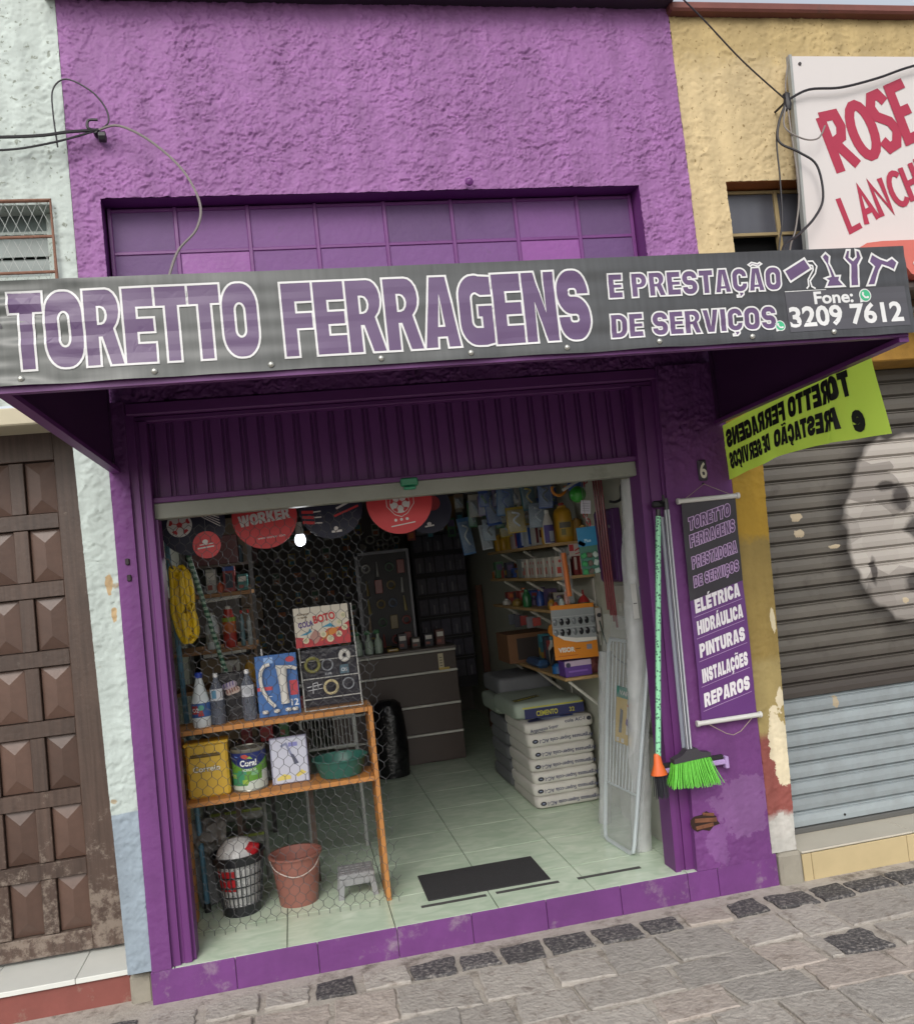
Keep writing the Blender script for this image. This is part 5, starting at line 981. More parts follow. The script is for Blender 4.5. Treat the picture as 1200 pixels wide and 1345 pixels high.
MB().box(.112, .223, .412, .418, F + .055, F + .0845, bev=.002).build('apron', MATS['grey plastic'], stl)
b = MB()
for r in range(4):
    for c in range(6): b.box(.098 + c * .024, .114 + c * .024, .42 + r * .034, .442 + r * .034, F + .105, F + .1075)
b.build('grip_pads', MATS['grey plastic'], stl, kind='stuff')
# grey paint trays and plastic steps stacked behind the basket
gs = thing('folding_step', 'grey plastic folding step with green trimmed treads standing behind the basket', 'step ladder', (-.37, .9, F))
for z in (.30, .18): MB().box(-.49, -.24, .86, .97, F + z, F + z + .055, bev=.01).build('tread', M('grey step plastic', '#7c7d78', .6, var=.1), gs); MB().box(-.49, -.24, .852, .86, F + z + .042, F + z + .056, bev=.002).build('green_trim', P('#7c8a3a', .5), gs)
for x in (-.50, -.235): MB().tube([(x, .88, F), (x, .93, F + .36)], .012, 8).build('side_rail', MATS['grey step plastic'], gs)
gt = thing('paint_tray', 'long grey plastic tray leaning on the left wall behind the black basket', 'tray', (-.53, .6, F))
b = MB(); b.box(-.05, .05, -.012, .012, 0, .33, bev=.01, mat=Matrix.Translation((-.485, .64, F)) @ Matrix.Rotation(-.18, 4, 'Y') @ Matrix.Rotation(.4, 4, 'Z')); b.build('tray', MATS['grey plastic'], gt)
sk = thing('grey_cloth', 'crumpled grey cloth heaped on the tray behind the basket', 'cloth', (-.5, .62, F + .3))
b = MB(); b.grid(lambda u, v: (-.56 + .17 * u, .58 + .05 * mn.noise(Vector((u * 5, v * 5, 1))) - .05 * math.sin(v * 3.1), F + .24 + .17 * v + .02 * mn.noise(Vector((u * 7, v * 7, 5)))), 18, 14); b.build('cloth', M('grey cloth', '#6c6a66', .9), sk)
cr_ = thing('folding_chair', 'folded metal chair with red seat leaning behind the rack', 'folding chair', (.12, 1.2, F))
b = MB()
for x in (-.02, .27): b.tube([(x, 1.15, F), (x + .0, 1.28, .98)], .010, 8)
b.tube([(-.02, 1.28, .98), (.27, 1.28, .98)], .010, 8); b.tube([(-.02, 1.22, .64), (.27, 1.22, .64)], .008, 8); b.tube([(-.02, 1.255, .80), (.27, 1.255, .80)], .008, 8); b.build('frame', P('#9a9c98', .35), cr_)
b = MB()
for i in range(14): b.tube([(.0 + i * .02, 1.22, .645), (.0 + i * .02, 1.25, .795)], .0025, 4)
b.build('slats', P('#8b8d88', .4), cr_, kind='stuff'); MB().box(-.01, .26, 1.25, 1.275, .84, .93, bev=.006).build('seat', P('#7a2c2c', .6), cr_)
# yellow hose coil, blue pole, green rope pole
hs_ = thing('hose_coil', 'bright yellow hose hung in a long coil inside the left jamb', 'hose', (-.475, .30, 1.5))
for k in range(7):
    rx, rz = .024 + .004 * (k % 3), .165 - .012 * (k % 4); ox = -.488 + .0065 * k; oy = .30 + .012 * (k % 3); pts = []
    for i in range(26): a = i * 2 * math.pi / 26; x = ox + rx * math.cos(a) + .006 * math.sin(3 * a + k); z = 1.505 + rz * math.sin(a); x += (1.68 - z) * .04; pts.append((x + (.006 if z < 1.45 else 0), oy + .01 * math.sin(a * 2 + k), z))
    MB().tube(pts, .0098, 8, closed=True).build('hose_loop', M('yellow rubber hose', '#d0ad1c', .35, var=.06), hs_)
MB().tube([(-.49, .30, 1.66), (-.492, .20, 1.70), (-.51, .17, 1.71)], .004, 6).build('hanging_wire', P('#555555'), hs_)
t = thing('blue_pole', 'pale blue pole leaning upright in the left corner inside the doorway', 'pole', (-.52, .55, F)); MB().tube([(-.50, .56, F), (-.535, .50, 1.95)], .012, 10).build('shaft', P('#4b7388', .5), t); MB().tube([(-.50, .56, F), (-.502, .558, F + .04)], .015, 10).build('foot_cap', P('#222222'), t)
t = thing('rope_pole', 'green and white patterned pole slanting behind the yellow hose', 'pole', (-.33, .7, 1.0)); MB().tube([(-.30, .75, .95), (-.48, .50, 1.90)], .011, 10).build('shaft', stripes('green twisted stripes', '#9fb8a5', '#3d6b52', 12, True), t); MB().tube([(-.48, .50, 1.90), (-.483, .497, 1.92)], .013, 8).build('end_cap', P('#2f4f3f'), t)
# ================================================================== HANGING PROMO DISCS
dk = P('#1d1f38', .5); rdm_ = M('red printed card', '#cf3a3f', .45, var=.04)
def disc(label, cx, cz, y, r, mat, shapes, pal, tilt=0, sx=1):
    t = thing('promo_disc', label, 'promo disc', (cx, y, cz), 'round promotional discs hanging in the doorway')
    MB().lathe([(r, -.0012), (r, .0012)], (0, 0, 0), 48, mat=Matrix.Translation((cx, y, cz)) @ Matrix.Scale(sx, 4, (1, 0, 0)) @ Matrix.Rotation(math.pi / 2, 4, 'X')).build('card', mat, t)
    MB().tube([(cx, y, cz + r * .95), (cx, y, cz + r + .25)], .0008, 4).build('thread', P('#888888'), t)
    if shapes: printed('print', shapes, front(cx, y - .0012, cz, tilt), t, pal=pal, dz=.0004, base=.0006)
PW = {'w': P('#d9d5d3', .45), 'r': P('#c4343a', .45), 'd': dk, 'k': P('#2a2a38', .5), 'R': P('#8f242c', .5)}
def ball(cx, cz, r):
    s = [ell(cx, cz, r, r, 'w', 2)]
    s.append(poly([(cx + r * .30 * math.cos(a), cz + r * .30 * math.sin(a)) for a in [math.pi / 2 + i * 2 * math.pi / 5 for i in range(5)]], 'r', 3))
    for i in range(5):
        a = math.pi / 2 + i * 2 * math.pi / 5; s.append(line([(cx + r * .3 * math.cos(a), cz + r * .3 * math.sin(a)), (cx + r * .62 * math.cos(a), cz + r * .62 * math.sin(a))], r * .07, 'r', 3))
        a2 = a; s.append(poly([(cx + r * k * math.cos(a2 + d), cz + r * k * math.sin(a2 + d)) for k, d in ((.60, 0), (.78, .30), (.97, .26), (.97, -.26), (.78, -.30))], 'r', 3))
    return s
disc('red disc printed WORKER in white, second from the left in the doorway', -.088, 1.865, .5, .148, rdm_, fat('WORKER', -.118, -.035, .052, .235, .03, 'w', None, rot=.06) + txt('www worker com', -.045, -.102, .017, 'w', 1, .01), PW, .05)
q = [line([(-.12 + i * .02, .02 + i * .02), (-.01 + i * .03, .055 + i * .02)], .009, 'w', 1) for i in range(3)] + [line([(.01 + i * .014, -.045 + i * .035), (.13, -.01 + i * .038)], .010, 'w' if i % 2 else 'r', 1) for i in range(4)] + [line([(-.14, -.005 - i * .024), (-.085, -.012 - i * .026)], .014, 'r', 1) for i in range(3)] + [line([(-.085, -.012 - i * .026), (-.05, -.012 - i * .028)], .006, 'w', 1) for i in range(3)] + txt('ALL', -.135, .03, .045, 'r', 2, .03, line='w', lw=.02) + [ell(.01, -.105, .010, .012, 'w', 2), rect(-.012, -.122, .036, -.112, 'w', 2)]
disc('dark blue disc with red and white tool pictures beside the lit bulb', .222, 1.885, .55, .150, dk, q, PW, .05)
disc('red disc printed with a white football, nearest the middle of the doorway', .535, 1.875, .42, .155, rdm_, ball(0, -.01, .048) + [line([(-.06, .05), (-.062, -.02), (-.03, -.062), (0, -.075), (.03, -.062), (.066, -.02), (.07, .05)], .003, 'w', 2)] + [ell(-.03 + i * .027, -.088, .007, .007, 'w', 2, 12) for i in range(3)] + [line([(-.055, -.115), (.06, -.108)], .005, 'w', 2)], PW, .05)
q = [ell(-.055, .0, .055, .055, 'w', 1)] + ball(-.055, 0, .048)
for i in range(5): q.append(line([(.0 + i * .016, .055 - i * .004), (.12, -.03 + i * .013)], .004, 'w', 1))
disc('dark disc with a red football and white streaks, far left of the doorway', -.405, 1.86, .42, .145, dk, q, PW, .05)
disc('small red oval disc below the dark football disc at the left', -.345, 1.755, .36, .060, rdm_, [line([(-.04, -.012), (.03, -.010)], .006, 'w', 1), ell(-.005, .014, .012, .010, 'w', 1), line([(-.03, .002), (.03, .003)], .004, 'w', 1)], PW, .05, 1.0)
disc('dark disc half hidden behind the red football disc', .76, 1.86, 1.0, .13, dk, [ell(.03, .03, .04, .04, 'R', 1), line([(-.03, -.09), (.02, -.088)], .008, 'w', 1), ell(-.005, -.078, .012, .01, 'w', 1)], PW, .05)
# bulb
lb_ = thing('light_bulb', 'lit white LED bulb hanging on its cable inside the doorway', 'light bulb', (.075, 1.2, 1.78))
MB().lathe([(.001, -.034), (.018, -.030), (.028, -.016), (.030, 0), (.027, .014), (.021, .028)], (.075, 1.2, 1.775), 20).build('globe', M('lit bulb glass', '#f4f6ff', .3, var=0, emit=3), lb_)
MB().lathe([(.021, .028), (.022, .055), (.017, .062), (.017, .095)], (.075, 1.2, 1.775), 16).build('base', P('#c9c9c6', .4), lb_); MB().tube([(.075, 1.2, 1.85), (.08, 1.21, 2.7)], .003, 6).build('cord', P('#222222'), lb_)
pl = bpy.data.lights.new('bulb_light', 'POINT'); pl.energy = 2.5; pl.shadow_soft_size = .035; pl.color = (.95, .97, 1); po = bpy.data.objects.new('bulb_light', pl); C.objects.link(po); po.location = (0, 0, -.07); po.parent = lb_
# ================================================================== LEFT WALL SHELVES
lsh = thing('wall_shelf', 'wooden shelves with bottles on the left wall beyond the yellow hose', 'shelves', (-.45, 1.1, 1.3))
for z in (1.535, 1.255, 1.06): MB().box(-.618, -.20, .95, 1.35, z - .02, z, bev=.002).build('board', m_plyf, lsh)
for z in (1.50, 1.225): MB().tube([(-.46, .96, z), (-.25, .96, z + .01)], .012, 6).build('bracket', P('#b8b7b0', .5), lsh)
MB().tube([(-.205, .96, .95), (-.205, .96, 1.56)], .008, 6).build('upright', P('#6a5a4c'), lsh)
def carton(label, x0, x1, y0, y1, z0, z1, col, shapes=None, pal=None, cat='box', kind='carton', group=None, lid=None, side=None):
    t = thing(kind, label, cat, ((x0 + x1) / 2, (y0 + y1) / 2, z0), group)
    MB().box(x0, x1, y0, y1, z0 + .0005, z1, bev=.002).build('carton_body', P(col, .5) if isinstance(col, str) else col, t)
    if shapes: printed('print', shapes, front(x0, y0, z0), t, pal=pal or {}, dz=.0003)
    else:
        w, h = x1 - x0, z1 - z0; printed('print', [rect(w * .12, h * .55, w * .88, h * .85, '#c9c6be', 0), rect(w * .12, h * .15, w * .6, h * .35, '#8a4a40', 0)], front(x0, y0, z0), t, dz=.0003)
    return t
L1, L2, L3 = 1.535, 1.255, 1.06
carton('small white and grey box on the top left wall shelf', -.42, -.37, 1.0, 1.08, L1, L1 + .125, '#a3a39c')
carton('red framed box with blue top on the top left wall shelf', -.335, -.275, 1.0, 1.08, L1, L1 + .13, '#8c3030', [rect(.012, .02, .048, .095, '#1f2436', 0), rect(0, .108, .06, .13, '#2d4f9a', 0)])
carton('teal box at the right end of the top left wall shelf', -.265, -.215, 1.0, 1.1, L1, L1 + .085, '#2f6f6a')
b_ = bottle('small orange bottle lying between boxes on the top left wall shelf', -.352, 1.0, L1, .016, .06, P('#b5563a', .4), '#c7c7c0')
bottle('plump off white bottle on the second left wall shelf', -.41, 1.0, L2, .036, .185, m_milk, '#bdbdb2', [(.2, .42, '#9b9a90')], neck=.5)
t = bottle('red bottle with colourful label on the second left wall shelf', -.325, .99, L2, .034, .21, P('#a8332a', .35), '#c9c4b8', [(.35, .62, '#b5602c'), (.62, .72, '#8a9a3a')], neck=.6)
for i, (x, c) in enumerate(((-.262, '#5f7f86'), (-.228, '#9aa3a3'))): bottle(('slim grey tube standing right of the red bottle', 'slim pale tube at the shelf end by the upright')[i], x, 1.0, L2, .012, .18, P(c, .3), '#c23a32', kind='tube', cat='tube')
carton('white package with two arched windows on the lowest left wall shelf', -.385, -.29, .98, 1.08, L3, L3 + .13, '#a9a79e', [poly([(.012, .02), (.038, .02), (.034, .09), (.025, .105), (.016, .09)], '#2b2426', 0), poly([(.055, .02), (.08, .02), (.076, .09), (.067, .105), (.058, .09)], '#4a2f26', 0)])
bottle('mustard yellow bottle on the lowest left wall shelf', -.245, 1.0, L3, .032, .12, P('#a57c22', .4), '#8a6818', None, neck=.5)
for i, (x, c, s) in enumerate(((-.30, '#7c2730', .05), (-.21, '#9a2f33', .06), (-.12, '#3d6b3f', .045))): carton('%s package behind the rack, below the blister card' % ('dark red', 'bright red', 'dark green')[i], x, x + s, .75, .80, .80, .93, c)
tb = thing('side_table', 'low dark table behind the rack holding packages', 'table', (-.15, .85, F)); MB().box(-.36, .02, .70, .95, .77, .80, bev=.003).build('table_top', P('#3b2f2a'), tb)
for x in (-.34, 0): 
    for y in (.72, .93): MB().box(x - .012, x + .012, y - .012, y + .012, F, .77).build('leg', P('#4a3a30'), tb)
# dark clutter deeper on the left: tall shelving with packages
ds = thing('tall_shelving', 'tall dark shelving with dim packages against the left wall further inside', 'shelving', (-.45, 2.2, F))
for x, y in ((-.6, 1.7), (-.6, 3.6), (-.22, 1.7), (-.22, 3.6)): MB().box(x - .012, x + .012, y - .012, y + .012, F, 2.3).build('upright', P('#3f3c3a'), ds)
for z in (.5, .9, 1.3, 1.7, 2.1): MB().box(-.61, -.2, 1.69, 3.61, z - .015, z).build('shelf', P('#4b4038'), ds)
rc = random.Random(11)
for z in (.5, .9, 1.3, 1.7):
    y = 1.72
    while y < 3.4:
        w = rc.uniform(.12, .28); h_ = rc.uniform(.12, .32); c = rc.choice(['#4a4440', '#5c5448', '#394a52', '#6b5a46', '#553433', '#464650'])
        MB().box(-.56, rc.uniform(-.32, -.22), y, y + w - .02, z, z + h_, bev=.004).build('stored_box', P(c), ds); y += w
# ================================================================== COUNTER AND BACK OF THE SHOP
ct = thing('shop_counter', 'dark wood fronted shop counter with four drawer boards and pale strips', 'counter', (.75, 3.0, F))
mw = M('dark brown laminate', '#3b2d27', .45, var=.15, vs=5, bump=.05); MB().box(.20, 1.15, 2.90, 3.35, F, .93).build('carcass', mw, ct)
strip_ = M('pale aluminium edging', '#bdbbb3', .4)
for z0_, z1_ in ((.125, .315), (.335, .525), (.545, .765), (.785, .918)):
    MB().box(.20, 1.155, 2.875, 2.90, z0_, z1_, bev=.002).build('drawer_front', mw, ct); MB().box(.20, 1.158, 2.868, 2.898, z1_ + .002, z1_ + .018, bev=.002).build('edge_strip', strip_, ct)
MB().box(.18, 1.165, 2.86, 3.36, .9365, .955, bev=.003).build('counter_top', P('#5a5450', .35), ct)
printed('price_tag', [rect(1.02, .80, 1.06, .905, '#b5a98c', 0), rect(1.02, .765, 1.10, .800, '#b59c4a', 0)] + [line([(1.03, .815 + i * .02), (1.05, .815 + i * .02)], .006, '#5c5648', 1) for i in range(4)], front(0, 2.8745, 0), ct)
pl_ = thing('spray_bottles', 'dim green handled spray bottles grouped on the counter end by the wire screen', 'spray bottles', (.5, 3.0, .955))
for i, x in enumerate((.45, .53, .60)):
    MB().lathe([(.03, 0), (.032, .08), (.012, .12), (.012, .15)], (x, 2.98, .955), 10).build('body', P('#9fb0a0', .3), pl_); MB().box(x - .03, x + .015, 2.965, 2.995, 1.10, 1.13, bev=.005).build('trigger', P('#2c6b3f'), pl_)
carton('small yellow card box on the counter top', .66, .74, 2.92, 3.0, .955, .975, '#a88c34')
tbg = thing('rubbish_bin', 'black plastic rubbish bag standing in front of the counter', 'rubbish bag', (.62, 2.62, F))
b = MB(); b.lathe([(.001, 0), (.115, .005), (.125, .2), (.115, .42), (.095, .50), (.06, .53), (.001, .535)], (.585, 2.66, F), 24)
b.v = [(x + .012 * mn.noise(Vector((x * 12, y * 12, z * 9))), y + .012 * mn.noise(Vector((x * 12, z * 12, 3))), z) for x, y, z in b.v]; b.build('bag', M('black bin bag', '#151417', .25, bump=.6, bs=18, dist=.02), tbg)
# metal display panel with hung goods
mp_ = thing('display_panel', 'grey metal framed panel hung with small tools and tape behind the counter', 'display panel', (.74, 3.4, .95))
b = MB(); b.box(.515, .54, 3.38, 3.42, .95, 1.72); b.box(.93, .95, 3.38, 3.42, .95, 1.70); b.box(.515, .95, 3.38, 3.42, 1.70, 1.722); b.build('frame', P('#76767c', .4), mp_)
MB().box(.54, .93, 3.405, 3.415, .96, 1.70).build('backing', P('#3c3a3c', .6), mp_)
rc = random.Random(4)
cols_ = ['#8b8a86', '#6d5c2c', '#7c3430', '#3e5a44', '#94806a', '#4e5a6e', '#857840']
for r in range(5):
    for c in range(4):
        x = .56 + c * .095; z = 1.64 - r * .145; kind = rc.random()
        if kind < .35: b = MB(); b.tube([(x + .035 + .03 * math.cos(a), 3.385, z - .05 + .03 * math.sin(a)) for a in [i * math.pi / 7 for i in range(14)]], .008, 6, closed=True); b.build('tape_roll', P(rc.choice(cols_), .35), mp_)
        elif kind < .7: MB().box(x, x + .06, 3.375, 3.39, z - .11, z, bev=.003).build('blister_pack', P(rc.choice(cols_), .3), mp_)
        else: MB().tube([(x + .03, 3.38, z), (x + .03 + rc.uniform(-.01, .01), 3.38, z - .12)], [.006, .014], 6).build('hand_tool', P(rc.choice(cols_), .4), mp_)
pp_ = thing('pipe_bundle', 'stack of short grey plastic pipes seen end on above the display panel', 'pipes', (.75, 3.6, 1.75))
for i, (x, z, r) in enumerate(((.66, 1.82, .035), (.74, 1.79, .028), (.80, 1.84, .040), (.87, 1.80, .03), (.70, 1.755, .022), (.78, 1.755, .024), (.84, 1.755, .018))):
    MB().lathe([(r, -.15), (r, .15), (r * .82, .15), (r * .82, -.15), (r, -.15)], (0, 0, 0), 16, cap=False, mat=Matrix.Translation((x, 3.6, z)) @ Matrix.Rotation(math.pi / 2, 4, 'X')).build('pipe', P('#77756f', .45), pp_)
MB().box(.55, .95, 3.5, 3.8, 1.72, 1.732).build('bracket_board', P('#4a4540'), pp_)
db = thing('drawer_cabinet', 'dark cabinet of clear fronted parts drawers in five rows on the back wall', 'cabinet', (1.32, 4.3, .7))
MB().box(1.09, 1.57, 4.22, 4.5, .45, 1.86).build('carcass', P('#26232a', .6), db)
clr = M('smoky clear plastic', '#5a5863', .12, var=.25, vs=25, spec=.7)
for r in range(7):
    MB().box(1.085, 1.575, 4.19, 4.23, 1.845 - r * .19, 1.86 - r * .19).build('ledge', P('#1e1c22'), db)
    for c in range(5): MB().box(1.105 + c * .093, 1.19 + c * .093, 4.195, 4.22, 1.69 - r * .19, 1.835 - r * .19, bev=.006).build('drawer', clr, db); MB().box(1.14 + c * .093, 1.155 + c * .093, 4.188, 4.195, 1.70 - r * .19, 1.78 - r * .19, bev=.002).build('pack_glint', P('#75747c', .2), db) if (r + c) % 3 else None
th_ = thing('hung_packages', 'mustard and grey bags hung above the dark cabinet', 'packages', (1.4, 3.9, 1.9))
for x, c, w, z0_, z1_ in ((1.10, '#605f68', .13, 1.83, 2.02), (1.25, '#8d8c92', .10, 1.85, 1.98), (1.37, '#7d5c22', .17, 1.86, 2.15), (1.02, '#31478c', .10, 2.0, 2.12)):
    MB().box(x, x + w, 3.9, 3.93, z0_, z1_, bev=.008).build('bag', P(c, .4), th_)
MB().box(1.0, 1.6, 3.93, 3.95, 2.12, 2.20).build('rail', P('#3a3735'), th_)
rdr = thing('wooden_plank', 'reddish plank leaning beside the dark cabinet', 'plank', (1.6, 4.0, F)); MB().box(1.585, 1.64, 3.95, 3.99, F, 1.35, bev=.003).build('plank_board', P('#5a3421'), rdr)
# ================================================================== RIGHT WALL SHELVES
rsf = thing('wall_shelf', 'four pine shelves on white angle brackets along the right wall', 'shelves', (1.55, 1.7, .86))
m_pine = M('pale pine board', '#a3855a', .55, var=.12, vs=8)
for z, y1 in ((1.61, 2.6), (1.42, 2.6), (1.235, 2.6), (.865, 2.35)): MB().box(1.42, 1.660, 1.02, y1, z - .018, z, bev=.002).build('board', m_pine, rsf)
wb = P('#b9b7ae', .45)
for z in (1.592, 1.402, 1.217, .847):
    for y in (1.06, 1.7, 2.3): MB().tube([(1.45, y, z - .006), (1.655, y, z - .15 - (.05 if z < 1 else 0))], .008, 6).build('bracket', wb, rsf); MB().box(1.652, 1.660, y - .012, y + .012, z - .20, z - .002).build('bracket_plate', wb, rsf)
def label_on(t, x, y, z, r, shapes, pal, st=.01): return printed('label', shapes, cyl(x, y, r), t, step=st, pal=pal, dz=.0003)
T1 = 1.61; ylw = M('yellow jug plastic', '#b98d24', .35, var=.05)
t = bottle('large yellow jug with red cap and printed label on the top right shelf', 1.545, 1.13, T1, .052, .225, ylw, '#a02a22', None, neck=.5, shoulder=.72, capr=.3)
label_on(t, 1.545, 1.13, 0, .0525, [rect(-.045, T1 + .03, .045, T1 + .12, 'y', 0), rect(-.038, T1 + .08, .03, T1 + .112, 'b', 1), rect(-.03, T1 + .04, -.005, T1 + .075, 'g', 1)], {'y': P('#a98c3a'), 'b': P('#5c5a52'), 'g': P('#6d6a3a')})
t = bottle('small yellow jug left of the large one on the top right shelf', 1.462, 1.20, T1, .030, .19, ylw, '#a98018', None, neck=.5, shoulder=.7)
t = bottle('white spray bottle with purple label on the top right shelf', 1.445, 1.10, T1, .030, .19, P('#b5b3ae', .4), '#c9c9c4', None, neck=.4, shoulder=.55)
label_on(t, 1.445, 1.10, 0, .0306, [rect(-.035, T1 + .005, .035, T1 + .105, 'p', 0), rect(-.005, T1 + .01, .025, T1 + .07, 'w', 1)], {'p': P('#3f3370'), 'w': P('#8f96a0')})
t = bottle('brown yellow bucket behind the jug near the shelf end', 1.62, 1.12, T1, .035, .13, P('#8a6a2a'), '#7a5a22', None, neck=.8)
t = bottle('dark brown jar at the near end of the top right shelf', 1.63, 1.05, T1, .022, .085, P('#a5833a'), '#b59a52', None, neck=.8)
for lab, y, w, h_, c1, c2 in (('white box with dark red stripes beside the purple label bottle', 1.34, .05, .15, '#a9a8a4', '#5c1f2c'), ('white and blue striped box third from the yellow jug', 1.52, .07, .13, '#9fa6b0', '#2450a0'), ('deep blue box on the top right shelf', 1.68, .05, .125, '#24408c', '#b5c0d5'), ('pale red dotted box on the top right shelf', 1.84, .07, .13, '#a99a9a', '#9a3a34'), ('slim yellow pack on the top right shelf', 1.98, .03, .10, '#b58f24', '#8a6a18')):
    carton(lab, 1.43, 1.43 + w, y, y + .09, T1, T1 + h_, c1, [rect(w * .15, h_ * .1, w * .45, h_ * .9, c2, 0), rect(w * .6, h_ * .3, w * .85, h_ * .6, c2, 0)])
for i, y in enumerate((2.1, 2.25, 2.42)): bottle('dim yellow bottle %s on the top right shelf' % ('behind the slim pack', 'second from the far end', 'at the far end')[i], 1.47, y, T1, .032, .12, ylw, '#8a6018', None, neck=.6)
T2 = 1.42
for i in range(7):
    t = thing('white_carton', ('nearest', 'second', 'third', 'fourth', 'fifth', 'sixth', 'farthest')[i] + ' of seven white cartons with red print on the second right shelf', 'box', (1.5, 1.04 + i * .09, T2), 'white cartons on the second right shelf')
    x0_ = 1.425 + (.008 if i % 2 else 0); y = 1.035 + .09 * i
    if i == 0: x0_ = 1.44
    MB().box(x0_, 1.53, y, y + .078, T2 + .0005, T2 + .115, bev=.002).build('carton_body', P('#aca89e', .5), t)
    q = [rect(.01, .02, .035, .055, '#a8443a' if i != 1 else '#2c3f8c', 0), ell(.03, .088, .009, .009, '#b03c38', 0, 12), rect(.05, .02, .08, .06, '#a8553a', 0)]
    printed('print', q, front(x0_, y, T2), t, dz=.0003); printed('print', [rect(.01, .02, .03, .06, '#a8443a', 0), ell(.05, .088, .010, .009, '#b03c38', 0, 12)], plane((x0_, y + .078, T2), (0, -1, 0), (0, 0, 1)), t, dz=.0003)
for i in range(3): carton(('dark red', 'crimson', 'brick red')[i] + ' pack standing at the near end of the second right shelf', 1.545 + i * .035, 1.575 + i * .035, 1.03, 1.1, T2, T2 + .125, ('#6d1f22', '#8c2a2a', '#94402f')[i], [rect(.006, .03, .02, .1, '#a9a29a', 0)])
carton('clear bag of goods far along the second right shelf', 1.43, 1.47, 1.72, 1.83, T2, T2 + .12, '#6d7370')
carton('red price card hanging under the top right shelf edge', 1.52, 1.60, 1.008, 1.012, 1.525, 1.595, '#b5a9a2', [rect(.004, .03, .03, .066, '#a82f35', 0), line([(.035, .03), (.075, .05)], .008, '#a82f35', 0), line([(.035, .012), (.07, .02)], .005, '#a82f35', 0)], kind='price_card', cat='price card')
T3 = 1.235
for lab, x, y, r, h_, c, cp in (('orange bottle with white cap on the third right shelf', 1.50, 1.08, .016, .11, '#b55a2a', '#c9c4ba'), ('small white and teal bottle beside the orange bottle', 1.462, 1.06, .017, .07, '#a3b0ac', '#1f4a44'), ('small green bottle on the third right shelf', 1.45, 1.75, .028, .11, '#1f5a33', '#2f7a3f'), ('amber jar on the third right shelf', 1.46, 1.25, .024, .06, '#8f6a20', '#6a4a18'), ('small orange jar by the amber jar', 1.45, 1.14, .017, .045, '#a84a2a', '#7a2f1a'), ('yellow brown jar far on the third right shelf', 1.45, 2.0, .035, .05, '#77622c', '#55451f'), ('white tube far on the third right shelf', 1.45, 2.3, .03, .04, '#a9a7a0', '#c9c7c0'), ('dark bottle behind on the third right shelf', 1.52, 1.45, .025, .09, '#2c2328', '#4a2f33')):
    bottle(lab, x, y, T3, r, h_, P(c, .35), cp, None, neck=.5)
fn_ = thing('funnel', 'small red plastic funnel upside down on the third right shelf', 'funnel', (1.59, 1.06, T3)); MB().lathe([(.034, .03), (.030, .045), (.006, .075), (.005, .10), (.004, .10)], (1.59, 1.06, T3), 16).build('cone', P('#8f2224', .35), fn_); MB().lathe([(.034, 0), (.036, .015), (.034, .03)], (1.59, 1.06, T3), 14).build('green_base', P('#1f4a30'), fn_)
ft = thing('hanging_tube', 'orange float tube in clear packing hanging from the second right shelf', 'tube', (1.49, 1.0, 1.44)); MB().tube([(1.485, 1.0, 1.55), (1.492, 1.0, 1.31)], .015, 12).build('foam_tube', P('#d2702a', .4), ft); MB().tube([(1.484, 1.0, 1.575), (1.485, 1.0, 1.552)], .006, 8).build('tip', P('#4a3a3a'), ft)
b = MB(); b.box(1.462, 1.518, .99, 1.01, 1.27, 1.58, bev=.004); b.build('clear_sleeve', M('clear film', '#c5c9cc', .1, var=.03, alpha=.16, spec=.8), ft)
# eyewear card on the shelf end
vc = thing('sunglasses_card', 'orange display card of small dark glasses hung on the shelf ends', 'display card', (1.5, 1.0, 1.1))
CX = plane((1.372, 1.005, .972), (1, 0, -.03), (.015, 0, 1))
b = MB(); b.add([CX(u, v, l) for l in (0, .003) for u, v in ((0, 0), (.248, 0), (.248, .296), (0, .296))], [(0, 1, 2, 3), (7, 6, 5, 4), (0, 4, 5, 1), (1, 5, 6, 2), (2, 6, 7, 3), (3, 7, 4, 0)]); b.build('card', M('orange card', '#cc7d1e', .45, var=.05), vc)
wv = [(0, .142), (.06, .105), (.13, .088), (.19, .085), (.248, .092)]
q = [poly(wv + [(.248, .272), (0, .272)], 'g', 0), poly([(0, .10 + .045), (.06, .105), (.13, .088), (.248, .092), (.248, .108), (.13, .112), (.06, .125)], 'w', 1)]
q += txt('VISOR', .022, .040, .034, 'w', 1, .05, wid=.095) + [line([(.12, .052), (.15, .054)], .004, 'd', 1), rect(.185, .045, .215, .072, 'G', 1), line([(.02, .018), (.13, .02)], .003, 'r', 1)]
printed('card_print', q, lambda u, v, l: CX(u, v, l + .003), vc, pal={'g': P('#8a8f90', .4), 'w': P('#d0cdc6', .4), 'd': P('#6a3a10'), 'G': P('#7c7c88'), 'r': P('#a8501a')})
for r in range(2):
    for c in range(7):
        cc = CX(.018 + c * .036, .205 - r * .058, .008); b = MB(); b.lathe([(.001, .003), (.011, .002), (.013, 0)], (0, 0, 0), 10, sy=1.5, mat=Matrix.Translation(cc) @ Matrix.Rotation(math.pi / 2, 4, 'X')); b.build('lens', P('#1c1c22' if (r * 3 + c) % 3 else '#6d7275', .15), vc)
for z in (.232, .172): b = MB(); b.tube([CX(0, z, .008), CX(.248, z, .008)], .002, 4); b.build('rail', P('#a9adb0', .3), vc)
t = thing('small_card', 'small white blister card hanging right of the orange glasses card', 'blister card', (1.65, 1.0, 1.18)); MB().box(1.622, 1.656, .98, .984, 1.10, 1.23, bev=.002).build('card', P('#a9a29c', .5), t); MB().lathe([(.001, 0), (.012, .002), (.012, .01)], (0, 0, 0), 10, mat=Matrix.Translation((1.640, .98, 1.19)) @ Matrix.Rotation(math.pi / 2, 4, 'X')).build('blister', P('#3a3a40', .2), t)
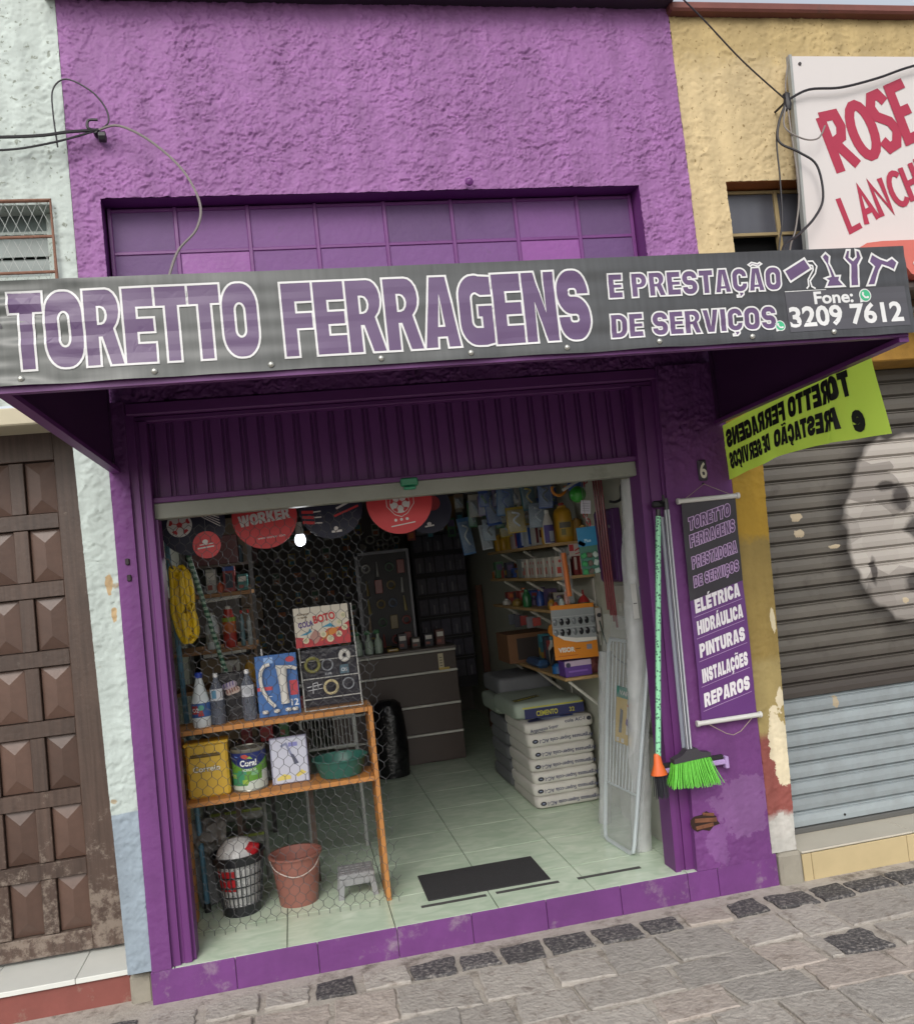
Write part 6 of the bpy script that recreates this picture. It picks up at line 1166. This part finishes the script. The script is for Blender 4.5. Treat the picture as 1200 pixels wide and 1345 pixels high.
# lowest shelf goods
T4 = .865
carton('purple and white soap box on the lowest right shelf', 1.432, 1.585, 1.04, 1.16, T4, T4 + .088, '#5a3a86', [rect(0, .058, .153, .088, '#b5a3b5', 0), ell(.02, .066, .014, .014, '#3a3a50', 1, 12), line([(.02, .03), (.13, .03)], .01, '#7c5aa8', 1)])
cm = thing('netted_goods', 'dark red netted bag on the near end of the lowest right shelf', 'bag', (1.62, 1.1, T4)); MB().lathe([(.001, 0), (.05, .006), (.062, .05), (.048, .10), (.02, .12), (.001, .122)], (1.605, 1.10, T4), 16, sx=.95).build('bag', M('dark red mesh bag', '#54201e', .6, var=.6, vs=70, bump=1, bs=70, dist=.01), cm)
bb_ = thing('blue_sponge', 'small blue rounded pack beside the purple soap box', 'pack', (1.43, 1.28, T4)); MB().lathe([(.001, 0), (.035, .004), (.034, .045), (.02, .06), (.001, .062)], (1.452, 1.24, T4), 14).build('pack_body', P('#24588c', .35), bb_)
cb = carton('open brown cardboard box at the far end of the lowest right shelf', 1.35, 1.64, 1.98, 2.3, T4, T4 + .19, M('brown cardboard', '#6b4a30', .8, var=.1), [rect(.06, .02, .25, .16, '#241a16', 0)])
sw = thing('power_tool', 'dark blue power tool lying on the lowest right shelf', 'power tool', (1.5, 1.6, T4)); MB().box(1.42, 1.50, 1.55, 1.85, T4, T4 + .05, bev=.02).build('tool_body', P('#2c4a6d', .4), sw); b = MB(); b.box(-.02, .02, -.01, .01, 0, .24, bev=.006, mat=Matrix.Translation((1.50, 1.5, T4 + .01)) @ Matrix.Rotation(.35, 4, 'Y')); b.build('guide_bar', P('#1c1d22', .4), sw); MB().box(1.51, 1.6, 1.4, 1.6, T4, T4 + .12, bev=.02).build('case', P('#1d1c20', .5), sw)
# goods hung under the shelves and overhead
rc = random.Random(21)
for i, (y, c, h_, z) in enumerate(((1.5, '#8c3a34', .07, 1.20), (1.65, '#6d6a70', .09, 1.20), (1.8, '#7a2c2a', .08, 1.20), (1.2, '#c07a1e', .10, 1.19), (1.95, '#3a3a44', .10, 1.2), (2.1, '#4c5058', .09, 1.2))):
    t = thing('hanging_pack', ('red and white pack hanging under the third right shelf', 'grey pack hanging under the third right shelf beside the red ones', 'dark red pack hanging under the third right shelf, farther in', 'orange oval tag hanging under the third right shelf', 'dark pack hanging under the third right shelf edge', 'farthest grey pack hanging under the third right shelf')[i], 'pack', (1.42, y, z))
    if i == 3: MB().lathe([(.001, -.002), (.022, -.002), (.022, .002), (.001, .002)], (0, 0, 0), 16, sy=1.5, mat=Matrix.Translation((1.428, y, z - .07)) @ Matrix.Rotation(math.pi / 2, 4, 'X')).build('tag', P(c), t)
    else: MB().box(1.405, 1.455, y, y + .01, z - h_, z - .02, bev=.002).build('pack', P(c, .35), t)
    MB().tube([(1.428, y, z), (1.428, y, z - .05)], .0012, 4).build('wire_hook', P('#555555'), t)
m_bl = M('clear blister film', '#b5c5d0', .12, var=.25, vs=30, bump=.9, bs=30, dist=.012, alpha=.32, spec=.9)
cl_ = ['#2c4a8c', '#8a98a5', '#4a6f9a', '#b5bcc4', '#a08a2c', '#2f5f6d', '#7d8c9a']
nm = ['silver', 'pale blue', 'navy', 'grey', 'yellow trimmed', 'teal', 'white', 'steel blue', 'dull silver', 'clear', 'light grey', 'blue striped', 'smoky', 'bright blue']
grp = 'blister packs hanging over the right shelves'
k = 0
for (x, y, zt, w, h_) in ((1.14, 1.35, 2.02, .09, .27), (1.20, 1.55, 2.0, .08, .22), (1.21, 1.25, 1.98, .10, .18), (1.28, 1.3, 2.0, .09, .14), (1.24, 1.22, 1.84, .11, .15), (1.33, 1.2, 1.97, .09, .16), (1.36, 1.15, 1.85, .10, .14), (1.41, 1.1, 1.96, .08, .15), (1.16, 1.5, 1.80, .08, .13), (1.12, 2.1, 1.85, .09, .25), (1.2, 1.8, 1.78, .08, .16), (1.28, 1.6, 1.82, .08, .14)):
    t = thing('blister_pack', '%s hanging blister pack in the overhead cluster right of the football disc' % nm[k], 'blister pack', (x, y, zt), grp); c = cl_[k % len(cl_)]
    tl2 = rc.uniform(-.12, .12); TM = Matrix.Translation((x, y, zt)) @ Matrix.Rotation(tl2, 4, 'Y') @ Matrix.Rotation(rc.uniform(-.4, .4), 4, 'Z')
    MB().box(0, w, 0, .004, -h_, 0, bev=.001, mat=TM).build('card', P(c, .4), t)
    b = MB(); b.grid(lambda u, v: TM @ Vector((w * (.04 + .92 * u), -.004 - .020 * math.sin(math.pi * u) * math.sin(math.pi * v) - .006 * mn.noise(Vector((u * 6, v * 6, k))), -h_ * (.95 - .85 * v))), 8, 10); b.build('blister', m_bl, t)
    b = MB(); pts = sm([TM @ Vector((w * a, -.008, -h_ * c_)) for a, c_ in ((.3, .2), (.7, .3), (.35, .5), (.65, .75))], 4); b.tube(pts, .006, 6); b.build('content', P(rc.choice(['#c5c9cc', '#b3a03a', '#2c2f38', '#a9b2ba', '#2c55a0']), .3), t)
    MB().tube([(x + w / 2, y, zt), (x + w / 2, y, 2.68)], .001, 4).build('cord', P('#777777'), t); k += 1
gbl = thing('net_ball', 'green and blue plastic balls in a net hanging at the doorway top', 'balls', (1.46, .55, 1.85))
for (x, y, z, r, c) in ((1.452, .55, 1.835, .042, '#2f8a2f'), (1.462, .60, 1.885, .040, '#2f55a0')): MB().lathe([(max(.0005, r * math.cos(a)), r * math.sin(a)) for a in [(-math.pi / 2 + i * math.pi / 12) for i in range(13)]], (x, y, z), 18).build('ball', P(c, .35), gbl)
MB().tube([(1.46, .56, 1.92), (1.46, .56, 2.69)], .002, 4).build('net_cord', P('#557755'), gbl)
t = thing('orange_ring', 'orange curved plastic hook hanging left of the green ball', 'ring', (1.40, .7, 1.88)); MB().tube([(1.405 + .036 * math.cos(a), .7, 1.885 + .036 * math.sin(a)) for a in [math.pi * .9 + i * .25 for i in range(16)]], .008, 8).build('hook_ring', P('#c2781e', .4), t); MB().tube([(1.39, .7, 1.92), (1.39, .7, 2.69)], .001, 4).build('cord', P('#777777'), t)
t = thing('white_tube', 'white plastic tube hanging slanted by the green ball', 'tube', (1.42, .6, 1.9)); MB().tube([(1.385, .58, 1.865), (1.47, .56, 1.905)], .008, 8).build('tube_body', P('#b9b9b4', .4), t); MB().tube([(1.43, .57, 1.89), (1.43, .57, 2.69)], .001, 4).build('cord', P('#777777'), t)
t = thing('paper_tag', 'white paper tag with faint writing hanging before the red chains', 'tag', (1.46, .5, 1.76)); TM = Matrix.Translation((1.440, .5, 1.735)) @ Matrix.Rotation(.12, 4, 'Y'); MB().box(0, .052, 0, .0012, 0, .066, mat=TM).build('paper', P('#b5b3bd', .6), t); printed('writing', [line([(.008, .05 - i * .012), (.044, .05 - i * .012)], .002, '#77757f', 0) for i in range(4)], lambda u, v, l: TM @ Vector((u, -l, v)), t); MB().tube([(1.47, .5, 1.80), (1.47, .5, 2.69)], .001, 4).build('thread', P('#777777'), t)
ch = thing('red_chain', 'red and white plastic chain hanging behind the paper tag', 'chain', (1.5, .6, 1.85))
for i in range(16):
    a = i / 15; x = 1.52 - .04 * math.sin(a * 3.1) ; z = 1.92 - .26 * a; b = MB(); b.tube([(x + .010 * math.cos(q_) * (1 if i % 2 else .4), .58 + .006 * math.cos(q_) * (0 if i % 2 else 1), z + .014 * math.sin(q_)) for q_ in [j * math.pi / 4 for j in range(8)]], .003, 4, closed=True); b.build('link', P('#a8262f' if i % 3 else '#b9b0b0', .35), ch)
bgb = thing('hanging_bag', 'blue topped clear bag of green clips hanging in front of the right shelves', 'bag', (1.46, .5, 1.55)); TM = Matrix.Translation((1.415, .5, 1.425)) @ Matrix.Rotation(-.02, 4, 'Y')
MB().box(.0, .092, 0, .004, .005, .235, bev=.001, mat=TM).build('backing', P('#3b6d5c', .4), bgb)
printed('header', [rect(-.004, .145, .096, .24, 'b', 0), line([(.0, .17), (.03, .15)], .02, 'b', 0)] + txt('Plus', .03, .165, .022, 'w', 1, .02), lambda u, v, l: TM @ Vector((u, -l, v)), bgb, pal={'b': P('#1f76a0', .4), 'w': P('#a9d0dc')})
for i in range(9): b = MB(); x, z = .015 + .03 * (i % 3), .02 + .04 * (i // 3); b.box(-.012, .012, -.014, -.002, -.014, .014, bev=.004, mat=TM @ Matrix.Translation((x, 0, z)) @ Matrix.Rotation(i * .7, 4, 'Y')); b.build('clip', P(('#2f8a4f', '#5c5048', '#a9b8b0')[i % 3], .35), bgb)
MB().tube([(1.46, .5, 1.66), (1.46, .5, 2.69)], .0015, 4).build('cord', P('#777777'), bgb)
# dark red rods, fuse box, metre
rr2 = thing('red_rods', 'bundle of dark red metal rods standing along the right wall', 'rods', (1.58, .55, 1.3))
for i in range(4): MB().tube([(1.545 + i * .007, .56 - i * .02, 2.4), (1.560 + i * .007, .60 - i * .015, 1.24 - .03 * i)], .006, 8).build('rod', P('#6a1c26', .35), rr2)
fb = thing('fuse_box', 'purple painted electrical box on the right interior wall', 'electrical box', (1.65, .68, 1.38)); MB().box(1.615, 1.661, .54, .80, 1.375, 1.75, bev=.006).build('box', P('#4a2358', .45), fb); MB().box(1.609, 1.615, .55, .79, 1.385, 1.74, bev=.003).build('door', P('#522864', .4), fb); MB().box(1.604, 1.609, .70, .75, 1.62, 1.70).build('window', P('#2b2c38', .2), fb); MB().tube([(1.603, .575, 1.66), (1.609, .575, 1.66)], .008, 8).build('lock', P('#8f8f94', .3), fb)
jb = thing('switch_plate', 'white switch plate under the purple electrical box', 'switch', (1.655, .66, 1.25)); MB().box(1.650, 1.661, .56, .76, 1.12, 1.355, bev=.003).build('plate', P('#b5b5ae', .4), jb); MB().box(1.646, 1.650, .64, .68, 1.22, 1.26).build('rocker', P('#c9c9c2', .3), jb)
hk2 = thing('black_hook', 'black curved pipe bracket under the beam at the right end of the doorway', 'bracket', (1.58, .3, 1.8)); MB().tube(sm([(1.655, .30, 1.83), (1.60, .30, 1.845), (1.585, .3, 1.83), (1.58, .3, 1.78), (1.55, .3, 1.765), (1.52, .3, 1.77)]), .007, 8).build('bracket_arm', P('#17171b', .4), hk2)
wr2 = thing('hose_wire', 'dark green flexible hose drooping from the glasses card to the wrapped airer', 'hose', (1.6, .6, 1.0)); MB().tube(sm([(1.63, .95, 1.16), (1.61, .8, 1.02), (1.60, .55, .965), (1.625, .35, .985), (1.60, .25, 1.045)]), .004, 6).build('hose_body', P('#23382f', .4), wr2)
# ================================================================== SACKS
m_sw = M('white paper sack', '#bdbab3', .75, rnd=.08, var=.1, vs=8, bump=.8, bs=16, dist=.014); m_sg = M('grey paper sack', '#66686b', .75, var=.15, vs=8, bump=.5, bs=25, dist=.008); m_sc = M('greenish cement sack', '#8d988c', .7, var=.08, bump=.5, bs=25, dist=.008)
def sack(label, x0, x1, y0, y1, z0, h_, mat, shapes=None, pal=None, side=None, seed=0, group='stacked cement and mortar sacks', sag=0):
    t = thing('sack', label, 'sack', ((x0 + x1) / 2, (y0 + y1) / 2, z0), group)
    cx, cy = (x0 + x1) / 2, (y0 + y1) / 2; A, B = (x1 - x0) / 2, (y1 - y0) / 2
    def S(u, v, up_):
        # pillow: superellipse plan, rounded rim, slightly crumpled
        a = u * 2 * math.pi; c, s = math.cos(a), math.sin(a); e = .17; px = math.copysign(abs(c) ** e, c); py = math.copysign(abs(s) ** e, s)
        lat = v * math.pi - math.pi / 2; r = math.cos(lat) ** .13 if abs(math.cos(lat)) > 1e-6 else 0; zz = math.copysign(abs(math.sin(lat)) ** .5, math.sin(lat))
        x = cx + A * px * r; y = cy + B * py * r; n_ = mn.noise(Vector((x * 9 + seed, y * 9, z0 * 7)))
        return Vector((x + .004 * n_, y + .006 * n_, z0 + h_ / 2 + h_ / 2 * zz + .006 * n_ * (zz > 0) + sag * (abs(x - cx) / A) * (zz > -.5)))
    b = MB(); b.grid(lambda u, v: S(u, v, 1), 48, 12); b.build('sack_body', mat, t)
    if shapes: printed('print', shapes, lambda u, v, l: (x0 + u, y0 - .001 - l + .006 * mn.noise(Vector(((x0 + u) * 9 + seed, y0 * 9, z0 * 7))), z0 + v), t, pal=pal, step=.03, base=.003, dz=.0004)
    if side: printed('print', side[0], side[1], t, pal=pal, step=.03, base=.002, dz=.0004)
    return t
PAL = {'n': P('#33385c', .6), 'k': P('#2c2c35', .6), 'y': P('#b5b03a', .6), 'b': P('#3a4f8c', .6), 'o': P('#b06a45', .6), 'l': P('#8a93b0', .6), 'N': P('#262a55', .6), 'g': P('#8d988c', .7)}
z = F; H6 = [.068, .070, .068, .068, .070, .078]
ords = ['lowest', 'second lowest', 'third', 'fourth', 'fifth', 'topmost']
for i, h_ in enumerate(H6):
    x0 = 1.235 + (.004 * (-1) ** i); q = [ell(.045, h_ * .52, .018, .012, 'k', 0, 16), line([(.038, h_ * .52), (.052, h_ * .52)], .004, 'l', 1)]
    q += txt('Argamassa Super-cola AC-I', .39, h_ * .62, .030, 'n', 0, .012, rot=math.pi, wid=.32)
    sack('white paper mortar sack, %s of the front stack, dark print upside down' % ords[i], x0, x0 + .395, 1.262 + .004 * (i % 2), 1.80, z, h_ + .008, m_sw, q, PAL, seed=i); z += h_
ztop = z
for i in range(5): sack('grey paper sack, %s of the rear stack in the shade' % ords[i], 1.24 + .006 * (i % 2), 1.645, 1.84, 2.33, F + i * .083, .088, m_sg, None, None, seed=20 + i)
tp = sack('white mortar sack with blue and orange panel slumped over the white stack', 1.225, 1.645, 1.275, 1.80, ztop, .070, m_sw, [line([(.02, .006), (.12, .012)], .002, 'n', 0)] + txt('Argamassa Super', .03, .014, .026, 'n', 0, .01, wid=.17, rot=.06) + txt('cola AC-I', .24, .045, .028, 'n', 0, .01, wid=.12) + [ell(.385, .052, .014, .012, 'k', 0)], PAL, seed=33)
def topf(u, v, l): return (1.235 + u, 1.29 + v, ztop + .071 + l + .006 * mn.noise(Vector((u * 9, v * 9, 1))))
printed('panel_print', [poly([(.02, .0), (.12, .0), (.10, .10), (.03, .06)], 'N', 0), poly([(.12, .0), (.26, .02), (.25, .14), (.10, .12)], 'l', 0), poly([(.19, .10), (.30, .08), (.33, .16), (.20, .17)], 'o', 1), poly([(.22, .04), (.30, .03), (.31, .08), (.24, .10)], 'b', 1)], topf, tp, step=.04, pal=PAL)
z = ztop + .070
cs = sack('pale green cement sack with yellow lettering on a dark blue band, on top', 1.195, 1.625, 1.36, 1.92, z, .10, m_sc, [rect(.06, .006, .42, .062, 'N', 0), rect(.05, .066, .42, .073, 'y', 1)] + txt('CEMENTO', .13, .018, .040, 'y', 2, .03, wid=.13) + txt('32', .33, .02, .034, 'y', 2, .02), PAL, seed=41)
printed('top_print', [poly([(.02, .02), (.20, .12), (.20, .20), (.02, .10)], 'k', 0)] + txt('CIMENTO', .03, .04, .05, 'y', 1, .03, rot=.5, wid=.2), lambda u, v, l: (1.20 + u, 1.40 + v, z + .1015 + l), cs, step=.04, pal=PAL)
sack('green grey cement sack behind the blue banded one', 1.22, 1.62, 1.93, 2.42, F + .44, .11, m_sc, None, None, seed=51); sack('dark grey sack topmost at the back of the pile', 1.25, 1.63, 1.95, 2.45, F + .55, .12, m_sg, None, None, seed=57); sack('dark slumped sack second from the top at the back left of the pile', 1.12, 1.5, 2.0, 2.5, F + .49, .10, m_sg, None, None, seed=59) if 0 else None
# ================================================================== MAT AND STRIPS
mt_ = thing('door_mat', 'black rubber door mat on the green tiles by the entrance', 'mat', (.73, .37, F)); MB().box(.452, 1.005, .21, .54, F + .0005, F + .006, bev=.002).build('mat', M('black ribbed rubber', '#302f31', .85, var=.25, vs=80, bump=1, bs=180, dirt=.12, dirtcol='#55524e', dirts=40), mt_)
for i, (x0, x1, y, lb2) in enumerate(((.415, .70, .150, 'dark anti slip strip left of centre in front of the door mat'), (.745, 1.03, .155, 'dark anti slip strip at the right corner of the door mat'), (1.115, 1.41, .150, 'dark anti slip strip below the wrapped airer'))):
    t = bx('anti_slip_strip', (x0, x1, y, y + .026, F + .0003, F + .0015), M('grey grit tape', '#4a4a48', .9, var=.2, vs=200), None); tag(t, lb2, 'floor strip', 'anti slip strips on the step')
# ================================================================== WRAPPED GOODS AT THE RIGHT JAMB
film = M('cloudy plastic film', '#cdd1d1', .18, var=.1, vs=12, bump=.7, bs=14, dist=.02, alpha=.27, spec=1.0)
film2 = M('crinkled plastic film', '#d5d8d8', .16, var=.15, vs=10, bump=.8, bs=16, dist=.02, alpha=.46, spec=1.0)
ar = thing('clothes_airer', 'white wire clothes airer wrapped in clear film leaning by the right jamb', 'clothes airer', (1.45, .4, F))
P00, P10, P01, P11 = Vector((1.405, .60, .125)), Vector((1.435, .30, .125)), Vector((1.545, .60, 1.10)), Vector((1.600, .22, 1.08))
bl = lambda u, v: P00 * (1 - u) * (1 - v) + P10 * u * (1 - v) + P01 * (1 - u) * v + P11 * u * v
m_wt = M('white enamelled tube', '#b5bec2', .3, var=.03)
pts = [bl(.12, 0), bl(.9, 0), bl(.98, .012), bl(1, .05), bl(1, .5), bl(1, .96), bl(.95, .995), bl(.5, 1), bl(.05, .995), bl(0, .96), bl(0, .5), bl(0, .05), bl(.02, .012)]
MB().tube(pts, .0095, 8, closed=True).build('outer_frame', m_wt, ar)
for i in range(8): u = .12 + i * .10; MB().tube([bl(u, .28), bl(u, .985)], .0028, 5).build('wire', m_wt, ar)
MB().tube([bl(0, .28), bl(1, .28)], .005, 6).build('cross_bar', m_wt, ar)
nrm = (P10 - P00).cross(P01 - P00).normalized(); nrm = nrm if nrm.y < 0 else -nrm
lf = lambda u, v, l: bl(u, v) + nrm * (l + .012)
q = [rect(.32, .50, .80, .72, 'y', 0), rect(.32, .72, .90, .775, 't', 0), rect(.62, .55, .80, .72, 'w', 1), poly([(.42, .55), (.50, .55), (.52, .66), (.44, .67)], 'k', 1), poly([(.60, .60), (.78, .575), (.78, .60), (.62, .63)], 'p', 2), line([(.62, .69), (.78, .70)], .012, 'o', 2), rect(.36, .505, .44, .525, 'w', 1), rect(.50, .505, .58, .525, 'w', 1)] + txt('VARAL', .40, .735, .03, 'w', 1, .03, wid=.4)
printed('product_label', q, lf, ar, step=.1, pal={'y': P('#b59a4a'), 't': P('#2f7568'), 'w': P('#b5b3ae'), 'k': P('#33363f'), 'p': P('#55407a'), 'o': P('#b8653a')}, dz=.0006)
b = MB(); b.grid(lambda u, v: bl(-.06 + 1.12 * u, -.0 + 1.12 * v) + nrm * (.020 + .012 * mn.noise(Vector((u * 4, v * 9, 2)))), 14, 40); b.build('film_front', film, ar)
b = MB(); b.grid(lambda u, v: bl(-.06 + 1.12 * u, 1.12 * v) - nrm * (.020 + .012 * mn.noise(Vector((u * 4, v * 9, 5)))), 14, 30); b.build('film_back', film, ar)
pf = thing('wrapped_profiles', 'tall bundle of white plastic profiles in crinkled film beside the right jamb', 'plastic profiles', (1.58, .3, F))
A0, A1 = Vector((1.51, .38, F + .002)), Vector((1.60, .20, 1.86))
for i in range(6):
    d = Vector((.012 * (i % 3) - .012, .02 * (i // 3), 0)); MB().tube([A0 + d + Vector((.0, 0, 0)), A1 + d], .008 + .002 * (i % 2), 8).build('profile', P('#a9adae', .35), pf)
b = MB(); ring_ = lambda t_, a: A0.lerp(A1, t_) + Vector(((.050 + .012 * mn.noise(Vector((math.cos(a) * 1.5, math.sin(a) * 1.5, t_ * 9)))) * math.cos(a), .05 * math.sin(a), 0))
b.grid(lambda u, v: ring_(v, u * 2 * math.pi), 20, 60); b.build('film_sleeve', film2, pf)
printed('white_sticker', [rect(-.012, 0, .014, .16, '#b9bab6', 0), line([(-.008, .07), (.010, .07)], .004, '#44464a', 1)], lambda u, v, l: (A0.lerp(A1, .64) + Vector((u - .022, -.068 - l, v - .02))), pf)
printed('lilac_card', [rect(0, 0, .028, .17, '#6d6a9a', 0)], lambda u, v, l: (A0.lerp(A1, .62) + Vector((u + .010, -.068 - l, v - .01))), pf)
pf2 = thing('wrapped_profiles', 'second bundle of film wrapped profiles standing behind the airer near the sacks', 'plastic profiles', (1.45, .8, F))
A2, A3 = Vector((1.50, .86, F + .002)), Vector((1.56, .72, 1.02))
for i in range(4): d = Vector((.014 * (i % 2) - .012, .02 * (i // 2), 0)); MB().tube([A2 + d, A3 + d], .009, 8).build('profile', P('#a3a7a8', .35), pf2)
b = MB(); b.grid(lambda u, v: A2.lerp(A3, v) + Vector(((.034 + .008 * mn.noise(Vector((math.cos(u * 6.28), math.sin(u * 6.28), v * 8)))) * math.cos(u * 6.283), .04 * math.sin(u * 6.283), 0)), 18, 40); b.build('film_sleeve', film2, pf2)
wp2 = thing('low_cabinet', 'low white panel cabinet inside the right jamb', 'cabinet', (1.64, .6, F)); MB().box(1.628, 1.6605, .20, .95, F, .62, bev=.003).build('panel', M('white melamine', '#b3b3aa', .45, var=.05), wp2); MB().tube([(1.624, .36, .30), (1.624, .36, .36)], .003, 6).build('handle', P('#44444a'), wp2)
# ================================================================== DENSER STOCK
rk_ = random.Random(77)
CL = ['#8c3a34', '#2c4a8c', '#a98c34', '#7f8489', '#3f6b4a', '#b0aca2', '#5a4a6d', '#b5662c', '#2f3440', '#6d5a48', '#3b7c8a', '#9a9488']
# hanging packs: many look alike and share one label within their group
def pack_proto(name, label, cat, loc, w, h_, c, grp, clear=True):
    t = thing(name, label, cat, loc, grp); x, y, z = loc
    MB().box(x, x + w, y, y + .004, z - h_, z, bev=.001).build('card', P(c, .4), t)
    if clear:
        b = MB(); b.grid(lambda u, v: (x + w * (.06 + .88 * u), y - .003 - .016 * math.sin(math.pi * u) * math.sin(math.pi * v), z - h_ * (.94 - .7 * v)), 6, 6); b.build('blister', m_bl, t)
        b = MB(); b.tube([(x + w * .3, y - .008, z - h_ * .35), (x + w * .7, y - .008, z - h_ * .8)], w * .12, 6); b.build('content', P(rk_.choice(CL), .3), t)
    else:
        printed('print', [rect(w * .1, h_ * .55, w * .9, h_ * .9, rk_.choice(CL), 0), rect(w * .2, h_ * .12, w * .8, h_ * .4, rk_.choice(CL), 0)], front(x, y, z - h_), t, dz=.0003)
    MB().tube([(x + w / 2, y, z), (x + w / 2, y + .004, z + .03)], .0012, 4).build('hook', P('#77777a', .3), t)
    return t
CN = dict(zip(CL, ['brick red', 'royal blue', 'ochre', 'steel grey', 'leaf green', 'off white', 'violet', 'orange', 'near black', 'brown', 'teal', 'light grey']))
NTH = ['first', 'second', 'third', 'fourth', 'fifth', 'sixth', 'seventh', 'eighth', 'ninth', 'tenth', 'eleventh', 'twelfth', 'thirteenth', 'fourteenth', 'fifteenth', 'sixteenth', 'seventeenth', 'eighteenth', 'nineteenth', 'twentieth', 'twenty first', 'twenty second', 'twenty third', 'twenty fourth', 'twenty fifth', 'twenty sixth']
def swarm(protos, spots, lab, grp, per, where, cols):
    for i, (x, y, z, r) in enumerate(spots):
        o = clone(protos[i % len(protos)], (x, y, z), '%s pack, %s from left, %s row %s' % (CN[cols[i % len(cols)]], NTH[i % per], NTH[i // per], where), grp, r)
g1 = 'small packs crowded over the right shelves'; l1 = 'one of the small clear packs crowded overhead at the right shelves'
pr_ = [pack_proto('hanging_pack', l1, 'pack', (1.20 + .02 * i, 1.42 + .05 * i, 1.93 - .01 * i), .055 + .01 * (i % 3), .10 + .02 * (i % 4), CL[(i * 5 + 1) % 12], g1) for i in range(5)]
rail = bx('hanging_rail', (1.05, 1.62, 1.395, 1.405, 1.955, 1.965), P('#4a4a4c'), None); tag(rail, 'thin metal rail carrying packs above the top right shelf', 'rail')
spots = []
for r, (y, z) in enumerate(((1.30, 1.97), (1.44, 1.93), (1.60, 1.99), (1.78, 1.92), (2.0, 1.98))):
    for c in range(6): spots.append((1.10 + .085 * c + .03 * (r % 2) + rk_.uniform(-.012, .012), y + rk_.uniform(-.02, .02), z + rk_.uniform(-.04, .03), rk_.uniform(-.35, .35)))
swarm(pr_, spots, l1, g1, 6, 'back above the right shelves', [CL[(i * 5 + 1) % 12] for i in range(5)])
for i, o in enumerate(pr_): o['label'] = '%s pack hanging in the clear gap row just behind the overhead rail' % CN[CL[(i * 5 + 1) % 12]]
# packs on the display panel and on the back wall
g2 = 'dim packs hung on the back wall'; l2 = 'one of the dim small packs hung in rows on the back wall'
pb = [pack_proto('hanging_pack', l2, 'pack', (.60 + .1 * i, 4.94, 1.6), .06 + .012 * (i % 3), .12, CL[(i * 3 + 2) % 12], g2, False) for i in range(5)]
spots = []
for r in range(8):
    for c in range(13): spots.append((-.48 + .165 * c + rk_.uniform(-.02, .02), 4.93, 2.22 - .19 * r + rk_.uniform(-.02, .02), 0))
swarm(pb, spots, l2, g2, 13, 'down the dim back wall', [CL[(i * 3 + 2) % 12] for i in range(5)])
for i, o in enumerate(pb): o['label'] = '%s pack level with the cabinet top, %s from left' % (CN[CL[(i * 3 + 2) % 12]], NTH[i])
# more goods on the right shelves, farther in
g3 = 'mixed small goods filling the right shelves'
def crowd(z, y0, y1, x0, x1, hmax, where):
    y = y0; n_c = 0
    while y < y1:
        d = rk_.uniform(.05, .10); w = rk_.uniform(.05, .10); h_ = rk_.uniform(.5, 1) * hmax; x = rk_.uniform(x0, x1); c = rk_.choice(CL); kd = rk_.random() < .45; lab = '%s %s, %s from the door in the rear row on the %s right shelf' % (CN[c], 'bottle' if kd else 'box', NTH[n_c], where); n_c += 1
        if kd:
            t = thing('bottle', lab, 'bottle', (x, y, z), g3); r = d * .38; MB().lathe([(r, 0), (r, h_ * .6), (r * .4, h_ * .8), (r * .4, h_)], (x + r, y + r, z), 12).build('body', P(c, .35), t); MB().lathe([(r * .45, h_ * .9), (r * .45, h_ * 1.03)], (x + r, y + r, z), 8).build('cap', P(rk_.choice(CL), .4), t)
        else:
            t = thing('carton', lab, 'box', (x, y, z), g3); MB().box(x, x + w, y, y + d - .008, z + .0005, z + h_, bev=.002).build('carton_body', P(c, .5), t); printed('print', [rect(.006, h_ * .2, d * .7, h_ * .5, rk_.choice(CL), 0)], plane((x, y + d - .01, z), (0, -1, 0), (0, 0, 1)), t, dz=.0003); printed('print', [rect(w * .15, h_ * .5, w * .8, h_ * .85, rk_.choice(CL), 0)], front(x, y, z), t, dz=.0003)
        y += d
crowd(1.61, 1.30, 2.45, 1.53, 1.56, .16, 'top')
crowd(1.235, 1.30, 2.5, 1.50, 1.55, .11, 'third')
crowd(1.42, 1.95, 2.55, 1.43, 1.50, .12, 'second')
crowd(.865, 1.20, 1.95, 1.54, 1.57, .18, 'lowest')
for i, (x, c) in enumerate(((.25, '#4a4540'), (.33, '#6a5a30'), (.76, '#39343a'), (.86, '#54504a'), (.96, '#2f3038'), (1.05, '#5c3a34'))):
    carton(('dull grey', 'olive', 'charcoal', 'taupe', 'slate', 'rust')[i] + ' box standing on the counter top', x, x + .065, 3.05, 3.15, .955, 1.03 + .02 * (i % 3), c)
# extra hung goods beside and under the discs, far side
g4 = 'tool packs hung deep in the shop'; l4 = 'one of the dim tool packs hanging deep in the shop above the counter'
pc_ = [pack_proto('hanging_pack', l4, 'pack', (.95 + .1 * i, 3.7, 2.1), .07, .16, CL[(i * 4) % 12], g4, False) for i in range(3)]
swarm(pc_, [(1.0 + .09 * i, 3.72 + .05 * (i % 3), 1.95 + .12 * (i % 2), 0) for i in range(6)] + [(-.15 + .11 * i, 3.2 + .1 * (i % 3), 2.02 + .1 * (i % 2), 0) for i in range(5)], l4, g4, 11, 'under the dark rail', [CL[(i * 4) % 12] for i in range(3)])
for i, o in enumerate(pc_): o['label'] = '%s tool pack hanging just above the grey display panel' % CN[CL[(i * 4) % 12]]
rail2 = bx('hanging_rail', (-.62, 1.66, 3.68, 3.69, 2.26, 2.27), P('#3a3a3c'), None); tag(rail2, 'dark rail across the shop carrying tool packs above the counter', 'rail')
MB()
